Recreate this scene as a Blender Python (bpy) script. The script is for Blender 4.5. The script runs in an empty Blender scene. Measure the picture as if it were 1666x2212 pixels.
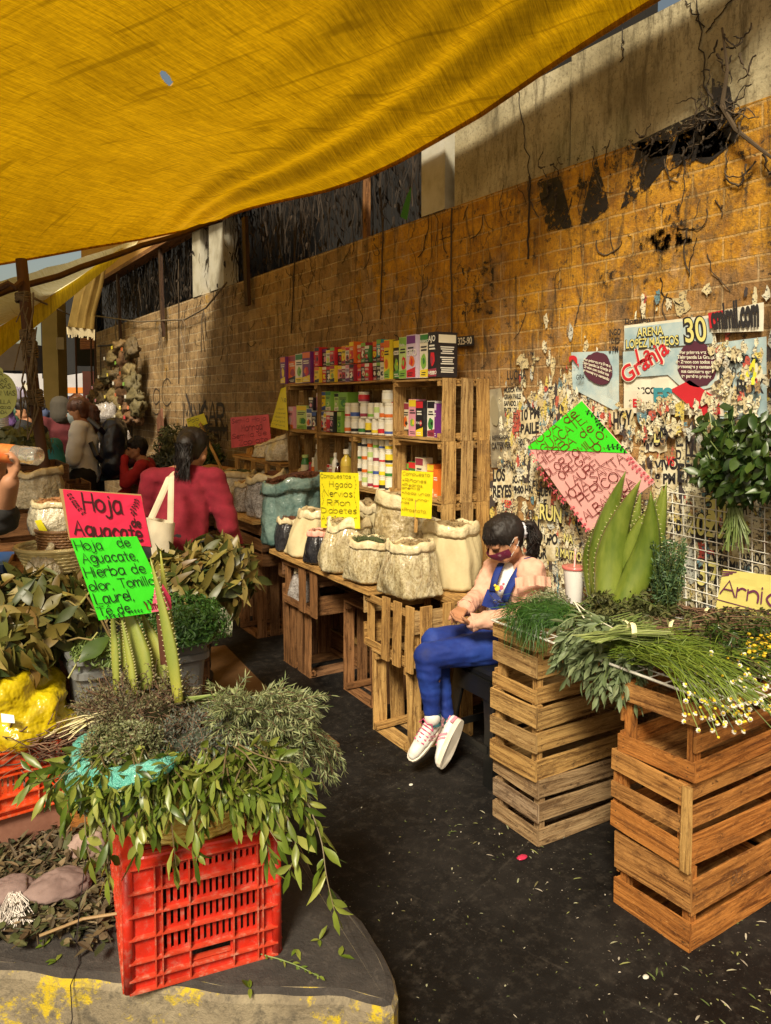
import bpy, bmesh, math, random
from mathutils import Vector as V, Matrix, noise
random.seed(7)
R=random.uniform; rad=math.radians
S=bpy.context.scene; COL=S.collection
# ---------------- camera ----------------
F=1680.;TH=rad(31.83);PT=rad(3.4);H=1.55
cam=bpy.data.cameras.new('camera'); co=bpy.data.objects.new('camera',cam); COL.objects.link(co); S.camera=co
co.location=(0,0,H); co.rotation_euler=(math.pi/2-PT,0,-TH)
cam.sensor_width=36; cam.lens=F/2212*36; cam.shift_y=-141/2212; cam.clip_start=.05; cam.clip_end=500
# ---------------- light ----------------
SUN_EL=rad(44); SUN_AZ=rad(226)   # hazy sun behind the camera's left shoulder, shining in under the tarp's near edge
w=bpy.data.worlds.new('World'); S.world=w; w.use_nodes=True
nt=w.node_tree; bg=nt.nodes['Background']; sky=nt.nodes.new('ShaderNodeTexSky'); sky.sky_type='NISHITA'; sky.sun_disc=False
sky.sun_elevation=SUN_EL; sky.sun_rotation=SUN_AZ; sky.dust_density=3; sky.air_density=1.0; sky.ozone_density=.6
tint=nt.nodes.new('ShaderNodeMix'); tint.data_type='RGBA'; tint.blend_type='MULTIPLY'; tint.inputs[0].default_value=1; tint.inputs[7].default_value=(1.16,.97,.70,1)
nt.links.new(sky.outputs[0],tint.inputs[6]); nt.links.new(tint.outputs[2],bg.inputs[0]); bg.inputs[1].default_value=.056
sl=bpy.data.lights.new('sun','SUN'); sl.energy=3.1; sl.angle=rad(14); sl.color=(1,.90,.70); so=bpy.data.objects.new('sun',sl); COL.objects.link(so)
sd=V((math.sin(SUN_AZ)*math.cos(SUN_EL),math.cos(SUN_AZ)*math.cos(SUN_EL),math.sin(SUN_EL)))
so.rotation_euler=sd.to_track_quat('Z','Y').to_euler(); so.location=(0,0,20)
vs=S.view_settings; vs.view_transform='Standard'; vs.look='None'; vs.exposure=0.9; vs.gamma=1; S.view_settings.use_curve_mapping=False
# ---------------- helpers ----------------
_s,_c=math.sin(TH),math.cos(TH); CR=V((_c,-_s,0)); CF=V((_s*math.cos(PT),_c*math.cos(PT),-math.sin(PT))); CU=V((_s*math.sin(PT),_c*math.sin(PT),math.cos(PT)))
def pt(x,y,z=None,X=None,Y=None,D=None):
    "a measured sight line met with a real height, wall plane or distance"
    d=CF+CR*((x-833)/F)+CU*((965-y)/F)
    if z is not None:t=(z-H)/d.z
    elif X is not None:t=X/d.x
    elif Y is not None:t=Y/d.y
    else:t=D
    return V((0,0,H))+d*t
class MB:
    def __init__(s): s.v=[];s.f=[];s.m=[];s.u=[];s.cm=0
    def add(s,vs,fs,uvs=None):
        b=len(s.v); s.v+= [tuple(v) for v in vs]
        for i,f in enumerate(fs):
            s.f.append([b+k for k in f]); s.m.append(s.cm); s.u.append(uvs[i] if uvs else None)
    def quad(s,a,b,c,d,uv=None): s.add([a,b,c,d],[(0,1,2,3)],[uv] if uv else None)
    def box(s,c,sz,M=None,taper=1):
        c=V(c); hx,hy,hz=[k/2 for k in sz]; P=[]
        for z in(-1,1):
            t=taper if z>0 else 1
            for y in(-1,1):
                for x in(-1,1): P.append(V((x*hx*t,y*hy*t,z*hz)))
        ax=max(range(3),key=lambda i:sz[i]); o=R(0,9),R(0,9)
        fs=[(0,2,3,1),(4,5,7,6),(0,1,5,4),(2,6,7,3),(0,4,6,2),(1,3,7,5)]
        uv=[]
        for f in fs:
            q=[]
            for i in f:
                p=P[i]; q.append((p[ax]+o[0],p[(ax+1)%3]+p[(ax+2)%3]+o[1]))
            uv.append(q)
        if M: P=[M@p for p in P]
        s.add([p+c for p in P],fs,uv)
    def bar(s,a,b,w,h,up=V((0,0,1)),wav=0,seg=1,bow=0):
        "plank from a to b, width w along side axis, thickness h along up"
        a=V(a);b=V(b);d=(b-a);L=d.length;d.normalize();up=V(up);sd_=d.cross(up)
        if sd_.length<1e-4: up=V((1,0,0)); sd_=d.cross(up)
        sd_.normalize();up=sd_.cross(d).normalized(); o=R(0,9),R(0,9); rows=[]
        n1=R(-9,9)
        for i in range(seg+1):
            t=i/seg; c=a+d*L*t+up*bow*math.sin(t*math.pi); e1=noise.noise(V((t*L*7,n1,0)))*wav; e2=noise.noise(V((t*L*7,n1,5)))*wav
            rows.append([c+sd_*(w/2+e1)+up*h/2,c-sd_*(w/2+e2)+up*h/2,c-sd_*(w/2+e2)-up*h/2,c+sd_*(w/2+e1)-up*h/2])
        vs=[p for r in rows for p in r]; fs=[];uv=[]
        vv=[w/2,-w/2,-w/2-h,w/2+h]
        for i in range(seg):
            for k in range(4):
                k2=(k+1)%4; fs.append((i*4+k,i*4+k2,(i+1)*4+k2,(i+1)*4+k))
                u0=i/seg*L+o[0];u1=(i+1)/seg*L+o[0]; va=vv[k]+o[1]; vb=vv[k2]+o[1]
                if k==3: va=vv[3]+o[1]; vb=w/2+o[1]
                if k==2: va=-w/2-h+o[1]; vb=va+w
                uv.append([(u0,va),(u0,vb),(u1,vb),(u1,va)])
        fs.append((3,2,1,0));uv.append([(o[0],o[1]+k*.01) for k in range(4)])
        e=seg*4;fs.append((e,e+1,e+2,e+3));uv.append([(o[0],o[1]+k*.01) for k in range(4)])
        s.add(vs,fs,uv)
    def tube(s,path,r,seg=6,cap=True,flat=1,up=None):
        path=[V(p) for p in path];n=len(path)
        if n<2:return
        rr=r if isinstance(r,(list,tuple)) else [r]*n
        d0=(path[1]-path[0]).normalized(); u=V(up) if up else (V((0,0,1)) if abs(d0.z)<.9 else V((1,0,0)))
        vs=[]
        for i,p in enumerate(path):
            d=(path[min(i+1,n-1)]-path[max(i-1,0)])
            if d.length<1e-7:d=d0
            d.normalize(); x=d.cross(u)
            if x.length<1e-4:x=d.cross(V((.3,1,.2)))
            x.normalize(); y=x.cross(d).normalized()
            if not up:u=y
            for k in range(seg):
                a=2*math.pi*k/seg; vs.append(p+(x*math.cos(a)+y*math.sin(a)*flat)*rr[i])
        fs=[(i*seg+k,i*seg+(k+1)%seg,(i+1)*seg+(k+1)%seg,(i+1)*seg+k) for i in range(n-1) for k in range(seg)]
        if cap: fs+= [tuple(range(seg))[::-1],tuple((n-1)*seg+k for k in range(seg))]
        s.add(vs,fs)
    def lathe(s,prof,c,seg=24,jit=None,sx=1,sy=1,M=None,cap=True):
        c=V(c);vs=[]
        for j,(r,z) in enumerate(prof):
            for k in range(seg):
                a=2*math.pi*k/seg; p=V((math.cos(a)*r*sx,math.sin(a)*r*sy,z))
                if jit:p=jit(p,a,z,r)
                if M:p=M@p
                vs.append(p+c)
        n=len(prof); fs=[(j*seg+k,j*seg+(k+1)%seg,(j+1)*seg+(k+1)%seg,(j+1)*seg+k) for j in range(n-1) for k in range(seg)]
        if cap: fs+=[tuple(range(seg))[::-1],tuple((n-1)*seg+k for k in range(seg))]
        s.add(vs,fs)
    def caps(s,p0,r0,p1,r1,seg=14,flat=1,side=None):
        "tapered capsule; flat squashes it across the axis `side`"
        p0=V(p0);p1=V(p1);d=p1-p0;L=d.length
        if L<1e-6:d=V((0,0,1))
        else:d.normalize()
        sv=V(side) if side is not None else (V((1,0,0)) if abs(d.x)<.8 else V((0,1,0)))
        y=d.cross(sv).normalized(); x=y.cross(d).normalized(); prof=[]
        for i in range(5):
            a=-math.pi/2+i*math.pi/10; prof.append((p0+d*math.sin(a)*r0*flat**.5,r0*math.cos(a)))
        for i in range(5):
            a=i*math.pi/8; prof.append((p1+d*math.sin(a)*r1*flat**.5,r1*math.cos(a)))
        vs=[c+(x*math.cos(t)+y*math.sin(t)*flat)*max(r,1e-4) for c,r in prof for t in [2*math.pi*k/seg for k in range(seg)]]
        n=len(prof); fs=[(j*seg+k,j*seg+(k+1)%seg,(j+1)*seg+(k+1)%seg,(j+1)*seg+k) for j in range(n-1) for k in range(seg)]
        fs+=[tuple(range(seg))[::-1],tuple((n-1)*seg+k for k in range(seg))]
        s.add(vs,fs)
    def chain(s,pts,flat=1,side=None,seg=14):
        for (a,ra),(b,rb) in zip(pts,pts[1:]): s.caps(a,ra,b,rb,seg,flat,side)
    def leaf(s,p,d,n,L,W,fold=.25,curl=.2,wide=.4):
        p=V(p);d=V(d).normalized();n=V(n);x=d.cross(n)
        if x.length<1e-4:x=d.cross(V((.2,.5,1)))
        x.normalize();n=x.cross(d).normalized()
        def q(t,w,): return p+d*L*t+n*(-curl*L*t*t)+x*w*W/2+n*abs(w)*W/2*fold
        vs=[q(0,0),q(wide*.55,-.75),q(wide*.55,0),q(wide*.55,.75),q(wide+.2,-.9),q(wide+.2,0),q(wide+.2,.9),q(1,0)]
        s.add(vs,[(0,2,1),(0,3,2),(1,2,5,4),(2,3,6,5),(4,5,7),(5,6,7)])
    def bigleaf(s,p,d,n,L,W,fold=.25,curl=.3,wav=.06):
        p=V(p);d=V(d).normalized();n=V(n);x=d.cross(n)
        if x.length<1e-4:x=d.cross(V((.2,.5,1)))
        x.normalize();n=x.cross(d).normalized(); prof=(0,.42,.82,1.0,.88,.52,0); vs=[]; ph=R(0,6); tw=R(-.6,.6)
        for i,w in enumerate(prof):
            t=i/6; c=p+d*L*t+n*(-curl*L*t*t); a=tw*t; xx=x*math.cos(a)+n*math.sin(a); nn=n*math.cos(a)-x*math.sin(a)
            vs+=[c-xx*w*W/2+nn*(w*W/2*fold+wav*W*math.sin(ph+i*1.9)),c,c+xx*w*W/2+nn*(w*W/2*fold+wav*W*math.cos(ph+i*2.3))]
        s.add(vs,[(3*i+k,3*i+k+1,3*i+k+4,3*i+k+3) for i in range(6) for k in(0,1)])
    def blade(s,path,w,n=V((0,0,1))):
        path=[V(p) for p in path];N_=len(path);vs=[]
        for i,p in enumerate(path):
            d=(path[min(i+1,N_-1)]-path[max(i-1,0)]).normalized();x=d.cross(V(n))
            if x.length<1e-3:x=d.cross(V((1,.3,0)))
            x.normalize(); ww=w[i] if isinstance(w,(list,tuple)) else w*(1-.8*abs(i/(N_-1)-.3))
            vs+=[p-x*ww/2,p+x*ww/2]
        s.add(vs,[(2*i,2*i+1,2*i+3,2*i+2) for i in range(N_-1)])
    def build(s,name,mat,parent=None,smooth=False,loc=None):
        me=bpy.data.meshes.new(name); me.from_pydata(s.v,[],s.f)
        ms=mat if isinstance(mat,(list,tuple)) else [mat]
        for m in ms: me.materials.append(m)
        if len(ms)>1: me.polygons.foreach_set('material_index',s.m)
        if any(s.u):
            ul=me.uv_layers.new(name='UVMap'); flat=[]
            for f,u in zip(s.f,s.u):
                for k in range(len(f)): flat+=list(u[k]) if u else [0,0]
            ul.data.foreach_set('uv',flat)
        if smooth: me.polygons.foreach_set('use_smooth',[True]*len(s.f))
        me.update(); o=bpy.data.objects.new(name,me); COL.objects.link(o)
        if parent is not None:
            o.parent=parent
            if parent.type=='EMPTY' and parent.get('world'): o.location=-parent.location
        if loc is not None:o.location=loc
        return o
def tag(o,label=None,cat=None,group=None,kind=None):
    if label:o['label']=label
    if cat:o['category']=cat
    if group:o['group']=group
    if kind:o['kind']=kind
    return o
def thing(name,label,cat,loc=(0,0,0),group=None,world=True,M=None):
    o=bpy.data.objects.new(name,None); COL.objects.link(o); o.empty_display_size=.05
    o.location=V(loc)
    if world:o['world']=1
    if M is not None:o.matrix_world=M
    return tag(o,label,cat,group)
def remesh(mb,name,mat,parent,vox=.01,sm=4,disp=None,f=.5):
    o=mb.build('tmp',mat); o.location=(0,0,0)
    m=o.modifiers.new('r','REMESH'); m.mode='VOXEL'; m.voxel_size=vox; m.use_smooth_shade=True
    m2=o.modifiers.new('s','SMOOTH'); m2.iterations=sm; m2.factor=f
    bpy.context.view_layer.update(); dg=bpy.context.evaluated_depsgraph_get()
    me=bpy.data.meshes.new_from_object(o.evaluated_get(dg)); me.name=name
    if disp:
        ns=[v.normal.copy() for v in me.vertices]
        for v,n in zip(me.vertices,ns): v.co+=n*disp(v.co)
    me.polygons.foreach_set('use_smooth',[True]*len(me.polygons))
    old=o.data; bpy.data.objects.remove(o); bpy.data.meshes.remove(old)
    q=bpy.data.objects.new(name,me); COL.objects.link(q)
    if not me.materials: me.materials.append(mat)
    if parent is not None:
        q.parent=parent
        if parent.type=='EMPTY' and parent.get('world'): q.location=-parent.location
    return q
# ---------------- materials ----------------
def nd(nt,t,**k):
    n=nt.nodes.new(t)
    for a,b in k.items():
        if a.startswith('i_'): n.inputs[a[2:].replace('_',' ')].default_value=b
        else:setattr(n,a,b)
    return n
def c4(c): return (c[0],c[1],c[2],1)
def ramp(nt,fac,cols,lo=0,hi=1,interp='LINEAR'):
    r=nt.nodes.new('ShaderNodeValToRGB'); e=r.color_ramp; e.interpolation=interp; n=len(cols)
    for i,c in enumerate(cols):
        p=lo+(hi-lo)*i/max(n-1,1)
        if i<2: el=e.elements[i]; el.position=p
        else: el=e.elements.new(p)
        el.color=c4(c)
    nt.links.new(fac,r.inputs[0]); return r.outputs[0]
def noi(nt,vec,scale,detail=5,rough=.6,dist=0,st=(1,1,1)):
    mp=nd(nt,'ShaderNodeMapping'); mp.inputs['Scale'].default_value=st; nt.links.new(vec,mp.inputs[0])
    n=nd(nt,'ShaderNodeTexNoise'); n.inputs['Scale'].default_value=scale; n.inputs['Detail'].default_value=detail; n.inputs['Roughness'].default_value=rough; n.inputs['Distortion'].default_value=dist
    nt.links.new(mp.outputs[0],n.inputs['Vector']); return n.outputs['Fac']
def mixc(nt,f,a,b,mode='MIX'):
    m=nd(nt,'ShaderNodeMix',data_type='RGBA',blend_type=mode)
    for i,v in((0,f),(6,a),(7,b)):
        if isinstance(v,(int,float)):m.inputs[i].default_value=v
        elif isinstance(v,(tuple,list)):m.inputs[i].default_value=c4(v)
        else:nt.links.new(v,m.inputs[i])
    return m.outputs[2]
def mth(nt,op,a,b=0,c=0):
    m=nd(nt,'ShaderNodeMath',operation=op)
    for i,v in((0,a),(1,b),(2,c)):
        if isinstance(v,(int,float)):m.inputs[i].default_value=v
        else:nt.links.new(v,m.inputs[i])
    return m.outputs[0]
def newmat(name):
    m=bpy.data.materials.new(name); m.use_nodes=True; nt=m.node_tree; return m,nt,nt.nodes['Principled BSDF'],nt.nodes['Material Output']
def mat(name,cols,rough=.6,scale=6,mode='noise',bump=None,st=(1,1,1),uv=False,coat=0,tl=0,metal=0,lo=.3,hi=.7,detail=5,var=.35,alpha=1,spec=.5,bst=None,dist=0):
    if name in bpy.data.materials:return bpy.data.materials[name]
    m,nt,b,out=newmat(name); L=nt.links.new
    tc=nd(nt,'ShaderNodeTexCoord'); vec=tc.outputs['UV' if uv else 'Object']
    if isinstance(cols[0],(int,float)):cols=[cols]
    n=noi(nt,vec,scale,detail,st=st,dist=dist)
    if mode=='noise':
        if len(cols)==1: cols=[tuple(c*(1-var*.5) for c in cols[0]),tuple(min(1,c*(1+var*.4)) for c in cols[0])]
        col=ramp(nt,n,cols,lo,hi)
    else:
        g=nd(nt,'ShaderNodeNewGeometry'); col=ramp(nt,g.outputs['Random Per Island'],cols)
        v=ramp(nt,n,[(1-var,)*3,(1,1,1)],lo,hi); col=mixc(nt,1.0,col,v,'MULTIPLY')
    L(col,b.inputs['Base Color']); b.inputs['Roughness'].default_value=rough; b.inputs['Metallic'].default_value=metal
    b.inputs['Coat Weight'].default_value=coat; b.inputs['Specular IOR Level'].default_value=spec
    if bump:
        bn=noi(nt,vec,bump[0],4,st=bst or st); bp=nd(nt,'ShaderNodeBump'); bp.inputs['Strength'].default_value=bump[1]; bp.inputs['Distance'].default_value=bump[2] if len(bump)>2 else .01
        L(bn,bp.inputs['Height']); L(bp.outputs[0],b.inputs['Normal'])
    if tl:
        t=nd(nt,'ShaderNodeBsdfTranslucent'); L(col,t.inputs[0]); mx=nd(nt,'ShaderNodeMixShader'); mx.inputs[0].default_value=tl
        L(b.outputs[0],mx.inputs[1]); L(t.outputs[0],mx.inputs[2]); L(mx.outputs[0],out.inputs[0])
    if alpha<1:
        t=nd(nt,'ShaderNodeBsdfTransparent'); mx=nd(nt,'ShaderNodeMixShader'); mx.inputs[0].default_value=alpha
        src=out.inputs[0].links[0].from_socket
        L(t.outputs[0],mx.inputs[1]); L(src,mx.inputs[2]); L(mx.outputs[0],out.inputs[0])
    return m
def flat(c,rough=.5,coat=0):
    return mat('paint_%02x%02x%02x_%d'%(int(c[0]*255),int(c[1]*255),int(c[2]*255),int(rough*10)),[c],rough,12,var=.15,coat=coat)
def wood(name,a,b,dark):
    m,nt,bs,out=newmat(name); L=nt.links.new; tc=nd(nt,'ShaderNodeTexCoord'); uv=tc.outputs['UV']
    g=nd(nt,'ShaderNodeNewGeometry'); base=ramp(nt,g.outputs['Random Per Island'],[a,tuple(x*.55 for x in a),b,tuple(x*.75 for x in b),a,tuple(min(1,x*1.2) for x in b),(a[0]*.6,a[1]*.75,a[2]*1.3),b])
    n1=noi(nt,uv,1,8,.7,1.2,(3,60,1)); n1b=noi(nt,uv,1,8,.75,2.5,(1.5,22,1)); n2=noi(nt,uv,3.2,8,.8,.8,(1.3,3.5,1)); n3=noi(nt,uv,14,8,.8,0,(1,1.6,1)); n4=noi(nt,uv,60,4,.7,0,(1,2.5,1))
    col=mixc(nt,1.0,base,ramp(nt,n1,[(.30,.24,.19),(.85,.82,.78),(1,1,1)],.36,.60),'MULTIPLY')
    col=mixc(nt,1.0,col,ramp(nt,n1b,[(.45,.38,.32),(1,1,1)],.38,.52),'MULTIPLY')
    col=mixc(nt,ramp(nt,n2,[(0,0,0),(.85,.85,.85)],.50,.66),col,tuple(c*.8 for c in dark))
    col=mixc(nt,ramp(nt,n3,[(0,0,0),(.9,.9,.9)],.575,.65),col,tuple(c*.45 for c in dark))
    col=mixc(nt,ramp(nt,n4,[(0,0,0),(.5,.5,.5)],.58,.72),col,tuple(min(1,x*1.35+.03) for x in b))
    L(col,bs.inputs['Base Color']); bs.inputs['Roughness'].default_value=.7; bs.inputs['Specular IOR Level'].default_value=.3
    hh=mth(nt,'ADD',n1,mth(nt,'MULTIPLY',n3,.6)); bp=nd(nt,'ShaderNodeBump'); bp.inputs['Strength'].default_value=.8; bp.inputs['Distance'].default_value=.005; L(hh,bp.inputs['Height']); L(bp.outputs[0],bs.inputs['Normal'])
    return m
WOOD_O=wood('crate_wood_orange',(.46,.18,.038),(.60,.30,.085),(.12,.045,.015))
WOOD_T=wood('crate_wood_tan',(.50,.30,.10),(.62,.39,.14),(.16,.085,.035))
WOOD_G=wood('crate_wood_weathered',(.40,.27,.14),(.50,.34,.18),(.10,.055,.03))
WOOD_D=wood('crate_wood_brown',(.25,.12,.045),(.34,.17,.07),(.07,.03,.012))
WOOD_Y=wood('shelf_wood_honey',(.52,.31,.10),(.62,.40,.15),(.18,.09,.03))
# ---------------- hand lettering ----------------
FONT={'A':(4.6,"0,0 2,6 4,0|.8,2.2 3.2,2.2"),'B':(4,"0,0 0,6|~0,6 2.6,5.8 2.8,3.8 0,3.2|~0,3.2 3.4,3 3.4,.3 0,0"),'C':(4.3,"~3.6,5 2,6 .3,4.5 .2,1.5 1.8,0 3.6,.9"),'D':(4.5,"0,0 0,6|~0,6 3,5.4 3.8,3 3,.5 0,0"),
'E':(4,"3.2,6 0,6 0,0 3.3,0|0,3.1 2.6,3.1"),'F':(3.8,"3.2,6 0,6 0,0|0,3.1 2.6,3.1"),'G':(4.6,"~3.6,5 2,6 .2,4.4 .3,1.2 2,0 3.7,1 3.7,2.8|3.7,2.8 2.2,2.8"),'H':(4.4,"0,0 0,6|3.5,0 3.5,6|0,3 3.5,3"),
'I':(1.2,"0,0 0,6"),'J':(4,"~3,6 3,1.5 1.8,0 .3,.8|1.5,6 4,6"),'L':(3.8,"0,6 0,0 3.2,0"),'M':(5.4,"0,0 .4,6 2.2,2.5 4,6 4.5,0"),'N':(4.5,"0,0 0,6 3.6,0 3.6,6"),'O':(4.7,"~2,6 .2,4.5 .2,1.5 2,0 3.8,1.5 3.8,4.5 2,6"),
'P':(4,"0,0 0,6|~0,6 3.2,5.8 3.2,3.2 0,2.8"),'R':(4.3,"0,0 0,6|~0,6 3.2,5.8 3.2,3.2 0,2.8|1.2,2.9 3.6,0"),'S':(4.1,"~3.4,5.2 1.8,6 .4,4.6 1.8,3.2 3.4,1.6 1.8,0 .2,.9"),'T':(4.4,"0,6 4,6|2,6 2,0"),
'U':(4.4,"~0,6 .1,1.5 1.8,0 3.6,1.5 3.6,6"),'V':(4.5,"0,6 2,0 4,6"),'Z':(4.4,"0,6 3.6,6 0,0 3.8,0"),'Y':(4.2,"0,6 1.9,3|3.8,6 1.2,0"),
'a':(4,"~3,3.8 1.2,4 .2,2 1,0 2.8,1 3,3.8|3,4 3,0 3.4,0"),'b':(3.9,"0,6.2 0,0|~0,2.8 1.8,4 3.2,2 1.8,0 0,.8"),'c':(3.5,"~2.8,3.3 1.4,4 .2,2 1.4,0 2.9,.7"),'d':(4,"3,6.2 3,0|~3,3 1.4,4 .2,2 1.3,0 3,1"),
'e':(3.6,"~.3,2.1 2.8,2.3 2.4,3.8 .9,3.8 .2,1.6 1.4,0 2.9,.6"),'g':(4,"~3,3.5 1.3,4 .2,2.2 1.3,.4 3,1.2|~3,4 3,-1 1.6,-2 .2,-1.4"),'h':(3.8,"0,6.2 0,0|~0,2.8 1.6,4 2.8,2.8 2.8,0"),
'i':(1.2,"0,4 0,0|0,5.2 0,5.5"),'j':(2.4,"~1.4,4 1.4,-1 .4,-2 -.6,-1.4|1.4,5.2 1.4,5.5"),'l':(1.2,"0,6.2 0,0"),'m':(4.8,"0,4 0,0|~0,2.8 1,4 1.8,3 1.8,0|~1.8,2.8 2.9,4 3.7,3 3.7,0"),
'n':(3.8,"0,4 0,0|~0,2.8 1.6,4 2.8,2.8 2.8,0"),'o':(3.9,"~1.6,4 .2,3 .2,1 1.6,0 3,1 3,3 1.6,4"),'p':(3.9,"0,4 0,-2|~0,3 1.8,4 3.1,2 1.8,0 0,.8"),'r':(3,"0,4 0,0|~0,2.6 1.2,4 2.4,3.6"),
's':(3.3,"~2.5,3.4 1.2,4 .4,3 1.5,2 2.5,1 1.3,0 .2,.6"),'t':(3,"1.2,5.8 1.2,.4 2.2,0|0,4 2.5,4"),'u':(3.7,"~0,4 .2,1 1.3,0 2.7,1|2.8,4 2.8,0"),'v':(3.5,"0,4 1.4,0 2.8,4"),'z':(3.5,"0,4 2.6,4 0,0 2.8,0"),
'f':(3,"~2.6,5.6 1.6,6.2 1.1,5 1.1,0|0,3.8 2.3,3.8"),'y':(3.6,"0,4 1.5,.6|3,4 .6,-2"),'q':(4,"~3,3.5 1.3,4 .2,2.2 1.3,.4 3,1.2|3,4 3,-2"),
'.':(1.4,"0,0 0,.3"),',':(1.6,"0.3,.3 0,-.8"),'*':(3,"0,2 2,4|0,4 2,2|1,1.6 1,4.4"),'-':(3,"0,2.6 2,2.6"),' ':(2.6,""),"'":(1.2,"0,6 0,4.8"),
'0':(4.2,"~2,6 .2,4.5 .2,1.5 2,0 3.6,1.5 3.6,4.5 2,6"),'3':(4,"~.2,5.4 2,6 3.2,4.8 1.4,3.3 3.4,1.8 2,0 0,.7"),'5':(4,"3.2,6 .4,6 .2,3.4|~.2,3.4 2.4,3.8 3.3,1.8 1.8,0 0,.6"),'2':(4,"~.2,4.8 1.6,6 3.2,4.8 2,2.4 0,0|0,0 3.6,0"),'8':(4,"~1.8,3.2 .4,4.6 1.8,6 3.2,4.6 1.8,3.2 .2,1.5 1.8,0 3.4,1.5 1.8,3.2")}
for k,b in(('é','e'),('ó','o'),('í','i'),('Ó','O')):
    a,g=FONT[b]; FONT[k]=(a,g+('|1.4,4.9 2.6,6' if b!='O' else '|1.8,6.8 3,8'))
FONT['ñ']=(3.8,FONT['n'][1]+"|~0,5 .9,5.6 1.9,5 2.9,5.6")
def crom(P):
    out=[];n=len(P)
    for i in range(n-1):
        a=P[max(i-1,0)];b=P[i];c=P[i+1];d=P[min(i+2,n-1)]
        for j in range(5):
            t=j/5; out.append(tuple(.5*((2*b[k])+(-a[k]+c[k])*t+(2*a[k]-5*b[k]+4*c[k]-d[k])*t*t+(-a[k]+3*b[k]-3*c[k]+d[k])*t**3) for k in(0,1)))
    out.append(P[-1]);return out
class Quad:
    "a flat board given by its four corners TL,TR,BR,BL; u right, v up"
    def __init__(s,TL,TR,BR,BL,thick=.003,bow=0):
        s.c=[V(p) for p in(TL,TR,BR,BL)]; s.w=((s.c[1]-s.c[0]).length+(s.c[2]-s.c[3]).length)/2; s.h=((s.c[0]-s.c[3]).length+(s.c[1]-s.c[2]).length)/2
        n=(s.c[1]-s.c[0]).cross(s.c[3]-s.c[0]).normalized()
        if n.dot(s.c[0]-V((0,0,H)))>0:n=-n
        s.n=n; s.t=thick; s.bow=bow
    def p(s,u,v,off=0):
        TL,TR,BR,BL=s.c; a=BL.lerp(BR,u); b=TL.lerp(TR,u)
        return a.lerp(b,v)+s.n*(off+s.bow*math.sin(math.pi*min(max(u,0),1)))
    def board(s,mb,nu=8,nv=6,wob=.0):
        P=lambda i,j,o:s.p(i/nu,j/nv,o+wob*noise.noise(V((i*.7,j*.7,s.w*31))))
        g=[[P(i,j,0) for i in range(nu+1)] for j in range(nv+1)];vs=[p for r in g for p in r]
        fs=[(j*(nu+1)+i,j*(nu+1)+i+1,(j+1)*(nu+1)+i+1,(j+1)*(nu+1)+i) for j in range(nv) for i in range(nu)]
        mb.add(vs,fs); b=[V(v)-s.n*s.t for v in vs]; mb.add(b,[f[::-1] for f in fs])
        for e in([(i,0) for i in range(nu+1)],[(nu,j) for j in range(nv+1)],[(nu-i,nv) for i in range(nu+1)],[(0,nv-j) for j in range(nv+1)]):
            for (i,j),(k,l) in zip(e,e[1:]): a=P(i,j,0);c=P(k,l,0); mb.quad(a,c,c-s.n*s.t,a-s.n*s.t)
    def stroke(s,mb,pts,wd,off=.0015):
        P=[(u*s.w,v*s.h) for u,v in pts]; n=len(P)
        if n<2:return
        L=[];Rr=[]; w0=wd/2
        for i in range(n):
            a=P[max(i-1,0)];b=P[min(i+1,n-1)];dx=b[0]-a[0];dy=b[1]-a[1];l=math.hypot(dx,dy) or 1;dx/=l;dy/=l
            ex=(-dx*w0*.6 if i==0 else dx*w0*.6 if i==n-1 else 0);ey=(-dy*w0*.6 if i==0 else dy*w0*.6 if i==n-1 else 0)
            w_=w0*(.75 if i in(0,n-1) else 1)
            L.append((P[i][0]-dy*w_+ex,P[i][1]+dx*w_+ey));Rr.append((P[i][0]+dy*w_+ex,P[i][1]-dx*w_+ey))
        s.k=getattr(s,'k',0)+1; o=off+(s.k%12)*.00006
        vs=[s.p(x/s.w,y/s.h,o) for x,y in L]+[s.p(x/s.w,y/s.h,o) for x,y in Rr]
        mb.add(vs,[(i,i+1,n+i+1,n+i) for i in range(n-1)])
    def write(s,mb,txt,u,v,size,wd=None,sx=1,slant=0,rot=0,fit=None,jit=.02,off=.0015):
        "size = cap height in metres; fit = width of the line as a fraction of the board"
        k=size/6; wd=wd or size*.13
        if fit: tot=sum(FONT.get(c,FONT['-'])[0] for c in txt)*k; sx=fit*s.w/tot
        x=u*s.w;y=v*s.h; cr,sr=math.cos(rot),math.sin(rot); adv=0
        for c in txt:
            a,g=FONT.get(c,FONT['-']); jy=R(-jit,jit)*size; js=R(.96,1.05)
            for st in g.split('|'):
                if not st.strip():continue
                sm=st[0]=='~'; P=[tuple(map(float,q.split(','))) for q in st.strip('~').split()]
                if sm:P=crom(P)
                Q=[]
                for px,py in P:
                    X_=adv+px*k*sx*js+py*k*slant; Y_=py*k*js+jy; Q.append(((x+X_*cr-Y_*sr)/s.w,(y+X_*sr+Y_*cr)/s.h))
                s.stroke(mb,Q,wd,off)
            adv+=a*k*sx
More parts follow.
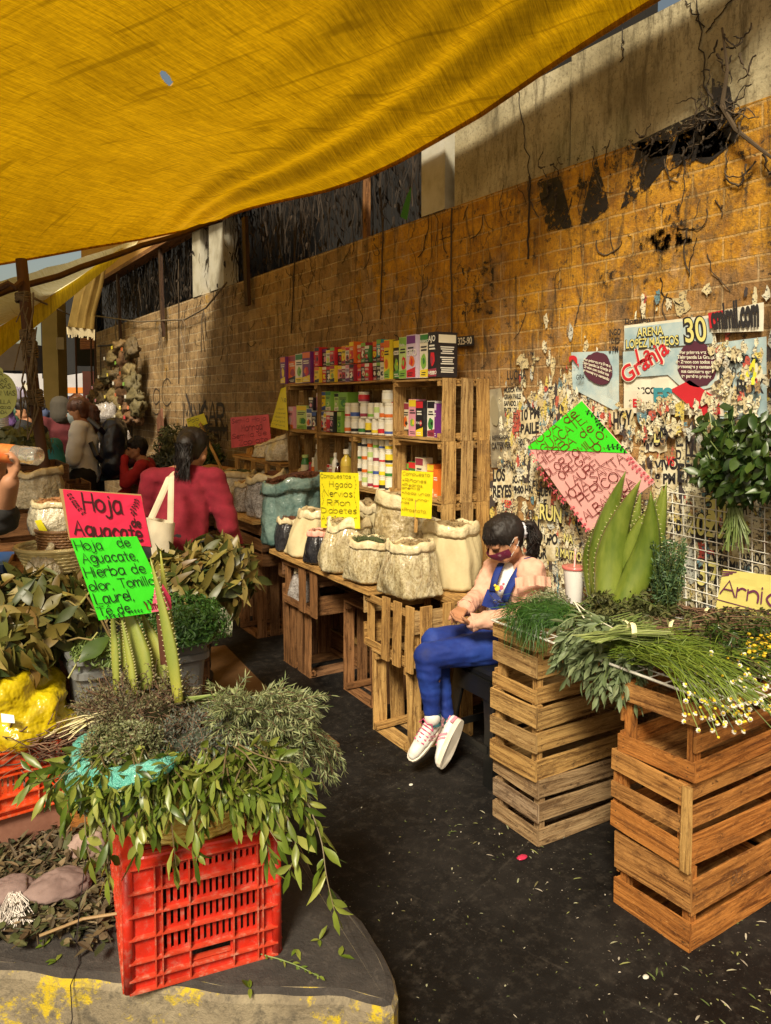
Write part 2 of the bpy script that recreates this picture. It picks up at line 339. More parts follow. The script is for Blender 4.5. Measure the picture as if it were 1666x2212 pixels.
    def vine(s,mb,pts,wd=.0015,leaf=.012,off=.002):
        P=crom(pts); s.stroke(mb,P,wd,off)
        for i in range(1,len(P)-1,2):
            x,y=P[i]; dx=P[i+1][0]-P[i-1][0];dy=P[i+1][1]-P[i-1][1]; a=math.atan2(dy*s.h,dx*s.w)
            for sg in(-1,1):
                b=a+sg*.9; lx=math.cos(b)*leaf/s.w;ly=math.sin(b)*leaf/s.h; nx=-math.sin(b)*leaf*.28/s.w;ny=math.cos(b)*leaf*.28/s.h
                q=[(x+lx*.15,y+ly*.15),(x+lx*.55+nx,y+ly*.55+ny),(x+lx,y+ly),(x+lx*.55-nx,y+ly*.55-ny)]
                s.k=getattr(s,'k',0)+1
                mb.add([s.p(a_,b_,off+(s.k%12)*.00006) for a_,b_ in q],[(0,1,2,3)])
def printed(txt,q,u,v,size,m,name='lettering',parent=None,rot=0,off=.0015,bold=.0,sx=1,align='LEFT',shear=0,spacing=1,fit=None):
    "block lettering in the built-in face laid on board q"
    cu=bpy.data.curves.new('t','FONT'); cu.body=txt; cu.size=size; cu.offset=bold*size; cu.align_x=align; cu.shear=shear; cu.space_line=spacing
    o=bpy.data.objects.new('t',cu); COL.objects.link(o); bpy.context.view_layer.update()
    me=bpy.data.meshes.new_from_object(o.evaluated_get(bpy.context.evaluated_depsgraph_get())); bpy.data.objects.remove(o)
    if fit: w_=max((v.co.x for v in me.vertices),default=1); sx=fit*q.w/max(w_,1e-4)
    cr,sr=math.cos(rot),math.sin(rot)
    for vt in me.vertices:
        x,y=vt.co.x*sx,vt.co.y; X_=x*cr-y*sr;Y_=x*sr+y*cr
        vt.co=q.p(u+X_/q.w,v+Y_/q.h,off)
    me.name=name; me.materials.clear(); me.materials.append(m)
    ob=bpy.data.objects.new(name,me); COL.objects.link(ob)
    if parent is not None:
        ob.parent=parent
        if parent.type=='EMPTY' and parent.get('world'): ob.location=-parent.location
    return ob
INK=mat('black_marker',[(.012,.01,.012)],.5); INKR=mat('maroon_marker',[(.16,.008,.012)],.5); INKP=mat('purple_marker',[(.14,.03,.09)],.5)
# ================= SETTING =================
XW=2.5
gm,gnt,gb,go=newmat('dark_concrete'); L_=gnt.links.new
tc=nd(gnt,'ShaderNodeTexCoord').outputs['Object']
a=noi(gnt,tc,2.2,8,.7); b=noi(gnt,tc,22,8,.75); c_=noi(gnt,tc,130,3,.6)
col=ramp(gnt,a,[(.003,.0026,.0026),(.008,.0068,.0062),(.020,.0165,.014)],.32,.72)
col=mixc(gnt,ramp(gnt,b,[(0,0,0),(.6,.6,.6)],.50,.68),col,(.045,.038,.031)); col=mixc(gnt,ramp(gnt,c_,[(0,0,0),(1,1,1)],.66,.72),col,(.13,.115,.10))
br=nd(gnt,'ShaderNodeTexBrick'); br.offset=0; mp=nd(gnt,'ShaderNodeMapping'); mp.inputs['Rotation'].default_value=(0,0,rad(-20)); L_(tc,mp.inputs[0]); L_(mp.outputs[0],br.inputs['Vector'])
for k,v_ in(('Scale',1),('Brick Width',.95),('Row Height',.62),('Mortar Size',.004),('Mortar Smooth',.3)): br.inputs[k].default_value=v_
col=mixc(gnt,mth(gnt,'MULTIPLY',br.outputs['Fac'],ramp(gnt,b,[(0,0,0),(.8,.8,.8)],.45,.6)),col,(.035,.03,.025)); L_(col,gb.inputs['Base Color'])
L_(ramp(gnt,a,[(.55,.55,.55),(.9,.9,.9)],.35,.65),gb.inputs['Roughness']); gb.inputs['Specular IOR Level'].default_value=.22
bp=nd(gnt,'ShaderNodeBump'); bp.inputs['Strength'].default_value=.5; bp.inputs['Distance'].default_value=.006; L_(b,bp.inputs['Height']); L_(bp.outputs[0],gb.inputs['Normal'])
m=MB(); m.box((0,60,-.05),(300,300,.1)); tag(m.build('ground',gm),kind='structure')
# raised kerb platform
KM,knt,kb,ko=newmat('kerb_concrete'); L_=knt.links.new; tc=nd(knt,'ShaderNodeTexCoord').outputs['Object']
a=noi(knt,tc,4,8,.7); b=noi(knt,tc,26,6,.75); c_=noi(knt,tc,5.5,7,.8); geo=nd(knt,'ShaderNodeNewGeometry'); sx_=nd(knt,'ShaderNodeSeparateXYZ'); L_(geo.outputs['Normal'],sx_.inputs[0])
side=ramp(knt,a,[(.12,.095,.06),(.24,.195,.125),(.36,.30,.19)],.3,.7); side=mixc(knt,ramp(knt,b,[(0,0,0),(.75,.75,.75)],.5,.66),side,(.07,.06,.045))
yel=mixc(knt,ramp(knt,b,[(0,0,0),(1,1,1)],.5,.58),(.52,.38,.012),(.34,.26,.05)); side=mixc(knt,ramp(knt,c_,[(0,0,0),(1,1,1)],.53,.59),side,yel)
topc=ramp(knt,a,[(.016,.013,.012),(.038,.032,.028),(.075,.062,.052)],.3,.7); topc=mixc(knt,ramp(knt,b,[(0,0,0),(.6,.6,.6)],.55,.72),topc,(.12,.10,.085))
L_(mixc(knt,ramp(knt,sx_.outputs[2],[(0,0,0),(1,1,1)],.45,.75),side,topc),kb.inputs['Base Color']); kb.inputs['Roughness'].default_value=.85
bp=nd(knt,'ShaderNodeBump'); bp.inputs['Strength'].default_value=.8; bp.inputs['Distance'].default_value=.012; L_(b,bp.inputs['Height']); L_(bp.outputs[0],kb.inputs['Normal'])
KZ=.2
edge=[pt(x,y,z=KZ) for x,y in((-400,2070),(-200,2082),(0,2096),(187,2111),(420,2140),(600,2150),(740,2155),(790,2165),(828,2176),(850,2170),(860,2140),(852,2100),(828,2045),(787,1985),(737,1930),(680,1878))]
edge=[(p.x,p.y) for p in edge]+[(1.06,2.45),(1.06,3.2),(1.05,8.5),(-6,8.5),(-6,1.6)]
def offs(poly,d):
    n=len(poly);out=[]
    for i in range(n):
        ax,ay=poly[i-1];bx,by=poly[(i+1)%n];dx,dy=bx-ax,by-ay;l=math.hypot(dx,dy);out.append((poly[i][0]-dy/l*d,poly[i][1]+dx/l*d))
    return out
fine=[]
for i in range(len(edge)):
    a_=edge[i];b_=edge[(i+1)%len(edge)];k=max(1,int(math.hypot(b_[0]-a_[0],b_[1]-a_[1])/.03)) if i<17 else 1
    for j in range(k):
        t=j/k;x=a_[0]+(b_[0]-a_[0])*t;y=a_[1]+(b_[1]-a_[1])*t; nn=noise.noise(V((x*9,y*9,3)))*.008; fine.append((x+nn,y+nn))
m=MB(); rings=[(fine,-.01),(fine,KZ-.022),(offs(fine,.008),KZ-.007),(offs(fine,.024),KZ)]
n=len(fine); vs=[]
for r_,z in rings: vs+=[(x,y,z+(noise.noise(V((x*14,y*14,z)))*.004 if z>.1 else 0)) for x,y in r_]
fs=[(j*n+k,j*n+(k+1)%n,(j+1)*n+(k+1)%n,(j+1)*n+k) for j in range(3) for k in range(n)]+[tuple(3*n+k for k in range(n))]
m.add(vs,fs); tag(m.build('kerb',KM),kind='structure')
# plywood sheet on the floor beside the platform
m=MB(); P=[pt(*q,z=.0) for q in((430,1368),(491,1401),(569,1485),(600,1520),(480,1560),(400,1500))]
pl=[(1.10,2.9),(1.62,3.0),(1.62,3.86),(1.68,4.62),(1.10,4.7)]
m.add([(x,y,.0) for x,y in pl]+[(x,y,.014) for x,y in pl],[(0,1,2,3,4),(5,6,7,8,9)]+[(i,(i+1)%5,5+(i+1)%5,5+i) for i in range(5)])
tag(m.build('floor_board',mat('brown_plywood',[(.08,.038,.014),(.15,.075,.028)],.6,4,bump=(30,.3,.003))),'brown plywood sheet lying flat on the floor beside the grey bin','board')
# ---------------- brick wall ----------------
bm_,bnt,bb,bo=newmat('old_brick'); L_=bnt.links.new; tc=nd(bnt,'ShaderNodeTexCoord').outputs['Object']
sp=nd(bnt,'ShaderNodeSeparateXYZ'); L_(tc,sp.inputs[0]); cb=nd(bnt,'ShaderNodeCombineXYZ'); L_(sp.outputs[1],cb.inputs[0]); L_(sp.outputs[2],cb.inputs[1]); vec=cb.outputs[0]
ns=nd(bnt,'ShaderNodeTexNoise'); ns.inputs['Scale'].default_value=7; L_(vec,ns.inputs['Vector']); va=nd(bnt,'ShaderNodeVectorMath',operation='MULTIPLY_ADD'); L_(ns.outputs['Color'],va.inputs[0]); va.inputs[1].default_value=(.014,.014,0); L_(vec,va.inputs[2])
br=nd(bnt,'ShaderNodeTexBrick'); L_(va.outputs[0],br.inputs['Vector'])
for k,v_ in(('Scale',1),('Brick Width',.27),('Row Height',.0855),('Mortar Size',.0045),('Mortar Smooth',.25),('Bias',0),('Color1',c4((.30,.185,.08))),('Color2',c4((.50,.34,.16))),('Mortar',c4((.62,.50,.32)))): br.inputs[k].default_value=v_
n1=noi(bnt,vec,1.3,6,.7); n2=noi(bnt,vec,9,8,.75); n3=noi(bnt,vec,45,5,.7); n4=noi(bnt,vec,3.5,7,.75,st=(1,.55,1)); n5=noi(bnt,vec,6,6,.8,1.2,st=(2.2,.35,1))
col=mixc(bnt,1,br.outputs['Color'],ramp(bnt,n2,[(.55,.5,.45),(1.0,1,1)],.3,.65),'MULTIPLY')
# yellow paint: near part of the wall, above head height
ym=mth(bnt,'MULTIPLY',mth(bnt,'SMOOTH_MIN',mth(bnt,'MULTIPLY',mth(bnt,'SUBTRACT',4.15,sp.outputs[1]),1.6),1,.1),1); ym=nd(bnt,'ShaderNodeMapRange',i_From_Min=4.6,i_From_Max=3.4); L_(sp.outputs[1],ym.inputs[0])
zm=nd(bnt,'ShaderNodeMapRange',i_From_Min=1.55,i_From_Max=2.45); L_(sp.outputs[2],zm.inputs[0])
pm=mth(bnt,'MULTIPLY',ym.outputs[0],zm.outputs[0]); pm=mth(bnt,'ADD',mth(bnt,'MULTIPLY',pm,.34),n4); pmask=ramp(bnt,pm,[(0,0,0),(1,1,1)],.60,.68)
ycol=mixc(bnt,ramp(bnt,n2,[(0,0,0),(1,1,1)],.38,.62),(.30,.14,.006),(.60,.34,.012))
ycol=mixc(bnt,ramp(bnt,n3,[(0,0,0),(.8,.8,.8)],.55,.65),ycol,(.30,.19,.06))
paintbrick=mixc(bnt,mth(bnt,'MULTIPLY',br.outputs['Fac'],.6),ycol,(.55,.42,.20)); col=mixc(bnt,mth(bnt,'MULTIPLY',pmask,.92),col,paintbrick)
# warm wash over the near bare bricks
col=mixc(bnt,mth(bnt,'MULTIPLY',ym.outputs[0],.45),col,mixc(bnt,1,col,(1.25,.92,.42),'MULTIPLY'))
col=mixc(bnt,ramp(bnt,noi(bnt,vec,70,4,.8),[(0,0,0),(.6,.6,.6)],.55,.65),col,(.11,.07,.03))
col=mixc(bnt,ramp(bnt,noi(bnt,vec,2.6,8,.8,.5),[(0,0,0),(.6,.6,.6)],.52,.62),col,(.10,.065,.03))
# dirt streaks and black specks
col=mixc(bnt,ramp(bnt,n5,[(0,0,0),(.88,.88,.88)],.50,.66),col,(.06,.038,.016))
col=mixc(bnt,ramp(bnt,noi(bnt,vec,17,7,.8),[(0,0,0),(.9,.9,.9)],.565,.62),col,(.04,.026,.014))
col=mixc(bnt,ramp(bnt,noi(bnt,vec,26,6,.8,st=(1,2,1)),[(0,0,0),(.8,.8,.8)],.64,.70),col,(.62,.52,.34))
L_(col,bb.inputs['Base Color']); bb.inputs['Roughness'].default_value=.8
hh=mth(bnt,'ADD',mth(bnt,'MULTIPLY',br.outputs['Fac'],-1.2),mth(bnt,'MULTIPLY',n2,1.6)); bp=nd(bnt,'ShaderNodeBump'); bp.inputs['Strength'].default_value=.9; bp.inputs['Distance'].default_value=.012; L_(hh,bp.inputs['Height']); L_(bp.outputs[0],bb.inputs['Normal'])
WALL=thing('brick_wall','long old brick wall with worn yellow paint and torn posters behind the stall','wall',(2.5,5,0))
m=MB(); m.box((XW+.12,5.65,1.284),(.24,13.3,2.568)); m.build('brickwork',bm_,WALL)
# flaking black lettering painted across the top
bk,knt2,kb2,ko2=newmat('flaking_black_paint'); tcx=nd(knt2,'ShaderNodeTexCoord').outputs['Object']
kb2.inputs['Base Color'].default_value=(.012,.010,.010,1); kb2.inputs['Roughness'].default_value=.6
tr=nd(knt2,'ShaderNodeBsdfTransparent'); mx=nd(knt2,'ShaderNodeMixShader'); f_=mth(knt2,'ADD',mth(knt2,'MULTIPLY',noi(knt2,tcx,5,8,.85),.6),mth(knt2,'MULTIPLY',noi(knt2,tcx,30,6,.85),.4)); knt2.links.new(ramp(knt2,f_,[(0,0,0),(1,1,1)],.462,.470),mx.inputs[0]); knt2.links.new(tr.outputs[0],mx.inputs[1]); knt2.links.new(kb2.outputs[0],mx.inputs[2]); knt2.links.new(mx.outputs[0],ko2.inputs[0])
m=MB()
for poly in([(1040,200),(1200,120),(1420,20),(1500,60),(1520,170),(1380,290),(1250,240),(1120,260)],[(1400,-100),(1480,-60),(1500,40),(1440,60),(1400,0)],[(615,372),(720,340),(775,570),(700,585),(660,590)],[(880,255),(940,480),(870,540),(805,560)],[(1070,190),(1212,178),(1190,300),(1110,400),(990,490)],[(1218,275),(1250,160),(1400,90),(1492,190),(1400,255),(1300,262)]):
    P=[pt(864.2+.4813*x,216+.4813*y,X=XW-.003) for x,y in poly]; m.add(P,[tuple(range(len(P)))])
m.build('painted_letters',bk,WALL)
bk2=bk.copy(); bk2.name='sparse_black_flakes'
for n_ in bk2.node_tree.nodes:
    if n_.type=='VALTORGB': n_.color_ramp.elements[0].position=.548; n_.color_ramp.elements[1].position=.556
m=MB()
for poly in([(560,330),(1060,160),(1560,60),(1600,520),(1300,700),(1000,640),(640,640)],[(860,640),(1300,560),(1600,470),(1600,760),(1250,800),(900,850)],[(200,740),(420,720),(420,960),(200,980)],[(1300,-180),(1560,-180),(1560,160),(1340,120)]):
    P=[pt(864.2+.4813*x,216+.4813*y,X=XW-.0045) for x,y in poly]; m.add(P,[tuple(range(len(P)))])
m.build('black_flakes',bk2,WALL)
# spray graffiti far along the wall (thin hand strokes)
q=Quad(pt(395,880,X=2.496),pt(490,880,X=2.496),pt(490,945,X=2.496),pt(395,945,X=2.496)); m=MB()
q.write(m,'MINGAR',.02,.42,.22,.035,fit=.95,jit=.1); q.stroke(m,[(.1,1.4),(.3,.5),(.35,.3)],.05); q.stroke(m,[(.55,1.2),(.4,.6),(.36,.3)],.05); q.stroke(m,[(0,.32),(1,.28)],.05); q.write(m,'TEAM',.45,-.1,.16,.025,fit=.6)
g2=Quad(pt(330,820,X=2.496),pt(360,820,X=2.496),pt(360,890,X=2.496),pt(330,890,X=2.496)); g2.write(m,'gC',.0,.2,.30,.012,fit=1.4)
m.build('graffiti',mat('grey_spray_paint',[(.035,.025,.018)],.8),WALL)
# number plate remnant and pipes on the wall
# ---------------- concrete panels and posts above ----------------
CM=mat('stained_concrete',[(.17,.135,.065),(.31,.26,.145),(.44,.38,.23),(.52,.46,.30)],.85,2.4,bump=(18,.6,.01),detail=9,lo=.28,hi=.72)
cnt=CM.node_tree; b0=cnt.nodes['Principled BSDF']; prev=b0.inputs['Base Color'].links[0].from_socket; tcx=nd(cnt,'ShaderNodeTexCoord').outputs['Object']
x1=mixc(cnt,ramp(cnt,noi(cnt,tcx,5,8,.8,st=(1,2.5,.5)),[(0,0,0),(.9,.9,.9)],.50,.64),prev,(.085,.065,.03)); x1=mixc(cnt,ramp(cnt,noi(cnt,tcx,1.1,5,.6),[(0,0,0),(.4,.4,.4)],.5,.65),x1,(.26,.28,.15))
x1=mixc(cnt,ramp(cnt,noi(cnt,tcx,60,5,.8),[(0,0,0),(.7,.7,.7)],.53,.63),x1,(.12,.095,.05))
cnt.links.new(x1,b0.inputs['Base Color'])
PW=thing('concrete_panel_wall','pale stained concrete panels standing on top of the brick wall','wall',(2.5,2,2.57))
for ya,yb,zt in((-1,1.55,3.2),(1.556,2.52,3.04),(2.526,3.36,3.02)):
    m=MB(); m.box((XW+.08,(ya+yb)/2,(2.573+zt)/2),(.13,yb-ya,zt-2.573)); m.build('panel',CM,PW)
# thin roots and cracks on the panels
m=MB()
def wander(p,d,n,step,jit,ax=XW-.004):
    P=[V(p)]
    for i in range(n): d=(d+V((0,R(-jit,jit),R(-jit,jit)))).normalized(); P.append(P[-1]+d*step)
    for q_ in P:q_.x=ax+R(-.004,.004)
    return P
def arch(p,x): return pt(*p,X=x)
for a_,b_ in(((1505,0),(1530,235)),((1520,60),(1480,0)),((1525,70),(1580,0)),((1118,190),(1146,385)),((1345,60),(1345,130))):
    A=pt(*a_,X=XW+.01);B=pt(*b_,X=XW+.01); P=[A.lerp(B,i/14)+V((0,noise.noise(V((i*.6,a_[0],0)))*.025,noise.noise(V((i*.6,a_[1],4)))*.015)) for i in range(15)]; m.tube(P,.0025,4)
m.build('cracks',mat('dark_crack',[(.03,.022,.014)],.9),PW)
WH=mat('whitewashed_post',[(.30,.27,.19),(.45,.42,.32),(.52,.5,.42)],.8,5,bump=(30,.3,.005))
def yat(x,X=XW): return pt(x,700,X=X).y
for i,(xa,xb,lab) in enumerate(((913,963,'pale flaking concrete post beside the concrete panels above the wall'),(456,487,'whitewashed square post above the far brick wall'),(420,437,'narrow greenish post left of the whitewashed post above the wall'),(770,780,'thin dark post half hidden in the dried vines'))):
    y1,y0=yat(xa),yat(xb); m=MB(); m.box((XW+.06,(y0+y1)/2,3.1),(.14 if i<3 else .03,y1-y0 if i<3 else .05,1.06)); p=m.build('post',WH if i<3 else WOOD_D); tag(p,lab,'post')
# dark interior behind the opening
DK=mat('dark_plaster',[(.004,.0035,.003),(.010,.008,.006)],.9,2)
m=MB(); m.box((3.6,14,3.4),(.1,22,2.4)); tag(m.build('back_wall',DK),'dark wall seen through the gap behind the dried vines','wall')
# upper ochre fascia, farther along
OM=mat('ochre_plaster',[(.42,.24,.07),(.55,.33,.11)],.8,2)
z_op=pt(250,592,X=XW).z
m=MB(); m.box((XW+.02,9.4,z_op+.75),(.2,6.8,1.5)); tag(m.build('fascia_wall',OM),'ochre plaster band of the building above the dark opening','wall')
m=MB(); m.box((XW-.02,9.4,z_op-.02),(.16,6.8,.05)); tag(m.build('roof_beam',WOOD_D),'dark beam running along the foot of the ochre plaster band','beam')
# dried vines hanging in the opening
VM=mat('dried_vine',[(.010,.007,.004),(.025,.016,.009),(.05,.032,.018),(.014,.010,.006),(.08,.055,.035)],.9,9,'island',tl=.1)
m=MB()
for i in range(1500):
    y=R(3.66,12.2); x=R(2.50,2.9); z=R(3.0,3.7); l=R(.2,.75); k=5; n0=R(-9,9)
    P=[V((x+noise.noise(V((j*.5,n0,0)))*.05,y+noise.noise(V((j*.5,n0,7)))*.06,z-l*j/k)) for j in range(k+1)]
    P=[p for p in P if p.z>2.56]
    if len(P)>1: m.blade(P,R(.004,.022),V((1,R(-1,1),0)))
for i in range(3800):
    y=R(3.66,12.2); m.leaf((R(2.48,2.95),y,R(2.57,3.6)),(R(-.4,.4),R(-.4,.4),-1),(-1,R(-.6,.6),.1),R(.03,.08),R(.012,.03),curl=R(-.3,.5))
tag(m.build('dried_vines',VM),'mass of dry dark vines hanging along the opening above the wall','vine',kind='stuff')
# roots and stems creeping on the wall face
RM=mat('dry_root',[(.025,.016,.008),(.05,.032,.016),(.09,.06,.03)],.9,20,'island')
m=MB()
for (a_,n_,st_,j_) in(((1560,240),16,.012,.8),((1590,80),9,.010,.8),((1500,270),9,.012,.8),((1640,330),7,.014,.8),((1420,285),7,.010,.8),((1200,370),8,.009,.8)):
    for i in range(n_):
        A=pt(a_[0]+R(-45,45),a_[1]+R(-40,50),X=XW-.03); P=wander(A,V((0,R(-1,1),R(-1,.5))).normalized(),int(R(6,16)),st_,j_,XW-R(.005,.05)); m.tube(P,[R(.002,.006)*(1-.6*k/len(P)) for k in range(len(P))],4,False)
P=[pt(*q_,X=XW-.04) for q_ in((1560,60),(1572,150),(1560,230),(1590,280),(1640,320),(1680,350))]; m.tube(P,[.004,.006,.009,.008,.006,.004],6)
tag(m.build('root_tangle',RM),'tangle of dry brown roots clinging to the wall top at right','root',kind='stuff')
m=MB()
for i in range(150):
    y=R(1.7,9); z=R(1.9,2.62) if i%3 else R(2.45,2.6); P=wander((0,y,z),V((0,R(-.6,.6),-1)).normalized(),int(R(4,14)),.018,.5); m.tube(P,R(.0012,.003),3,False)
for (xs,y0,y1) in(((975,975),450,740),((641,629),480,720),((828,822),470,690),((1145,1140),380,560),((386,386),560,830)):
    A=pt(xs[0],y0,X=XW-.012);B=pt(xs[1],y1,X=XW-.012); m.tube([A.lerp(B,i/9)+V((0,R(-.006,.006),0)) for i in range(10)],.005,5)
tag(m.build('wall_stems',RM),'thin dry stems and wires trailing down the brick wall','vine',kind='stuff')
# green blade growing out of the vines
t_=thing('agave_leaf','single green pointed leaf sticking up among the dry vines above the wall','plant',pt(880,470,X=2.45)); m=MB(); A=pt(872,472,X=2.44);B=pt(888,405,X=2.42)
m.blade([A,A.lerp(B,.3),A.lerp(B,.7),B],[.05,.045,.03,.004],V((-1,-.5,0))); m.build('leaf',flat((.05,.22,.02)),t_)
# ---------------- torn posters ----------------
def scrapmat():
    m,nt,b,o=newmat('poster_paper'); g=nd(nt,'ShaderNodeNewGeometry')
    col=ramp(nt,g.outputs['Random Per Island'],[(.62,.54,.32),(.70,.64,.42),(.78,.74,.56),(.56,.46,.24),(.70,.64,.44),(.60,.50,.27),(.74,.69,.50),(.52,.54,.48),(.66,.56,.32),(.50,.09,.06),(.74,.70,.50),(.05,.04,.04),(.66,.60,.38),(.62,.50,.12),(.78,.75,.58),(.12,.25,.30),(.7,.64,.44),(.34,.22,.10),(.58,.48,.26),(.72,.66,.46)],0,1,'CONSTANT')
    tcx=nd(nt,'ShaderNodeTexCoord').outputs['Object']
    col=mixc(nt,ramp(nt,noi(nt,tcx,70,5,.7,st=(1,1,1.6)),[(0,0,0),(.9,.9,.9)],.535,.55),col,(.05,.04,.04))
    col=mixc(nt,ramp(nt,noi(nt,tcx,9,6,.7),[(0,0,0),(.7,.7,.7)],.52,.7),col,(.34,.22,.09))
    nt.links.new(col,b.inputs['Base Color']); b.inputs['Roughness'].default_value=.75; return m
PM=scrapmat(); m=MB()
def scrap(m,y,z,sy,sz,x0,n=11,up=.006):
    P=[];
    for k in range(n):
        a_=2*math.pi*k/n+R(-.2,.2); r_=R(.45,1.15); P.append(V((XW-x0-max(0,R(-.3,1))*up,y+math.cos(a_)*r_*sy,z+math.sin(a_)*r_*sz)))
    cen=V((XW-x0,y,z)); m.add([cen]+P,[(0,1+(k+1)%n,1+k) for k in range(n)])
def dens(y,z):
    d=1.0
    top=1.55+.20*noise.noise(V((y*2.2,0,1)))+(.22 if y<2.15 else 0); d*=1 if z<top else (.10 if z<top+.2 else .004)
    if y>2.95: d*=.12
    if noise.noise(V((y*3.1,z*3.1,2)))<-.18: d*=.15
    return d
k=0
while k<3600:
    y=R(1.38,3.15); z=R(.62,2.0)
    if random.random()>dens(y,z):continue
    s_=R(.007,.036)*(1.9 if random.random()<.16 else 1); scrap(m,y,z,s_*R(.3,.9),s_*R(.6,2.1),.002+.0000022*k,13,up=R(.0003,.0018)); k+=1
tag(m.build('torn_paper',PM),'layers of torn poster scraps stuck over the brick wall','paper',kind='stuff')
WHT=flat((.74,.70,.56),.7); BLK=flat((.02,.018,.02),.7); REDP=flat((.55,.02,.03),.6); BLU=flat((.36,.50,.56),.7); PUR=flat((.09,.02,.04),.7); YELP=flat((.72,.66,.22),.7)
def wq(x0,y0,x1,y1,off): return Quad(pt(x0,y0,X=XW-off),pt(x1,y1-(y0 and 0),X=XW-off),V((0,0,0)),V((0,0,0)))
def wallquad(a_,b_,c__,d_,off): return Quad(*[pt(*k_,X=XW-off) for k_ in(a_,b_,c__,d_)],thick=.001)
def disc(m,q,u,v,ru,rv,off,n=28,ragged=0):
    vs=[q.p(u,v,off)]+[q.p(u+math.cos(2*math.pi*k/n)*ru*(1-ragged*random.random()),v+math.sin(2*math.pi*k/n)*rv*(1-ragged*random.random()),off) for k in range(n)]
    m.add(vs,[(0,1+k,1+(k+1)%n) for k in range(n)])
def patch(m,q,pts,off): m.add([q.p(u,v,off) for u,v in pts],[tuple(range(len(pts)))])
def c6(x,y): return (1054.3+.3673*x,605+.3673*y)
def c2(x,y): return (587.7+.3111*x,691.4+.3111*y)
OLD0=mat('old_sheet_c',[(.44,.36,.18),(.66,.60,.40),(.76,.72,.54)],.8,14,lo=.35,hi=.6)
t_=thing('event_poster','pale blue torn poster reading ARENA LOPEZ MATEOS 30 with red lettering','poster',pt(1430,800,X=2.48))
q=wallquad(c6(800,268),c6(1325,205),c6(1390,800),c6(800,780),.012); m=MB(); q.board(m,10,8,.004); m.build('sheet',[WHT],t_)
m=MB(); patch(m,q,[(.02,.97),(.98,.97),(.98,.72),(.02,.72)],.006); patch(m,q,[(.0,.70),(.62,.70),(.98,.70),(.98,.30),(.8,.25),(.62,.30),(.5,.42),(.0,.40)],.006); m.build('blue_ground',mat('faded_blue_print',[(.26,.40,.46),(.42,.54,.56),(.60,.64,.56)],.7,9),t_)
m=MB(); disc(m,q,.80,.52,.20,.24,.0075,ragged=.06); m.build('purple_circle',PUR,t_)
for tx,u,v,s_,ft in(('ARENA',.18,.855,.048,.30),('LOPEZ MATEOS',.04,.735,.050,.60),('30',.70,.75,.125,.23)):
    printed(tx,q,u-.006,v-.004,s_,BLK,'lettering',t_,bold=.07,fit=ft+.012,off=.008); printed(tx,q,u,v,s_,YELP,'lettering',t_,bold=.01,fit=ft,off=.009)
for tx,u,v,s_,ft,rt in(('La',.17,.55,.085,.18,.25),('Granja',.03,.33,.095,.58,.50)):
    printed(tx,q,u,v,s_,WHT,'lettering',t_,rot=rt,bold=.06,off=.008,fit=ft+.015); printed(tx,q,u,v,s_,REDP,'lettering',t_,rot=rt,bold=.02,off=.009,fit=ft)
printed('Por primera vez en\nTlalnepantla La Granja\nde Zenon con todos sus\npersonajes y cantando\nsus canciones que\nte pueden perder',q,.80,.625,.0175,WHT,'lettering',t_,bold=.03,off=.009,align='CENTER',rot=-.05)
m=MB(); patch(m,q,[(.52,.26),(.72,.36),(.98,.16),(.98,.02),(.80,.0)],.0075); m.build('red_shape',REDP,t_)
printed('XICO',q,.16,.22,.035,BLK,'lettering',t_,bold=.04); printed('ES',q,.10,.07,.045,REDP,'lettering',t_,bold=.05); printed('ES',q,.34,.10,.09,flat((.05,.28,.34)),'lettering',t_,bold=.05,off=.0085)
for tx,x,y,s_,m_ in(('Domingo',805,258,.034,BLK),):
    q=wallquad(c6(x,y-30),c6(x+200,y-50),c6(x+200,y-5),c6(x,y+4),.009); printed(tx,q,0,0.1,s_,m_,'lettering',t_,bold=.03)
t_=thing('faded_poster','faded blue and cream torn sheet right of the ARENA poster, under the web address strip','poster',pt(1600,820,X=2.48)); q=wallquad((1538,742),(1655,727),(1657,905),(1556,905),.0105); m=MB(); q.board(m,8,8,.004); m.build('sheet',mat('faded_blue_print',[(.3,.4,.5)]),t_); m=MB()
for (u,v,ru,rv) in((.2,.8,.16,.12),(.75,.55,.22,.18),(.35,.3,.25,.14)): disc(m,q,u,v,ru,rv,.006,30,.25)
m.build('bare_patch',OLD0,t_); printed('DOMINGO 30\nJUNIO\n4 PM',q,.12,.70,.04,BLK,'lettering',t_,bold=.04,fit=.75,off=.008)
t_=thing('web_poster','torn white poster strip with tall black lettering at the top right of the posters','poster',pt(1600,690,X=2.48))
q=wallquad(c6(1300,195),c6(1620,130),c6(1620,300),c6(1315,310),.022); m=MB(); q.board(m,10,4,.004); m.build('sheet',[WHT],t_); m=MB(); patch(m,q,[(0,1),(.3,1),(.25,.8),(.1,.3),(0,.2)],.006); m.build('red_corner',REDP,t_)
printed('cmlmll.com',q,.05,.22,.125,BLK,'lettering',t_,bold=.05,fit=.90,off=.008)
for i in range(4): pass
t_=thing('torn_event_poster','smaller torn copy of the event poster with a purple circle','poster',pt(1300,800,X=2.48))
q=wallquad(c6(490,425),c6(770,415),c6(770,780),c6(500,640),.010); m=MB(); q.board(m,8,6,.004); m.build('sheet',mat('faded_blue_print',[(.3,.4,.5)],.7,9),t_); m=MB(); disc(m,q,.58,.66,.33,.34,.006,ragged=.12); m.build('purple_circle',PUR,t_)
printed('Por primera vez llega a\nTlalnepantla La Granja de\nZenon con todos sus\npersonajes y cantando',q,.58,.76,.0165,WHT,'lettering',t_,bold=.03,off=.0085,align='CENTER',rot=-.12)
printed('a',q,-.02,.62,.12,REDP,'lettering',t_,bold=.05,off=.008)
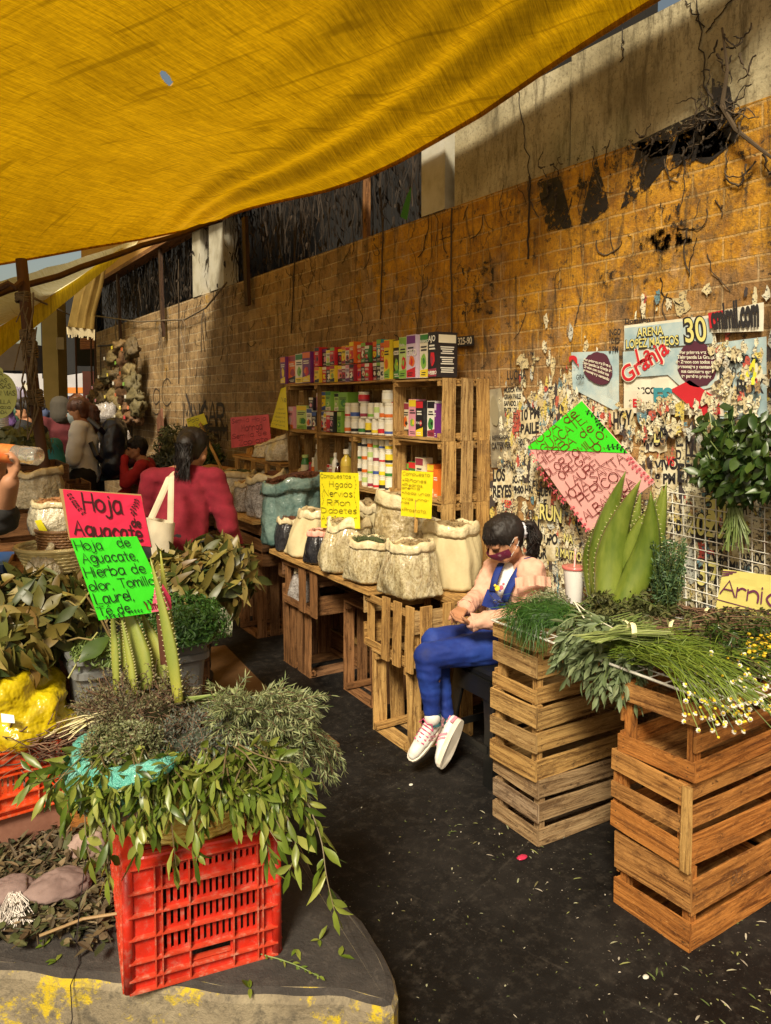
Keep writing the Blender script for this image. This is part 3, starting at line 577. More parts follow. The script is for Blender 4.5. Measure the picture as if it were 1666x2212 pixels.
q2=wallquad(c6(712,300),c6(768,295),c6(768,418),c6(712,422),.012); printed('INGO\n10:19\n0 PM',q2,0,.78,.035,BLK,'lettering',t_,bold=.03,sx=.7)
t_=thing('number_plate','dark plate with white digits 325-30 on the wall right of the top boxes','sign',pt(1000,735,X=2.48)); q=wallquad((982,728),(1024,724),(1024,746),(982,750),.02); m=MB(); q.board(m,3,2); m.build('plate',flat((.02,.02,.03)),t_); printed('5325-90',q,.05,.2,.05,WHT,'lettering',t_,bold=.02,sx=.85)
# portrait of a print, plain grey smudge poster near the shelf
t_=thing('portrait_poster','faded grey portrait poster beside the shelf crates reading RETADOR','poster',pt(1073,880,X=2.48))
q=wallquad(c2(1500,480) if 0 else (1056,842),(1082,838),(1108,1010),(1062,1010),.008); m=MB(); q.board(m,4,6,.003); m.build('sheet',mat('grey_print',[(.12,.10,.07),(.34,.30,.2),(.5,.45,.32)],.8,7),t_); m=MB(); disc(m,q,.4,.72,.3,.2,.006,ragged=.1); m.build('face_print',flat((.28,.25,.16)),t_)
printed('RETADOR',q,.15,.36,.026,BLK,'lettering',t_,bold=.03,off=.007); printed('CATERVER',q,.1,.24,.045,BLK,'lettering',t_,bold=.03,sx=.6,off=.007)
# older sheets pasted low on the wall, words worn into fragments
OLD=[mat('old_sheet_a',[(.40,.32,.16),(.62,.55,.36),(.74,.70,.52)],.8,14,lo=.35,hi=.6),mat('old_sheet_b',[(.30,.24,.12),(.58,.50,.30),(.70,.63,.42)],.8,9,lo=.4,hi=.6)]
SH=[(1085,835,48,70,'MUSICA VIVA\nGRAN BAILE\nSABADO 14\nENTRADA'),(1075,905,55,80,'LUCHA\nLIBRE\nVIERNES'),(1100,1000,60,80,'EL GRAN\nSONIDO\n19:00 HRS'),(1160,1050,50,90,'JUEVES\nDE\nBAILE'),(1170,830,60,90,'DOMINGO\n10:19\n8 PM'),(1230,1080,70,100,'ARENA\nNEZA\nMEXICO'),(1190,1180,70,90,'AUDITORIO\nMUNICIPAL'),(1300,1170,60,90,'FUNCION\nDOMINGO'),(1380,900,70,80,'EXITO\nTOTAL\nVIVO'),(1455,940,60,100,'EL REY\nDEL\nRITMO'),(1440,1080,80,90,'FERIA\n2019'),(1520,1120,80,110,'GRAN\nFERIA\n2020'),(1500,1240,70,90,'DOMINGO\nJUNIO\nBOLETOS'),(1590,1190,70,110,'SABADO\n30\n8 PM'),(1600,960,60,110,'LA\nBANDA'),(1120,1120,50,80,'RUN\nVEN'),(1250,930,70,60,'SONIDERO'),(1270,1240,60,70,'GOYTIA'),(1060,1010,50,80,'LOS\nREYES'),(1120,880,50,70,'10 PM\nBAILE'),(1150,1150,60,70,'GRUPO\nSUR'),(1340,1090,60,80,'CARPA'),(1410,990,60,70,'VIVO\n8 PM'),(1540,930,60,90,'SABADO'),(1560,1060,60,70,'CUMBIA'),(1320,880,50,60,'HOY')]
for i,(x,y,w_,h_,tx) in enumerate(SH):
    q=wallquad((x,y+R(-4,4)),(x+w_,y-6+R(-4,4)),(x+w_,y+h_),(x,y+h_+R(-4,4)),.003+.0004*i); t_=thing('old_poster','aged cream sheet with worn black words reading %s'%tx.replace('\n',' ').lower(),'poster',q.p(.5,.5)); m=MB()
    n=26; P=[]
    for k in range(n): a=2*math.pi*k/n; e=max(abs(math.cos(a)),abs(math.sin(a))); P.append((.5+math.cos(a)/e*.5*R(.72,1.0),.5+math.sin(a)/e*.5*R(.72,1.0)))
    m.add([q.p(.5,.5)]+[q.p(u,v) for u,v in P],[(0,1+k,1+(k+1)%n) for k in range(n)]); m.build('sheet',OLD[i%2],t_)
    ln=tx.count('\n')+1; printed(tx,q,.10,1-.75/ln,q.h/ln*.85,BLK,'lettering',t_,bold=.045,fit=.82,off=.0012)
# loose printed words that survive on the scraps
t_=thing('poster_words','scattered black and yellow words left from torn posters low on the wall','poster',pt(1300,1150,X=2.48))
FRAG=[('ELS',1150,1060,.07,BLK,0),('LL',1480,985,.075,BLK,0),('ERE',1462,1040,.10,BLK,0),('VS',1440,1005,.05,REDP,0),('JUEVES',1062,1160,.05,BLK,1),('RUN',1165,1120,.10,YELP,0),('VEN',1135,1115,.05,BLK,0),('NA',1218,1170,.055,YELP,0),('2 MATEO',1200,1200,.055,YELP,0),('CION',1300,1150,.04,BLK,0),('30',1520,1135,.16,YELP,0),('2020',1485,1150,.11,YELP,0),('GOYTIA',1220,1240,.05,BLK,0),('DOMINGO',1545,1225,.05,BLK,0),('JUNIO',1545,1250,.04,BLK,0),('DOL',1545,1270,.05,BLK,0),('37',1505,1260,.13,YELP,0),('EN VIVO 8PM',1500,1190,.02,REDP,0),
 ('S5',1660,860,.1,BLK,0),('TO',1180,1000,.06,BLK,0),('19:00',1115,960,.04,BLK,0),('LUCHA',1095,820,.06,BLK,0),('D',1412,955,.08,YELP,0),('D',1424,955,.08,BLK,0),('IMP',1500,925,.06,BLK,0),('AUTO',1100,905,.035,BLK,0),('6 PM',1140,770,.03,BLK,0),('GRAN',1085,1010,.05,BLK,0),('SEP',1090,1095,.05,REDP,0),('LA',1560,1130,.1,YELP,0),('ABR',1210,1100,.04,BLK,0),('MUSICA',1110,1060,.03,BLK,0),('GIRA',1245,820,.03,BLK,0),('BOX',1590,850,.07,BLK,0),('4',1610,830,.12,flat((.7,.7,.05)),0)]
for i,(tx,x,y,s_,m_,r_) in enumerate(FRAG):
    A=pt(x,y,X=XW-.018-.0003*i); q=Quad(A+V((0,0,.2)),A+V((0,-.4,.2)),A+V((0,-.4,0)),A); 
    if m_ is YELP: printed(tx,q,0,0,s_,BLK,'lettering',t_,bold=.06,sx=.7,off=0)
    printed(tx,q,0,0,s_,m_,'lettering',t_,bold=.02,sx=.7,off=.001)
m=MB()   # extra scraps over the words and the big poster's torn lower half
for i in range(330):
    x,y=(R(1545,1660),R(740,900)) if i%3==0 else (R(1340,1560),R(860,940)) if i%3==1 else (R(1080,1600),R(950,1300))
    A=pt(x,y,X=XW); s_=R(.006,.028); scrap(m,A.y,A.z,s_*R(.5,1),s_*R(.6,1.7),.024+.00002*i,11,.003)
tag(m.build('torn_paper',PM),'curled torn paper flakes over the lower half of the posters','paper',kind='stuff')
# red pillar at the far right edge
m=MB(); m.box((XW-.03,1.33,1.6),(.14,.28,3.2)); tag(m.build('red_pillar',mat('worn_red_paint',[(.30,.03,.01),(.5,.12,.02),(.35,.05,.01)],.6,7,bump=(30,.4,.004))),'worn red painted pillar at the right edge of the wall','pillar')
# ---------------- tarpaulins ----------------
def tarpmat(name,c1,c2,tl,dens=1,rot=.12):
    m,nt,b,o=newmat(name); L=nt.links.new; tcx=nd(nt,'ShaderNodeTexCoord').outputs['Object']
    mp=nd(nt,'ShaderNodeMapping'); mp.inputs['Rotation'].default_value=(0,0,rad(-25)); L(tcx,mp.inputs[0]); v_=mp.outputs[0]
    f1=noi(nt,v_,5,6,.75,.6,(1,14,1)); f2=noi(nt,v_,6,5,.7,.3,(9,1,1)); f3=noi(nt,v_,1.5,5,.6); f4=noi(nt,v_,30,3,.6,0,(1,9,1)); f5=noi(nt,v_,2.2,3,.5,.4,(7,.5,1))
    a_=mth(nt,'ADD',mth(nt,'MULTIPLY',f1,.55),mth(nt,'MULTIPLY',f2,.18)); a_=mth(nt,'ADD',a_,mth(nt,'MULTIPLY',f4,.27))
    col=ramp(nt,a_,[c1,tuple((a+b)*.5 for a,b in zip(c1,c2)),c2],.38,.60); col=mixc(nt,ramp(nt,f3,[(0,0,0),(.35,.35,.35)],.45,.7),col,c1)
    col=mixc(nt,ramp(nt,f5,[(0,0,0),(.5,.5,.5)],.60,.66),col,tuple(k_*.75 for k_ in c1))
    L(col,b.inputs['Base Color']); b.inputs['Roughness'].default_value=.6
    bp=nd(nt,'ShaderNodeBump'); bp.inputs['Strength'].default_value=.35; bp.inputs['Distance'].default_value=.01; L(a_,bp.inputs['Height']); L(bp.outputs[0],b.inputs['Normal'])
    t=nd(nt,'ShaderNodeBsdfTranslucent'); L(col,t.inputs[0]); L(bp.outputs[0],t.inputs[1]); mx=nd(nt,'ShaderNodeMixShader'); mx.inputs[0].default_value=tl; L(b.outputs[0],mx.inputs[1]); L(t.outputs[0],mx.inputs[2]); L(mx.outputs[0],o.inputs[0]); return m
TM=tarpmat('yellow_tarp',(.30,.150,.001),(.78,.44,.004),.55)
EX=2.44
ep=[pt(x,y,X=EX) for x,y in((1410,0),(1330,50),(1230,115),(1150,170),(1040,248),(920,320),(860,355),(780,395),(700,425),(640,440),(560,458),(480,472))]
ep=[(p.y,p.z) for p in ep]; yN=ep[-1][0]
def edgez(y):
    if y<=ep[0][0]: return ep[0][1]+.05*(ep[0][0]-y)
    for a_,b_ in zip(ep,ep[1:]):
        if a_[0]<=y<=b_[0]: return a_[1]+(b_[1]-a_[1])*(y-a_[0])/(b_[0]-a_[0])
    return ep[-1][1]
fp=[pt(x,y,Y=yN) for x,y in((480,472),(420,492),(300,517),(200,533),(100,552),(0,570),(-200,600))]; fp=[(p.x,p.z) for p in fp][::-1]
def farz(x):
    if x<=fp[0][0]:return fp[0][1]
    for a_,b_ in zip(fp,fp[1:]):
        if a_[0]<=x<=b_[0]: return a_[1]+(b_[1]-a_[1])*(x-a_[0])/(b_[0]-a_[0])
    return fp[-1][1]
hole=None
def tz(x,y):
    ez=edgez(y); fz=farz(x); dx=EX-x; dy=yN-y
    rise=.34*(1-math.exp(-dx*1.1))-.0*dx; base=ez+rise
    wgt=math.exp(-dy*.9); z=base*(1-wgt)+fz*wgt
    fade=min(1,dx/.15)*min(1,dy/.2)
    z+= fade*(.028*noise.noise(V((x*1.1+y*.25,y*.5,0)))*2+.012*noise.noise(V((x*4+y*.6,y*.8,3))))
    # pleats running along the wall side hem
    z+= fade*.022*math.sin(dx*26)*math.exp(-((dx-.30)/.28)**2)+ .05*fade*math.exp(-((dx-.75-.12*(y-2))/.10)**2)*math.exp(-((y-2.2)/1.2)**2)
    return z
hp=pt(360,170,z=tz(1.0,2.0)); 
for _ in range(8): hp=pt(360,170,z=tz(hp.x,hp.y))
xs=sorted(set([round(-3.2+i*.05,4) for i in range(int(5.4/.05)+1)]+[round(hp.x-.06+i*.006,4) for i in range(21)]+[EX]+[round(EX-i*.02,4) for i in range(40)])); xs=[x for x in xs if x<=EX]
ys=sorted(set([round(.35+i*.06,4) for i in range(int((yN-.35)/.06)+1)]+[round(hp.y-.16+i*.012,4) for i in range(27)]+[yN]))
y_near=lambda x:min(2.7,max(.9,2.45-.62*(x-.36)))
m=MB(); vs=[(x,y,tz(x,y)) for y in ys for x in xs]; nx=len(xs); fs=[]
for j in range(len(ys)-1):
    for i in range(nx-1):
        cx=(xs[i]+xs[i+1])/2-hp.x;cy=(ys[j]+ys[j+1])/2-hp.y
        c1=cx*_c-cy*_s; c2_=cx*_s+cy*_c
        if (c1/.022)**2+(c2_/.075)**2<1 or ys[j]<y_near(xs[i]): continue
        fs.append((j*nx+i,j*nx+i+1,(j+1)*nx+i+1,(j+1)*nx+i))
m.add(vs,fs)
T1=thing('tarpaulin','big sagging yellow tarpaulin stretched over the whole stall','tarpaulin',(0,3,3)); m.build('sheet',TM,T1,smooth=True)
m=MB(); P=[V((EX,y,tz(EX,y)-.006)) for y in ys[::3] if y>.95]; m.tube(P,.012,6); P=[V((x,yN,tz(x,yN)-.004)) for x in xs[::3]]; m.tube(P,.010,6); m.build('hem_rope',TM,T1,smooth=True)
# paler tarp beyond, lit from behind
TM2=tarpmat('pale_tarp',(.74,.66,.30),(.95,.91,.66),.8); TM3=tarpmat('hem_tarp',(.42,.28,.01),(.75,.55,.02),.6)
T2=thing('tarpaulin','smaller pale sunlit tarpaulin sloping down beyond the big yellow one','tarpaulin',pt(100,640,Y=6.5)); m=MB(); n=16
Au=[pt(*k_,D=d) for k_,d in(((-80,622),5.5),((60,592),6.2),((180,556),7.2),((300,516),8.4))]; Bl=[pt(*k_,D=d) for k_,d in(((-80,752),5.5),((0,705),5.6),((110,640),6.2),((290,517),8.4))]
def pl4(P,t): t*=len(P)-1; i=min(int(t),len(P)-2); return P[i].lerp(P[i+1],t-i)
rows=[[pl4(Au,i/n).lerp(pl4(Bl,i/n),j/8)+V((0,0,-.05*math.sin(math.pi*j/8)+.02*noise.noise(V((i*.5,j*.5,0))))) for i in range(n+1)] for j in range(9)]
m.add([p for r_ in rows for p in r_],[(j*(n+1)+i,j*(n+1)+i+1,(j+1)*(n+1)+i+1,(j+1)*(n+1)+i) for j in range(8) for i in range(n)]); m.build('sheet',TM2,T2,smooth=True)
m=MB(); rows=[[pl4(Bl,i/n)+V((0,0,-j*.035*(1-.75*i/n)*2+.01*noise.noise(V((i*.8,j,2))))) for i in range(n+1)] for j in range(5)]
m.add([p for r_ in rows for p in r_],[(j*(n+1)+i,j*(n+1)+i+1,(j+1)*(n+1)+i+1,(j+1)*(n+1)+i) for j in range(4) for i in range(n)]); m.build('hem',TM3,T2,smooth=True)
# higher tarpaulin added over the far end, mostly hidden, shading the background
m=MB(); g3=[[(-5+i*.74,8.6+j*.6,4.35+.12*noise.noise(V((i*.6,j*.6,2)))-.02*j) for i in range(11)] for j in range(10)]
m.add([p for r_ in g3 for p in r_],[(j*11+i,j*11+i+1,(j+1)*11+i+1,(j+1)*11+i) for j in range(9) for i in range(10)]); T3=thing('tarpaulin','added tarpaulin, mostly hidden, shading the far end of the aisle','tarpaulin',(0,9,4.3)); m.build('sheet',TM3,T3,smooth=True)
# hanging bundle of sacking under the eave
t_=thing('hanging_awning','brown fringed cloth hanging from the beam end near the red doorway','cloth',pt(185,660,D=8.5)); m=MB(); n=10
Lp=[pt(*k_,D=8.5) for k_ in((186,580),(160,640),(152,680),(146,706))];Rp=[pt(*k_,D=8.6) for k_ in((231,570),(222,620),(206,680),(203,712))]
rows=[[pl4(Lp,j/12).lerp(pl4(Rp,j/12),i/n)+CF*(-.06*math.sin(i*2.2)) for i in range(n+1)] for j in range(13)]
m.add([p for r_ in rows for p in r_],[(j*(n+1)+i,j*(n+1)+i+1,(j+1)*(n+1)+i+1,(j+1)*(n+1)+i) for j in range(12) for i in range(n)]); m.build('cloth',mat('brown_sacking',[(.20,.12,.02),(.34,.22,.05)],.9,6,tl=.3),t_,smooth=True)
m=MB()
for i in range(26):
    A=rows[12][0].lerp(rows[12][n],i/25); m.blade([A,A-V((0,0,.07+R(0,.05)))],.03,CF)
m.build('fringe',mat('pale_fringe',[(.5,.42,.25)],.9),t_)
# ================= CRATES =================
NAIL=flat((.05,.035,.02),.5)
def crate(loc,size,label,wm=WOOD_T,rot=None,levels=3,gap=.35,seed=0,group=None,posts_out=0,floor=3,jit=1,cat='crate',name='wooden_crate',nails=True,levels_s=None,sag=0):
    """open slatted crate: size=(L,W,H) along local x,y,z; rot = 3x3 basis; origin at base centre"""
    random.seed(seed*13+5); Lx,Wy,Hz=size; M=(rot.to_4x4() if rot else Matrix()); M.translation=V(loc)
    t=bpy.data.objects.new(name,None); COL.objects.link(t); t.empty_display_size=.05; t.location=V(loc)
    if rot: t.rotation_euler=rot.to_euler()
    tag(t,label,cat,group); th=.009; pw=.026
    def nail(mb,c,n):
        n=V(n); a=n.cross(V((0,0,1))) if abs(n.z)<.9 else V((1,0,0)); a.normalize(); b=a.cross(n); c=V(c)+n*.0006; mb.cm=1; r=.0022
        mb.add([c+(a*math.cos(k*1.047)+b*math.sin(k*1.047))*r for k in range(6)],[tuple(range(6))]); mb.cm=0
    for sx in(-1,1):
        for sy in(-1,1):
            m=MB(); m.bar((sx*(Lx/2-th-pw/2),sy*(Wy/2-th-pw/2),0.002),(sx*(Lx/2-th-pw/2),sy*(Wy/2-th-pw/2),Hz-.002),pw,pw,(0,1,0),.001,3); m.build('corner_post',wm,t)
    def zs(lv):
        if isinstance(lv,(list,tuple)): return [(a*Hz,b*Hz) for a,b in lv]
        w=Hz*(1-gap*.5)/lv*1.0; g=(Hz-w*lv)/(lv-1); return [(k*(w+g),k*(w+g)+w) for k in range(lv)]
    for sy in(-1,1):
        m=MB()
        for z0,z1 in zs(levels):
            zc=(z0+z1)/2+R(-.003,.003)*jit;w=z1-z0-R(0,.006)*jit; y=sy*(Wy/2-th/2); tl=R(-.006,.006)*jit
            m.bar((-Lx/2,y,zc-tl),(Lx/2,y,zc+tl),w,th,(0,sy,0),.0028*jit,10,R(-.003,.003))
            if nails:
                for ex in(-1,1):
                    for dz in(-.25,.25): nail(m,(ex*(Lx/2-.02+R(-.003,.003)),sy*Wy/2,zc+dz*w),(0,sy,0))
        m.build('side_panel',[wm,NAIL],t)
    for sx in(-1,1):
        m=MB()
        for z0,z1 in zs(levels_s or levels):
            zc=(z0+z1)/2+R(-.003,.003)*jit;w=z1-z0-R(0,.006)*jit; x=sx*(Lx/2+th/2-.0005); tl=R(-.004,.004)*jit
            m.bar((x,-Wy/2-.002,zc-tl),(x,Wy/2+.002,zc+tl),w,th,(sx,0,0),.0028*jit,8)
            if nails:
                for ex in(-1,1):
                    for dz in(-.25,.25): nail(m,(x+sx*th/2,ex*(Wy/2-.018+R(-.003,.003)),zc+dz*w),(sx,0,0))
        m.build('end_panel',[wm,NAIL],t)
    if floor:
        m=MB(); w=Wy/floor*.82
        for k in range(floor):
            y=(-.5+(k+.5)/floor)*(Wy-.03); m.bar((-Lx/2+.004,y,.006),(Lx/2-.004,y,.006),w,.007,(0,0,1),.0015,5)
        m.build('bottom_panel',wm,t)
    return t
X3=Matrix(((1,0,0),(0,1,0),(0,0,1)))
def yaw(a): return Matrix.Rotation(rad(a),3,'Z')
# left stack (three crates, long axis into the wall)
LS='crates stacked under the dill and sage'
crate((2.085,2.056,.0),(.50,.245,.232),'pale weathered crate at the bottom of the stack beside the stool',WOOD_G,yaw(-2),seed=1,group=LS)
crate((2.075,2.068,.2345),(.51,.235,.262),'tan crate in the middle of the stack beside the stool',WOOD_T,yaw(1),levels=[(0,.27),(.36,.62),(.70,1)],seed=2,group=LS)
crate((2.085,2.075,.499),(.49,.235,.235),'topmost crate of the stack beside the stool, under the dill bunch',WOOD_T,yaw(-1.5),levels=[(0,.25),(.40,.66),(.76,1)],levels_s=[(.0,.2),(.40,.70),(.76,1)],seed=3,group=LS)
RS='crates stacked under the chamomile'
crate((2.085,1.470,.0),(.50,.265,.235),'orange crate at the bottom of the stack nearest the camera, pencilled 80-6',WOOD_O,yaw(1),levels=[(0,.34),(.44,.86)],levels_s=[(0,.36),(.48,.98)],seed=4,group=RS)
crate((2.08,1.478,.237),(.51,.262,.245),'orange crate in the middle of the nearest stack, with pale corner battens',WOOD_O,yaw(0),levels=[(0,.36),(.46,.70),(.78,1)],levels_s=[(0,.32),(.42,.62),(.74,1)],seed=5,group=RS)
crate((2.085,1.47,.485),(.50,.26,.218),'topmost crate of the nearest stack, with a wide open gap in its end',WOOD_O,yaw(2),levels=[(0,.28),(.42,.62),(.78,1)],levels_s=[(0,.27),(.74,1)],seed=6,group=RS)
t_=thing('corner_batten','pale upright batten nailed on the corner of the middle near crate','batten',(1.82,1.345,.25))
m=MB(); m.bar((1.817,1.340,.237),(1.817,1.340,.48),.028,.014,(-1,0,0),.003,6); m.build('batten',WOOD_Y,t_)
tag(t_,'pale upright batten nailed on the near corner of the middle near crate')
# pencil mark
Q=Quad(V((1.99,1.331,.20)),V((2.26,1.331,.20)),V((2.26,1.331,.12)),V((1.99,1.331,.12))); m=MB(); Q.write(m,'80-6',.05,.2,.04,.0022,slant=.3,off=.004); 
o=m.build('pencil_mark',flat((.09,.05,.03),.8)); tag(o,'faint pencilled number 80-6 on the lowest orange crate','mark')
# crates behind, under the herb table (towards the wall side, seen through gaps)
# middle table: supports of the plank
RU=Matrix(((0,0,-1),(-1,0,0),(0,1,0)))   # standing on end? (columns built below)
def basis(x,y,z): return Matrix((V(x),V(y),V(z))).transposed()
STAND=basis((0,0,1),(0,1,0),(-1,0,0))       # long axis up, open side to -X
MG='upturned crates carrying the sack plank'
crate((2.09,2.90,.195),(.39,.27,.26),'tall narrow crate on end beside the girl\'s shoes, lower one of its pair',WOOD_T,basis((0,0,1),(1,0,0),(0,1,0))@Matrix.Translation((0,0,0)).to_3x3(),levels=4,gap=.4,seed=8,group=MG,levels_s=3) if 0 else None
def crate_at(c,dims,basisM,**k):
    "place by box centre"
    L,W,Hh=dims; z=basisM@V((0,0,Hh/2)); return crate(V(c)-z,dims,rot=basisM,**k)
UP_Y=basis((0,0,1),(-1,0,0),(0,-1,0))  # long axis up, open towards -Y (camera)
UP_NX=basis((0,0,1),(0,1,0),(-1,0,0))  # long axis up, open towards -X
UP_PY=basis((0,0,1),(1,0,0),(0,1,0))   # open towards +Y
LIE_NX=basis((0,1,0),(0,0,1),(1,0,0))  # long axis along wall, bottom to +X?? open +X
LIE_O=basis((0,-1,0),(0,0,1),(-1,0,0)) # long axis along the wall, open towards -X
crate_at((2.02,2.93,.19),(.38,.30,.36),UP_NX,label='crate standing on end beside the girl\'s shoes, lower one of its pair',wm=WOOD_T,levels=4,seed=8,group=MG,levels_s=3)
crate_at((2.03,2.985,.52),(.46,.27,.37),basis((0,1,0),(0,0,1),(1,0,0)),label='crate lying on its side under the big clear sack, upper one of its pair',wm=WOOD_Y,levels=3,seed=9,group=MG,levels_s=3) if 0 else None
crate_at((2.03,2.95,.513),(.42,.37,.25),basis((0,1,0),(-1,0,0),(0,0,1)),label='upper crate of the pair under the big clear sack, its slats upright',wm=WOOD_Y,levels=[(0,.14),(.86,1)],seed=9,group=MG,levels_s=2,floor=0)
t_=thing('upright_slats','row of upright slats nailed over the upper crate under the big clear sack','slats',(1.83,2.95,.38))
for yy in(2.76,2.86,2.955): m=MB(); m.bar((1.826,yy-.01,.375),(1.838,yy,.66),.058,.010,(-1,0,0),.003,6); m.build('slat',WOOD_Y,t_)
for xx in(1.90,2.02,2.15): m=MB(); m.bar((xx,2.727,.375),(xx,2.727,.66),.058,.010,(0,-1,0),.003,6); m.build('slat',WOOD_Y,t_)
crate_at((2.06,4.02,.188),(.376,.34,.36),UP_Y,label='brown crate on end, open side to the camera, under the far plank end',wm=WOOD_D,levels=4,seed=10,group=MG,levels_s=2)
crate_at((2.06,3.93,.51),(.40,.40,.262),basis((0,1,0),(-1,0,0),(0,0,1)),label='brown crate holding a small seed bag, under the far plank end',wm=WOOD_D,levels=[(0,.16),(.84,1)],seed=11,group=MG,levels_s=2)
t_=thing('upright_slats','brown upright slats on the crate under the far plank end','slats',(1.86,3.9,.38))
for yy in(3.72,3.86): m=MB(); m.bar((1.853,yy,.38),(1.853,yy,.64),.075,.010,(-1,0,0),.003,6); m.build('slat',WOOD_D,t_)
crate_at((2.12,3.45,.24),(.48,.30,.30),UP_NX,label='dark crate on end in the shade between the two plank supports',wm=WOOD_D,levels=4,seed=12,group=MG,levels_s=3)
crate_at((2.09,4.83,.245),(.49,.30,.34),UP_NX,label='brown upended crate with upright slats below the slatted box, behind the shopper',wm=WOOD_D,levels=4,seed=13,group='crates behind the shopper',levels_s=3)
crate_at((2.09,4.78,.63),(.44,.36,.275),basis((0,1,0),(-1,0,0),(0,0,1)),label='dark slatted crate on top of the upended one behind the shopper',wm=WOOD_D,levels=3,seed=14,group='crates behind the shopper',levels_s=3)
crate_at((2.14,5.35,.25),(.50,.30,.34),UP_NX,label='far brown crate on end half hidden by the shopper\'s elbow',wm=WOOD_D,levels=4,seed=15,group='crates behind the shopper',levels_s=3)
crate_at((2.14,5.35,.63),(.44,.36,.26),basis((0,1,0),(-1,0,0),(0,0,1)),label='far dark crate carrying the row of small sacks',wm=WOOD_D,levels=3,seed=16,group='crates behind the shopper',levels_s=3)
# plank and second plank
def plank(name,lab,a,b,w,h,wm,wav=.004,bow=0):
    m=MB(); m.bar(a,b,w,h,(0,0,1),wav,14,bow); o=m.build(name,wm); tag(o,lab,'plank'); return o
plank('plank','long pale plank carrying the row of open sacks',(1.93,4.26,.657),(1.93,3.10,.648),.20,.024,WOOD_Y)
plank('plank','second plank behind, along the shelf foot under the back row of sacks',(2.15,4.30,.657),(2.15,2.74,.652),.20,.022,WOOD_T)
plank('plank','short board under the small sacks behind the shopper',(2.1,4.56,.780),(2.1,5.9,.780),.5,.02,WOOD_T)
# ================= SHELF OF CRATES =================
SG='crates stacked on their sides as shelving'
LV=[.135,.44,.745,1.05,1.355]; YC=[3.03,3.47,3.91,4.35]
rown=['lowest','second lowest','middle','second highest','top']; coln=['right','second from right','second from left','left']
for r_,z0 in enumerate(LV):
    for c_i,y0 in enumerate(YC):
        if r_==4 and c_i in(1,2):continue
        wm=[WOOD_Y,WOOD_Y,WOOD_Y,WOOD_T][(r_+c_i)%4]
        crate_at((2.345,y0+.218+R(-.004,.004),z0+.151),(.432,.300,.295),LIE_O,label='shelf crate on its side, %s column, %s level of the shelving'%(coln[c_i],rown[r_]),wm=wm,seed=40+r_*5+c_i,group=SG,levels=[(0,.30),(.36,.62),(.68,1)],levels_s=[(0,.27),(.36,.60),(.72,1)],floor=3 if r_ in(1,2,3) else 2,nails=c_i==0,gap=.3)
t_=thing('shelf_board','long sagging board on top of the shelving under the medicine boxes','shelf',(2.33,4.0,1.655))
m=MB(); m.bar((2.335,4.79,1.658),(2.335,3.49,1.6585),.27,.010,(0,0,1),.003,16,-.008); m.build('board',WOOD_Y,t_)
t_=thing('shelf_board','board bridging the jars and boxes level of the shelving','shelf',(2.33,4.0,1.35)); m=MB(); m.bar((2.335,4.78,1.3535),(2.335,3.48,1.3535),.275,.009,(0,0,1),.003,12,-.004); m.build('board',WOOD_Y,t_)
t_=thing('base_block','low timber block under the shelving by the wall','block',(2.34,3.9,0)); m=MB(); m.bar((2.34,3.05,.066),(2.34,4.75,.066),.26,.13,(0,0,1)); m.build('block',WOOD_D,t_)
t_=thing('wood_splinter','curled splinter hanging from left inside the top right crate','splinter',(2.3,3.03,1.5)); m=MB(); P=[pt(*c2(x,y),X=2.4-.001*x*0) for x,y in((1330,400),(1350,470),(1380,540),(1400,610))]; m.blade(P,[.035,.03,.02,.004],V((0,-1,0))); m.build('splinter',WOOD_Y,t_)
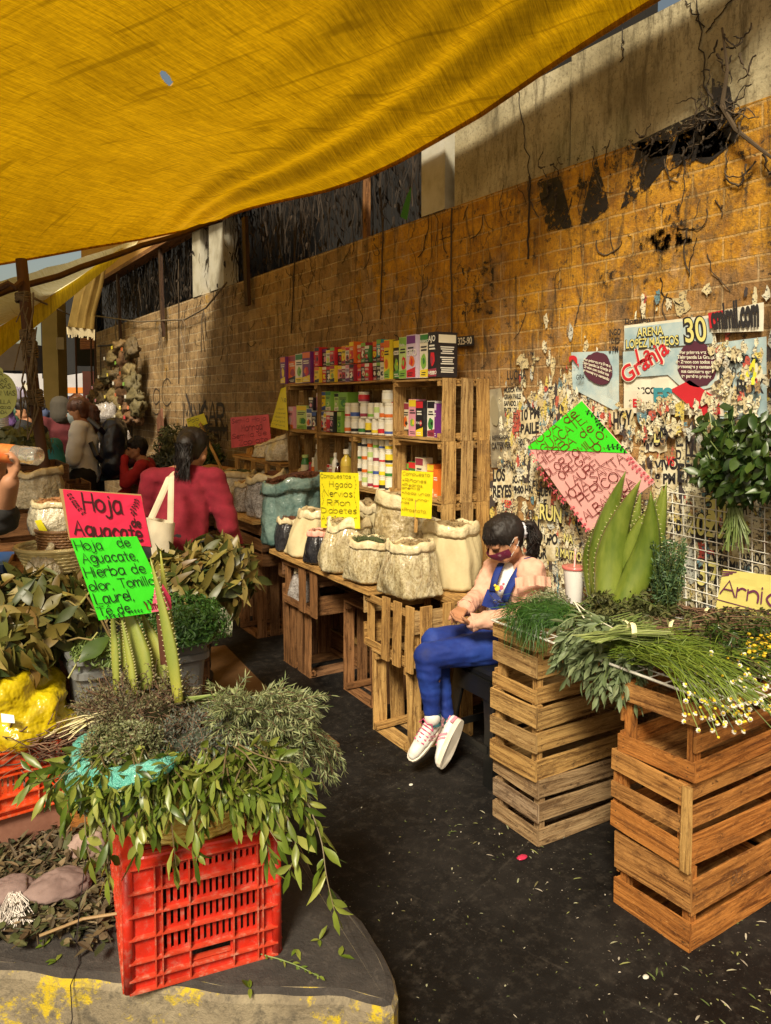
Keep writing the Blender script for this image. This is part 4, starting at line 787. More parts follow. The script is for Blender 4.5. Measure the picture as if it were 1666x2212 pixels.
# ================= BOXES, JARS, BOTTLES =================
CP={'o':(.72,.16,.02),'y':(.80,.62,.03),'r':(.58,.02,.03),'p':(.16,.03,.20),'k':(.018,.016,.02),'g':(.22,.45,.06),'G':(.04,.20,.04),'w':(.78,.76,.66),'b':(.05,.10,.35),'n':(.30,.04,.07),'i':(.72,.32,.42),'m':(.35,.03,.05),'c':(.72,.66,.48),'l':(.50,.66,.22),'t':(.04,.30,.30),'s':(.62,.50,.62)}
CNAME={'o':'orange','y':'yellow','r':'red','p':'purple','k':'black','g':'green','G':'dark green','w':'white','b':'blue','n':'maroon','i':'pink','m':'dark red','c':'cream','l':'lime','t':'teal','s':'lilac'}
CM_={k:mat('print_'+CNAME[k].replace(' ','_'),[v],.35,30,var=.1,coat=.15) for k,v in CP.items()}
def carton(yl,yr,z0,h,cols,depth=.06,x=2.215,text=None,label='',group=None,seed=0,tcol='w',side=None):
    """yl>yr: left and right limits along the wall as seen; cols = body, top band, picture, foot band"""
    random.seed(seed); w=abs(yl-yr)-.002; yc=(yl+yr)/2; t=thing('medicine_box',label,'box',(x+depth/2,yc,z0),group)
    m=MB(); m.box((x+depth/2,yc,z0+h/2),(depth,w,h)); m.build('carton',CM_[cols[0]],t)
    q=Quad(V((x,yl-.001,z0+h)),V((x,yr+.001,z0+h)),V((x,yr+.001,z0)),V((x,yl-.001,z0))); q.n=V((-1,0,0)); m=MB(); mats=[CM_[c] for c in cols[1:]]+[CM_['w'],CM_['k']]
    m.cm=0; patch(m,q,[(.04,.98),(.96,.98),(.96,.80),(.04,.80)],.0008)
    m.cm=2; patch(m,q,[(.04,.18),(.96,.18+R(0,.1)),(.96,.02),(.04,.02)],.0008)
    m.cm=1; disc(m,q,.5+R(-.1,.1),.38+R(-.04,.05),R(.28,.42),R(.14,.22),.0013,14,.35)
    m.cm=R(0,1)>.5 and 2 or 0; disc(m,q,.5+R(-.2,.2),.38,R(.12,.2),R(.06,.12),.0018,10,.4)
    m.cm=4 if cols[0] in 'wyclgis' else 3
    for k in range(2): u0=R(.12,.2);v0=.72-k*.07; patch(m,q,[(u0,v0),(R(.7,.9),v0),(R(.7,.9),v0-.035),(u0,v0-.035)],.0013)
    for k in range(2): u0=R(.12,.3);v0=.13-k*.05; patch(m,q,[(u0,v0),(R(.6,.9),v0),(R(.6,.9),v0-.02),(u0,v0-.02)],.0015)
    m.build('front_print',mats,t)
    if text:
        for (tx,v_,s_) in text:
            n=max(len(tx),2); sz=min(s_,w/n*1.55)*1.0; printed(tx,q,.07,v_,sz,CM_[tcol],'lettering',t,bold=.02,off=.0024,sx=min(1.0,(w*.86)/(n*sz*.62)))
    if side:
        q=Quad(V((x,yr,z0+h)),V((x+depth,yr,z0+h)),V((x+depth,yr,z0)),V((x,yr,z0))); q.n=V((0,-1,0)); m=MB(); m.cm=0; patch(m,q,[(.08,.94),(.92,.94),(.92,.76),(.08,.76)],.0008); m.cm=1
        for k in range(13):
            if k in(4,9):continue
            v0=.68-k*.046; a=R(.14,.26); patch(m,q,[(a,v0),(1-a,v0),(1-a,v0-.024),(a,v0-.024)],.0008)
        m.build('side_print',[CM_['c'],CM_['w']],t)
    return t
def Yc2(x,y,X=2.215): return pt(*c2(x,y),X=X).y
BG='medicine boxes on the shelving'
ORD=['first','second','third','fourth','fifth','sixth','seventh','eighth','ninth','tenth','eleventh','twelfth','thirteenth','fourteenth','fifteenth','sixteenth','seventeenth','eighteenth','nineteenth','twentieth']
def row(specs,z0,yref,where,seed,x=2.215,grp=BG,hs=1):
    for i,s_ in enumerate(specs):
        x0,x1,h,cols=s_[:4]; tx=s_[4] if len(s_)>4 else None; dp=s_[5] if len(s_)>5 else .06
        a=Yc2(x0,yref,x);b=Yc2(x1,yref,x)
        lab='%s and %s box, %s %s'%(CNAME[cols[0]],CNAME[cols[2]] if cols[2]!=cols[0] else CNAME[cols[1]],ORD[i],where)
        carton(a,b,z0,h*(1+.03*((i*7)%5-2)/2),cols,dp,x+.004*((i*5)%7-3),tx,lab,grp,seed+i,side=len(s_)>6,tcol=s_[7] if len(s_)>7 else 'w')
ZT=1.664
row([(70,105,.187,'porp'[:1]+'oyy'),(107,158,.185,'onmk'),(162,215,.185,'wGgy'),(219,275,.20,'pory'),(278,305,.19,'mrno')],ZT,440,'from left in the left group on top',100)
LOW=['yoyk','rwyn','krwk','ymgk','iyok','nwrk','siwp','mkwk','ropr','krck','rwgn','kwwn','kgwk','wckw']
UPP=['rknr','kpik','wylg','rgmk','kyrk','yoym','wrnk','oyrk','rcgo','mgwG','Gwrk','royk','tgwk','roar'.replace('a','y')]
row([(307+i*34.5,307+(i+1)*34.5-1,.098+R(-.004,.004),LOW[i]) for i in range(14)],ZT-.003,430,'from left in the lower top row',130,x=2.225)
row([(307+i*34.5,307+(i+1)*34.5-1,.10+R(-.012,.022),UPP[i]) for i in range(14)],ZT+.101,430,'from left in the upper top row',160,x=2.235)
row([(790,832,.215,'yoog'),(833,880,.205,'kygG',[('NONI',.62,.04)]),(881,940,.208,'lgrg',[('Hierba',.78,.05)],.06,),(941,1008,.222,'spor',[('ORO',.52,.05)],.06),(1012,1074,.216,'cGgy',[('RABANO',.8,.03)],.06),(1077,1140,.228,'kkrn',[('AJO',.80,.06),('NEGRO',.07,.045)],.125,1)],ZT,400,'of the tall boxes at the top right',190)
ZB=1.3595
row([(120,160,.155,'isso'),(163,235,.158,'lyGg'),(240,280,.135,'wbok'),(283,318,.12,'kbwn'),(320,352,.12,'wbrk'),(354,378,.115,'wyno'),(380,412,.125,'rwrn'),(414,442,.12,'kwik'),(444,475,.125,'glGg')],ZB,770,'from left in the second level lower row',220)
row([(268,300,.085,'kwik'),(302,340,.11,'iwrp'),(342,378,.115,'ybyb'),(380,418,.12,'gGlc'),(420,455,.105,'lkgw'),(457,522,.115,'ggGg',None,.09)],ZB+.128,770,'from left in the second level upper row',240,x=2.23)
row([(836,893,.185,'pory'),(896,946,.175,'cnok'),(948,1003,.188,'iygi'),(1006,1060,.188,'krky',[('TE ROJO',.36,.03)]),(1063,1120,.182,'wkGn'),(1122,1138,.178,'pspp')],ZB+.004,800,'from left inside the top right crate',260,x=2.26)
ZC=1.057
row([(322,345,.09,'rwyk'),(347,372,.13,'lgyg'),(374,402,.09,'wrnk'),(404,432,.085,'rwrn')],ZC,1060,'from left among the middle shelf bottles',280,x=2.26)
row([(858,900,.175,'kgkG',[('MM',.6,.03)]),(903,945,.16,'rgyg'),(947,1000,.165,'Grgk'),(1003,1060,.20,'cnGk'),(1063,1112,.165,'oyoc'),(1114,1150,.15,'oooo')],ZC+.004-.12 if 0 else ZC,1100,'from left in the middle right crate',300,x=2.28)
JW=mat('jar_plastic',[(.80,.76,.62)],.25,20,var=.08,coat=.3)
def jar(y,z,r,h,lc,label,lid=None,x=2.25,group='supplement jars on the shelving'):
    t=thing('supplement_jar',label,'jar',(x,y,z),group)
    m=MB(); m.lathe([(r*.93,z),(r,z+.004),(r,z+h*.80),(r*.86,z+h*.84)],(x,y,0),18); m.build('body',JW,t,smooth=False)
    m=MB(); m.lathe([(r+.0008,z+h*.12),(r+.0008,z+h*.74)],(x,y,0),18,cap=False); m.cm=1
    m.lathe([(r+.0014,z+h*.12),(r+.0014,z+h*R(.25,.4))],(x,y,0),18,cap=False); m.build('label_band',[CM_[lc[0]],CM_[lc[1]]],t,smooth=True)
    m=MB(); m.lathe([(r*.95,z+h*.84),(r*.97,z+h*.98),(r*.9,z+h)],(x,y,0),18); m.build('lid',lid or JW,t)
JC=['wo','wy','cg','wk','wr','lw','wG','cb','wo','yk','wn']
for ly,(z,xs_,h) in enumerate(((ZB,[(497,.024),(545,.027),(595,.026),(640,.024),(685,.024),(730,.025),(785,.033)],.088),(ZB+.089,[(500,.024),(545,.03),(607,.026),(655,.022),(698,.022),(737,.022),(785,.034)],.088))):
    for i,(cx,r) in enumerate(xs_): jar(Yc2(cx,770),z,r,h,JC[(i*3+ly*4)%11],'white supplement jar, %s from the left in the %s row on the second shelf level'%(ORD[i],('lower','upper')[ly]))
jar(Yc2(603,560),ZB+.178,.033,.062,'rn','white jar with a red label standing alone on top of the left jars'); jar(Yc2(772,560),ZB+.178,.036,.068,'wc','blank white jar standing alone on top of the right jars')
for ly in range(4):
    for i in range(6):
        cx=[573,613,652,692,735,785][i]; r=[.02,.021,.021,.022,.023,.029][i]
        jar(Yc2(cx,1000),ZC-.0+.074*ly-.0 if ly<4 else 0,r,.0735,JC[(i*5+ly*3)%11],'supplement jar, %s from the left in the %s row of the jar crate'%(ORD[i],['lowest','second','third','top'][ly]),lid=CM_['y'] if (i==5 and ly in(1,3)) else CM_['b'] if (i,ly)==(3,3) else None)
def bottle(y,z,r,h,c,lid,label,x=2.26,cat='bottle',neck=.4,bands=None):
    t=thing('bottle',label,cat,(x,y,z)); m=MB(); m.lathe([(r*.9,z),(r,z+.006),(r,z+h*.62),(r*.85,z+h*.72),(r*neck,z+h*.80),(r*neck,z+h*.86)],(x,y,0),18); m.build('body',c,t,smooth=True)
    m=MB(); m.lathe([(r*(neck+.12),z+h*.86),(r*(neck+.12),z+h*.99),(r*neck,z+h)],(x,y,0),16); m.build('cap',lid,t)
    if bands: m=MB(); m.lathe([(r+.001,z+h*.12),(r+.001,z+h*.52)],(x,y,0),18,cap=False); m.build('label_band',bands,t,smooth=True)
GLB=mat('brown_glass',[(.06,.015,.008)],.1,8,coat=.6); GLG=mat('herb_glass',[(.22,.20,.12),(.42,.38,.26)],.15,14,coat=.8); YB=mat('amber_plastic',[(.62,.46,.06)],.25,4,coat=.4)
bottle(Yc2(190,1080),ZC-.0,.028,.135,CM_['G'],CM_['l'],'green bottle with a lime cap at the left of the middle shelf level',bands=CM_['c'],neck=.7)
bottle(Yc2(225,1085),ZC,.012,.09,CM_['n'],CM_['r'],'tiny red bottle between the green bottle and the cream one',neck=.7); bottle(Yc2(247,1080),ZC,.015,.125,CM_['c'],CM_['w'],'slim cream bottle beside the tall herb jar',bands=CM_['o'],neck=.7)
bottle(Yc2(288,1085),ZC,.034,.215,GLG,JW,'tall clear jar of dried herb with a white lid on the middle shelf',neck=.6)
bottle(Yc2(415,1060),ZC,.020,.175,CM_['w'],JW,'white bottle with a rounded shoulder on the middle shelf',bands=CM_['c'],x=2.24); bottle(Yc2(452,1060),ZC,.018,.12,GLB,CM_['k'],'small dark brown glass bottle on the middle shelf',x=2.22); bottle(Yc2(497,1060),ZC,.035,.205,YB,JW,'big amber yellow plastic bottle on the middle shelf',x=2.235,bands=mat('amber_label',[(.5,.34,.05)],.4))
bottle(Yc2(447,900),ZC+.15,.03,.09,GLG,GLG,'glass jar of brown herb behind the amber bottle',x=2.33,neck=.9)
# ================= SIGNS =================
def sign(name,label,corners,mp,lines,ink,cat='sign',vines=(),stick=None,thick=.003,wob=.0015,bow=0):
    q=Quad(*corners,thick=thick,bow=bow); t=thing(name,label,cat,(q.c[2]+q.c[3])/2); m=MB(); q.board(m,8,8,wob); m.build('card',mp,t,smooth=False)
    m=MB()
    for l in lines:
        tx,u,v_,s_=l[:4]; q.write(m,tx,u,v_,s_,wd=l[5] if len(l)>5 else max(.0017,s_*.10),fit=l[4] if len(l)>4 else None,off=.0028)
    m.build('handwriting',ink,t)
    if vines:
        m=MB()
        for P,lf in vines: q.vine(m,P,.0009,lf*.8,.0026)
        m.build('drawn_vine',ink if not isinstance(vines[0],dict) else ink,t)
    if stick:
        m=MB(); m.bar(stick[0],stick[1],stick[2],.010,-CF,.001,4); m.build('stick',stick[3],t)
    return t,q
def card(name,c): return mat(name,[tuple(k*.92 for k in c),c],.55,7,bump=(5,.25,.006),lo=.2,hi=.8)
CY=card('yellow_card',(.90,.80,.015)); CPK=card('pink_card',(.82,.06,.14)); CRD=card('red_card',(.78,.025,.085)); CGR=card('green_card',(.05,.78,.02)); CPL=card('pale_pink_card',(.80,.42,.40)); CRM=card('cream_card',(.74,.66,.20)); CARD=card('cardboard_edge',(.45,.30,.12))
def cc(pts,**k): return [pt(*p,**k) for p in pts]
sign('herb_price_sign','yellow sign listing compuestos, higado, nervios and more among the sacks',cc([(691,1020),(774,1022),(777,1142),(694,1140)],X=1.93),CY,
 [('Compuestos',.03,.90,.022,.82),('Higado',.27,.74,.030,.6),('Nervios',.12,.57,.033,.76),('Riñon',.20,.41,.030,.62),('Diabetes',.03,.27,.028,.94),('Adelgazar',.03,.135,.026,.94),('* To',.12,.02,.022,.4)],INK,vines=[([(.06,.8),(.12,.7),(.06,.6),(.1,.5),(.05,.42)],.008),([(.9,.96),(.95,.8),(.9,.62),(.95,.4),(.9,.3)],.008)])
sign('herb_price_sign','yellow sign on a stick listing compuesto, riñones, prostata in maroon',cc([(868,1016),(935,1020),(931,1121),(866,1114)],X=2.0),CY,
 [('Compuesto',.05,.90,.016,.9),('*Riñones',.05,.755,.016,.8),('*Piedras,',.05,.66,.014,.72),('arenilla',.03,.60,.011,.62),('*Acido urico',.05,.49,.013,.92),('*Vias urina-',.05,.36,.013,.9),('rias',.02,.28,.011,.3),('*Prostata,',.05,.11,.016,.85)],INKR,stick=(pt(901,1080,X=2.005),pt(898,1150,X=2.01),.016,WOOD_Y))
sign('herb_price_sign','pink sign reading Semilla Hoja Moringa above the small sacks',[pt(498,902,X=2.36),pt(580,895,X=2.36),pt(586,956,X=2.36),pt(500,968,X=2.36)],mat('salmon_card',[(.78,.12,.16)],.5,7),
 [('Semilla Hoja',.04,.80,.036,.92),('Moringa',.30,.50,.055,.55),('Semilla de',.04,.29,.035,.90),('Zopilote',.22,.05,.042,.74)],INKR,stick=(pt(541,968,X=2.34),pt(529,1036,X=2.1),.05,WOOD_Y))
sign('herb_price_sign','small yellow octagonal sign on a long stick reading Palo Azul',[pt(402,905,X=2.3),pt(440,893,X=2.3),pt(448,915,X=2.3),pt(410,932,X=2.3)],CY,
 [('Palo',.1,.56,.05,.6),('AZUL',.25,.1,.045,.6)],INK,stick=(pt(432,915,X=2.29),pt(484,1024,X=2.05),.022,WOOD_Y))
sign('herb_price_sign','yellow sign hanging on the left end of the shelving with a big N',[pt(607,840,X=2.19),pt(617,836,X=2.19),pt(622,930,X=2.17),pt(584,922,X=2.30)],CY,
 [('Ne',.45,.66,.05,.6),('*Dolor',.25,.48,.016,.6),('*Diabetes',.18,.38,.016,.75),('*Gastritis',.15,.28,.016,.75),('*Alergias',.12,.18,.016,.75),('*Memoria',.08,.08,.016,.8)],INK)
# diamond sign leaning on the wall
DT,DR,DB,DL=pt(1258,866,X=2.40),pt(1414,1042,X=2.40),pt(1271,1149,X=2.40),pt(1141,965,X=2.40)
t_,q=sign('herb_price_sign','large tilted square sign, green above and pale pink below, listing hoja de aguacate',[DL,DT,DR,DB],[CPL],[],INKR,wob=.002)
def dq(x,y):  # picture point on the sign -> u,v
    P=pt(*c6(x,y),X=2.40); e1=(DR-DB);e2=(DL-DB); d=P-DB; a11=e1.dot(e1);a12=e1.dot(e2);a22=e2.dot(e2);b1=d.dot(e1);b2=d.dot(e2);D_=a11*a22-a12*a12
    return ((b1*a22-b2*a12)/D_,(b2*a11-b1*a12)/D_)
m=MB(); P=[(0,1),dq(830,1000)]; vlim=dq(830,1000)
ul,vl=dq(245,985); m.add([q.p(0,1,.0028),q.p(1,1,.0028),q.p(1,max(.55,dq(830,1000)[1]),.0028),q.p(min(1,dq(830,1000)[0]),dq(830,1000)[1],.0028),q.p(.0,.97,.0028)],[(0,1,2,3,4)]); m.build('green_half',CGR,t_)
DG=[('HOJA de',(262,985),(545,760),.044),('AGUACATE,',(300,1045),(600,790),.044),('HIERBA de',(315,1105),(640,850),.044),('OLOR,TOMILLO,',(355,1165),(715,885),.040),('OREGANO,',(440,1175),(700,960),.042),('LAUREL,',(490,1225),(715,1045),.042),('HOJA SANTA,',(465,1310),(840,1030),.044),('PERICON',(555,1325),(840,1120),.046),('ALBAHACA',(585,1420),(880,1190),.044),('JENGIBRE',(660,1420),(900,1235),.034)]
m=MB()
for tx,a_,b_,s_ in DG:
    u0,v0=dq(*a_);u1,v1=dq(*b_); dx=(u1-u0)*q.w;dy=(v1-v0)*q.h; l=math.hypot(dx,dy); tot=sum(FONT.get(ch,FONT['-'])[0] for ch in tx)*s_/6
    q.write(m,tx,u0,v0,s_,wd=.0042,sx=l/tot,rot=math.atan2(dy,dx),off=.0045)
m.build('handwriting',INKR,t_)
m=MB()
for P,lf in (([dq(*k_) for k_ in((250,1000),(300,1100),(350,1180),(420,1270),(450,1300))],.02),([dq(*k_) for k_ in((490,1320),(540,1400),(590,1470))],.02),([dq(*k_) for k_ in((830,1020),(860,1080),(920,1140),(970,1190))],.02)): q.vine(m,P,.002,lf,.0045)
m.build('drawn_vine',mat('pink_marker',[(.70,.12,.16)],.5),t_)
m=MB(); q.vine(m,[dq(*k_) for k_ in((580,735),(640,770),(660,820),(690,850))],.002,.018,.0045); q.vine(m,[dq(*k_) for k_ in((700,970),(760,960),(815,985))],.002,.018,.0045); m.build('drawn_vine',INK,t_)
# Arnica sign
t_,q=sign('herb_price_sign','cream and yellow sign reading Arnica with underlines at the right edge',[pt(1562,1230,X=2.30),pt(1720,1250,X=2.30),pt(1715,1385,X=2.30),pt(1544,1326,X=2.30)],[CRM],[('Arnica',.03,.48,.052,.98,.007)],INKP,wob=.002)
m=MB(); m.cm=0
for k in range(3): q.stroke(m,[(.0+.1*k,.33-.11*k),(1,.33-.11*k)],.005)
for k in range(3): q.stroke(m,[(.01,.86+k*.05),(.10+.05*k,.90+.04*k)],.006)
m.build('underline',INKP,t_)
# ================= SACKS =================
PLC=mat('cloudy_plastic',[(.30,.24,.12),(.48,.41,.24),(.62,.55,.36)],.16,10,bump=(7,.9,.05),coat=1,st=(1,1,.5),dist=1.6,bst=(1,1,.45))
def speck(m,dk,hi):
    nt=m.node_tree; b=nt.nodes['Principled BSDF']; pv=b.inputs['Base Color'].links[0].from_socket; tcx=nd(nt,'ShaderNodeTexCoord').outputs['Object']
    c=mixc(nt,ramp(nt,noi(nt,tcx,95,5,.7,.5),[(0,0,0),(.75,.75,.75)],.48,.58),pv,dk); c=mixc(nt,ramp(nt,noi(nt,tcx,10,4,.6,2.2,(1,1,.45)),[(0,0,0),(.25,.25,.25),(0,0,0)],.46,.56),c,hi)  # dark herb flecks, then pale crinkle highlights painted into the plastic's colour
    nt.links.new(c,b.inputs['Base Color'])
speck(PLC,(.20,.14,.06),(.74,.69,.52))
PLW=mat('milky_plastic',[(.44,.38,.24),(.68,.61,.44)],.3,12,bump=(16,1,.03),coat=.6,dist=1)
PLG=mat('grey_plastic_bag',[(.22,.20,.19),(.45,.42,.40)],.25,10,bump=(22,.9,.015),coat=.6,dist=1)
speck(PLG,(.10,.07,.05),(.5,.48,.45)); speck(PLW,(.40,.32,.18),(.80,.76,.62))
RIM=mat('rolled_rim',[(.52,.42,.23),(.72,.62,.40)],.45,12,bump=(22,.8,.015),coat=.3)
CLO=mat('cream_sackcloth',[(.46,.38,.20),(.60,.51,.30)],.8,6,bump=(60,.4,.004)); BLKB=mat('black_plastic_bag',[(.01,.01,.012),(.03,.03,.035)],.25,10,bump=(18,.9,.015),coat=.5); BLUB=mat('blue_plastic_bag',[(.07,.15,.14),(.24,.34,.30)],.25,7,bump=(15,.9,.02),coat=.6,dist=1); PINK=mat('pink_cloth_rim',[(.75,.36,.28)],.6); YSK=mat('yellow_sack',[(.52,.46,.16),(.62,.55,.24)],.6,6,bump=(14,.5,.01))
CH_B=mat('brown_chips',[(.10,.03,.012),(.20,.07,.03),(.06,.02,.01)],.7,9,'island'); CH_T=mat('tan_chips',[(.34,.24,.10),(.20,.13,.06),(.45,.33,.16),(.11,.07,.035)],.7,9,'island'); CH_G=mat('green_chips',[(.05,.08,.02),(.10,.12,.04),(.03,.045,.015)],.7,9,'island'); CH_O=mat('orange_chips',[(.45,.20,.06),(.30,.12,.04),(.55,.30,.10)],.7,9,'island')
def chips(m,c,r,n,s,z=lambda a,b:0):
    for i in range(n):
        a=R(0,6.283);q_=r*R(0,1)**.5; x=c[0]+math.cos(a)*q_;y=c[1]+math.sin(a)*q_; m.leaf((x,y,c[2]+z(x-c[0],y-c[1])+R(-.003,.006)),(R(-1,1),R(-1,1),R(-.25,.35)),(R(-.4,.4),R(-.4,.4),1),R(.5,1.4)*s,R(.3,.6)*s,curl=R(-.2,.4))
def sack(loc,rb,h,label,body,rim=RIM,cont=CH_T,rt=None,lean=(0,0),sq=1,group='open sacks of dried herbs',seed=0,chip=.012,nchip=260,bulge=1.12,tilt=0,skirt=False,fill=.965,name='herb_sack',wr=1):
    random.seed(seed); rt=rt or rb*.85; x0,y0,z0=loc; t=thing(name,label,'sack',loc,group); o1,o2=R(0,50),R(0,50)
    def axis(z): f=z/h; return V((lean[0]*f,lean[1]*f,0))
    tilts=lambda p:tilt*(p.x*-.4+p.y*.6)
    an=R(0,6.28); rz=R(.03,.07); pl_=random.choice((9,11,13))
    def jit(p,a,z,r):
        f=max(0,z/h); ca,sa=math.cos(a),math.sin(a)
        w_=noise.noise(V((ca*1.3+o1,sa*1.3,f*1.0)))*.17+noise.noise(V((ca*3+o1,sa*3,f*1.8+o2)))*.08*wr-abs(noise.noise(V((ca*5+f*1.5,sa*5+o2,f*1.3))))*.11*wr-abs(noise.noise(V((ca*8+o1,sa*8+o2,f*2.5))))*.035*wr
        w_+=.020*math.sin(a*pl_+3*noise.noise(V((ca*2,sa*2,f*2+o1))))*max(0,f-.25)
        k=1+w_*(1.15-f*.35); q=V((p.x*k,p.y*k*sq,p.z))
        if f<.3: c_=1+.16*(1-f/.3)*(math.cos(4*(a-an))*.5); q.x*=c_;q.y*=c_
        q.z+=tilts(q)*f+h*(rz*noise.noise(V((ca*1.6+o2,sa*1.6,1)))*2.2+.008*noise.noise(V((ca*6+o1,sa*6,1)))*2)*max(0,(f-.5)*2)
        return q+axis(z)
    pr=[(rb*.80,0),(rb*1.08,h*.008),(rb*1.17,h*.05)]+[(rb*1.17*(1-k/13)**.9+rt*.93*(1-(1-k/13)**.9)+rb*(bulge-1)*math.sin(math.pi*k/13),h*(.08+.88*k/13)) for k in range(14)]
    m=MB(); m.lathe(pr,(x0,y0,z0),72,jit,cap=True); m.build('bag',body,t,smooth=True)
    m=MB(); rp=[(rt*.88,h*.92),(rt*.93,h*1.0),(rt*.99,h*1.025),(rt*1.06,h*1.0),(rt*1.09,h*.95),(rt*1.11,h*.88),(rt*1.08,h*.83),(rt*.98,h*.85)]
    jr=lambda p,a,z,r: (lambda q:q+V((math.cos(a),math.sin(a),.6))*(.006*noise.noise(V((math.cos(a)*5+o1,math.sin(a)*7,z*30)))+.0025*noise.noise(V((math.cos(a)*12,math.sin(a)*15+o2,z*60)))))(jit(p,a,z,r))
    m.lathe(rp,(x0,y0,z0),72,jr,cap=False); m.build('rolled_rim',rim,t,smooth=True)
    m=MB(); zf=h*fill; m.cm=0; m.lathe([(.001,zf+.01),(rt*.5,zf+.008),(rt*.95,zf-.01)],(x0,y0,z0),44,jit,cap=False)
    chips(m,(x0+lean[0],y0+lean[1],z0+zf+.008),rt*.86,nchip,chip,lambda a,b:tilt*(a*-.4+b*.6)+.012*noise.noise(V((a*20,b*20,seed)))); m.build('dried_herb',cont,t)
    if 0:
        m=MB()
        for k in range(5):
            a=R(0,6.28); c=V((x0+math.cos(a)*rb*.9,y0+math.sin(a)*rb*.9,z0+.01)); m.blade([c+V((0,0,.05)),c,c+V((math.cos(a)*.05,math.sin(a)*.05,-.005))],.05,V((0,0,1)))
        m.build('plastic_corner',body,t)
    return t
ZP=.672
# front big sacks
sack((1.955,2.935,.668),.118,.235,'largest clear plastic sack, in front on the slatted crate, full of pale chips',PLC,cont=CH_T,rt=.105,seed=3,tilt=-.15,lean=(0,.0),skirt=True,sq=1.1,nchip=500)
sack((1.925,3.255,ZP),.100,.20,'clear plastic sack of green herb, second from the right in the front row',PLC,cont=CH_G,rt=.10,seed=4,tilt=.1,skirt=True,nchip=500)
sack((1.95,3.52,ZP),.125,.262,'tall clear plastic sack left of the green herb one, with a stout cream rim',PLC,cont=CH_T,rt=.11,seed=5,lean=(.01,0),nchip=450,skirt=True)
sack((2.20,2.96,.668),.125,.30,'greyish cloth sack behind the largest one, holding the small yellow sign',CLO,cont=CH_T,rt=.12,seed=6,nchip=400)
sack((1.91,3.755,ZP),.075,.17,'small black bag with a pink rolled rim',BLKB,rim=PINK,cont=CH_B,rt=.065,seed=7,nchip=100)
sack((1.955,3.995,ZP),.115,.25,'matt cream sack behind the black and pink bag',CLO,cont=CH_T,rt=.09,seed=8,lean=(.03,-.03),nchip=150)
sack((2.19,3.75,.668),.11,.32,'cream sack with a folded neck behind the yellow compuestos sign',CLO,cont=CH_T,rt=.09,seed=9,nchip=100)
sack((1.93,4.185,ZP),.085,.185,'black bag with a cream rim at the far end of the plank',BLKB,cont=CH_B,rt=.07,seed=10,nchip=100)
sack((2.02,4.36,.668),.155,.39,'wide blue plastic bag heaped with red brown bark chips',BLUB,rim=BLUB,cont=CH_B,rt=.19,seed=11,nchip=1100,chip=.018,tilt=-.25,fill=1.03,wr=1.6)
sack((2.23,3.36,.668),.165,.40,'large clear bag of straw coloured stems behind the front row',mat('straw_in_plastic',[(.16,.11,.05),(.36,.28,.14),(.55,.48,.32)],.3,20,bump=(18,1,.02),coat=.6,dist=2),cont=CH_T,rt=.15,seed=12,nchip=600,chip=.02)
tfar=crate_at((2.14,4.30,.55) ,(.36,.30,.2),basis((0,1,0),(-1,0,0),(0,0,1)),label='dark crate under the blue bag of bark chips',wm=WOOD_D,levels=2,seed=21,group=MG) 
# seed bag inside crate under plank
sack((1.97,4.08,.384),.085,.20,'small clear bag of brown seeds inside the crate under the plank',PLG,rim=PLW,cont=CH_B,rt=.07,seed=13,nchip=60,lean=(0,-.04))
# far row behind the shopper
FG='small open sacks behind the shopper'
for i,(x,y,rb,h,rt,body,cont,lab,sd) in enumerate((
 (2.02,4.72,.12,.27,.13,PLG,CH_B,'grey plastic sack of dark flowers spilling over the crate edge behind the shopper',31),
 (2.02,5.03,.10,.20,.10,PLG,CH_O,'small sack of pale pink chips left of the dark flower sack',32),
 (2.04,5.33,.12,.25,.125,PLW,CH_G,'milky sack of green leaf nearest the shopper\'s shoulder',33),
 (2.27,4.58,.12,.28,.11,YSK,CH_B,'printed yellow sack with a cream collar beside the shelving',34),
 (2.30,4.98,.13,.27,.12,PLW,CH_T,'pale sack in the second row below the pink sign',35),
 (2.30,5.35,.12,.24,.11,PLW,CH_T,'pale sack in the second row, farthest from the shelving',36))):
    sack((x,y,.792),rb,h,lab,body,cont=cont,rt=rt,seed=sd,group=FG,nchip=220,tilt=-.2 if i==0 else 0)
# small bench with sacks on it, left of the shelf
t_=thing('small_bench','small honey wood bench with round cut ends behind the far sacks','bench',(2.3,5.1,.79))
for y,z1 in((4.85,1.10),(5.05,1.105),(5.30,1.11),(5.62,1.115)):
    m=MB(); m.bar((2.16,y,.79),(2.16,y,z1),.055,.02,(-1,0,0),.002,3); m.build('leg',WOOD_Y,t_)
m=MB(); m.bar((2.30,4.80,1.113),(2.30,5.7,1.127),.30,.022,(0,0,1),.003,6); m.build('bench_top',WOOD_Y,t_)
sack((2.27,5.33,1.135),.085,.10,'open clear bag of yellow bark slumped on the bench',PLW,cont=CH_O,rt=.075,seed=41,tilt=-.35,group=FG,nchip=160)
sack((2.27,5.03,1.13),.12,.16,'larger slumped clear bag of dark petals on the bench beside the shelving',PLW,cont=CH_B,rt=.11,seed=42,tilt=-.5,group=FG,nchip=160)
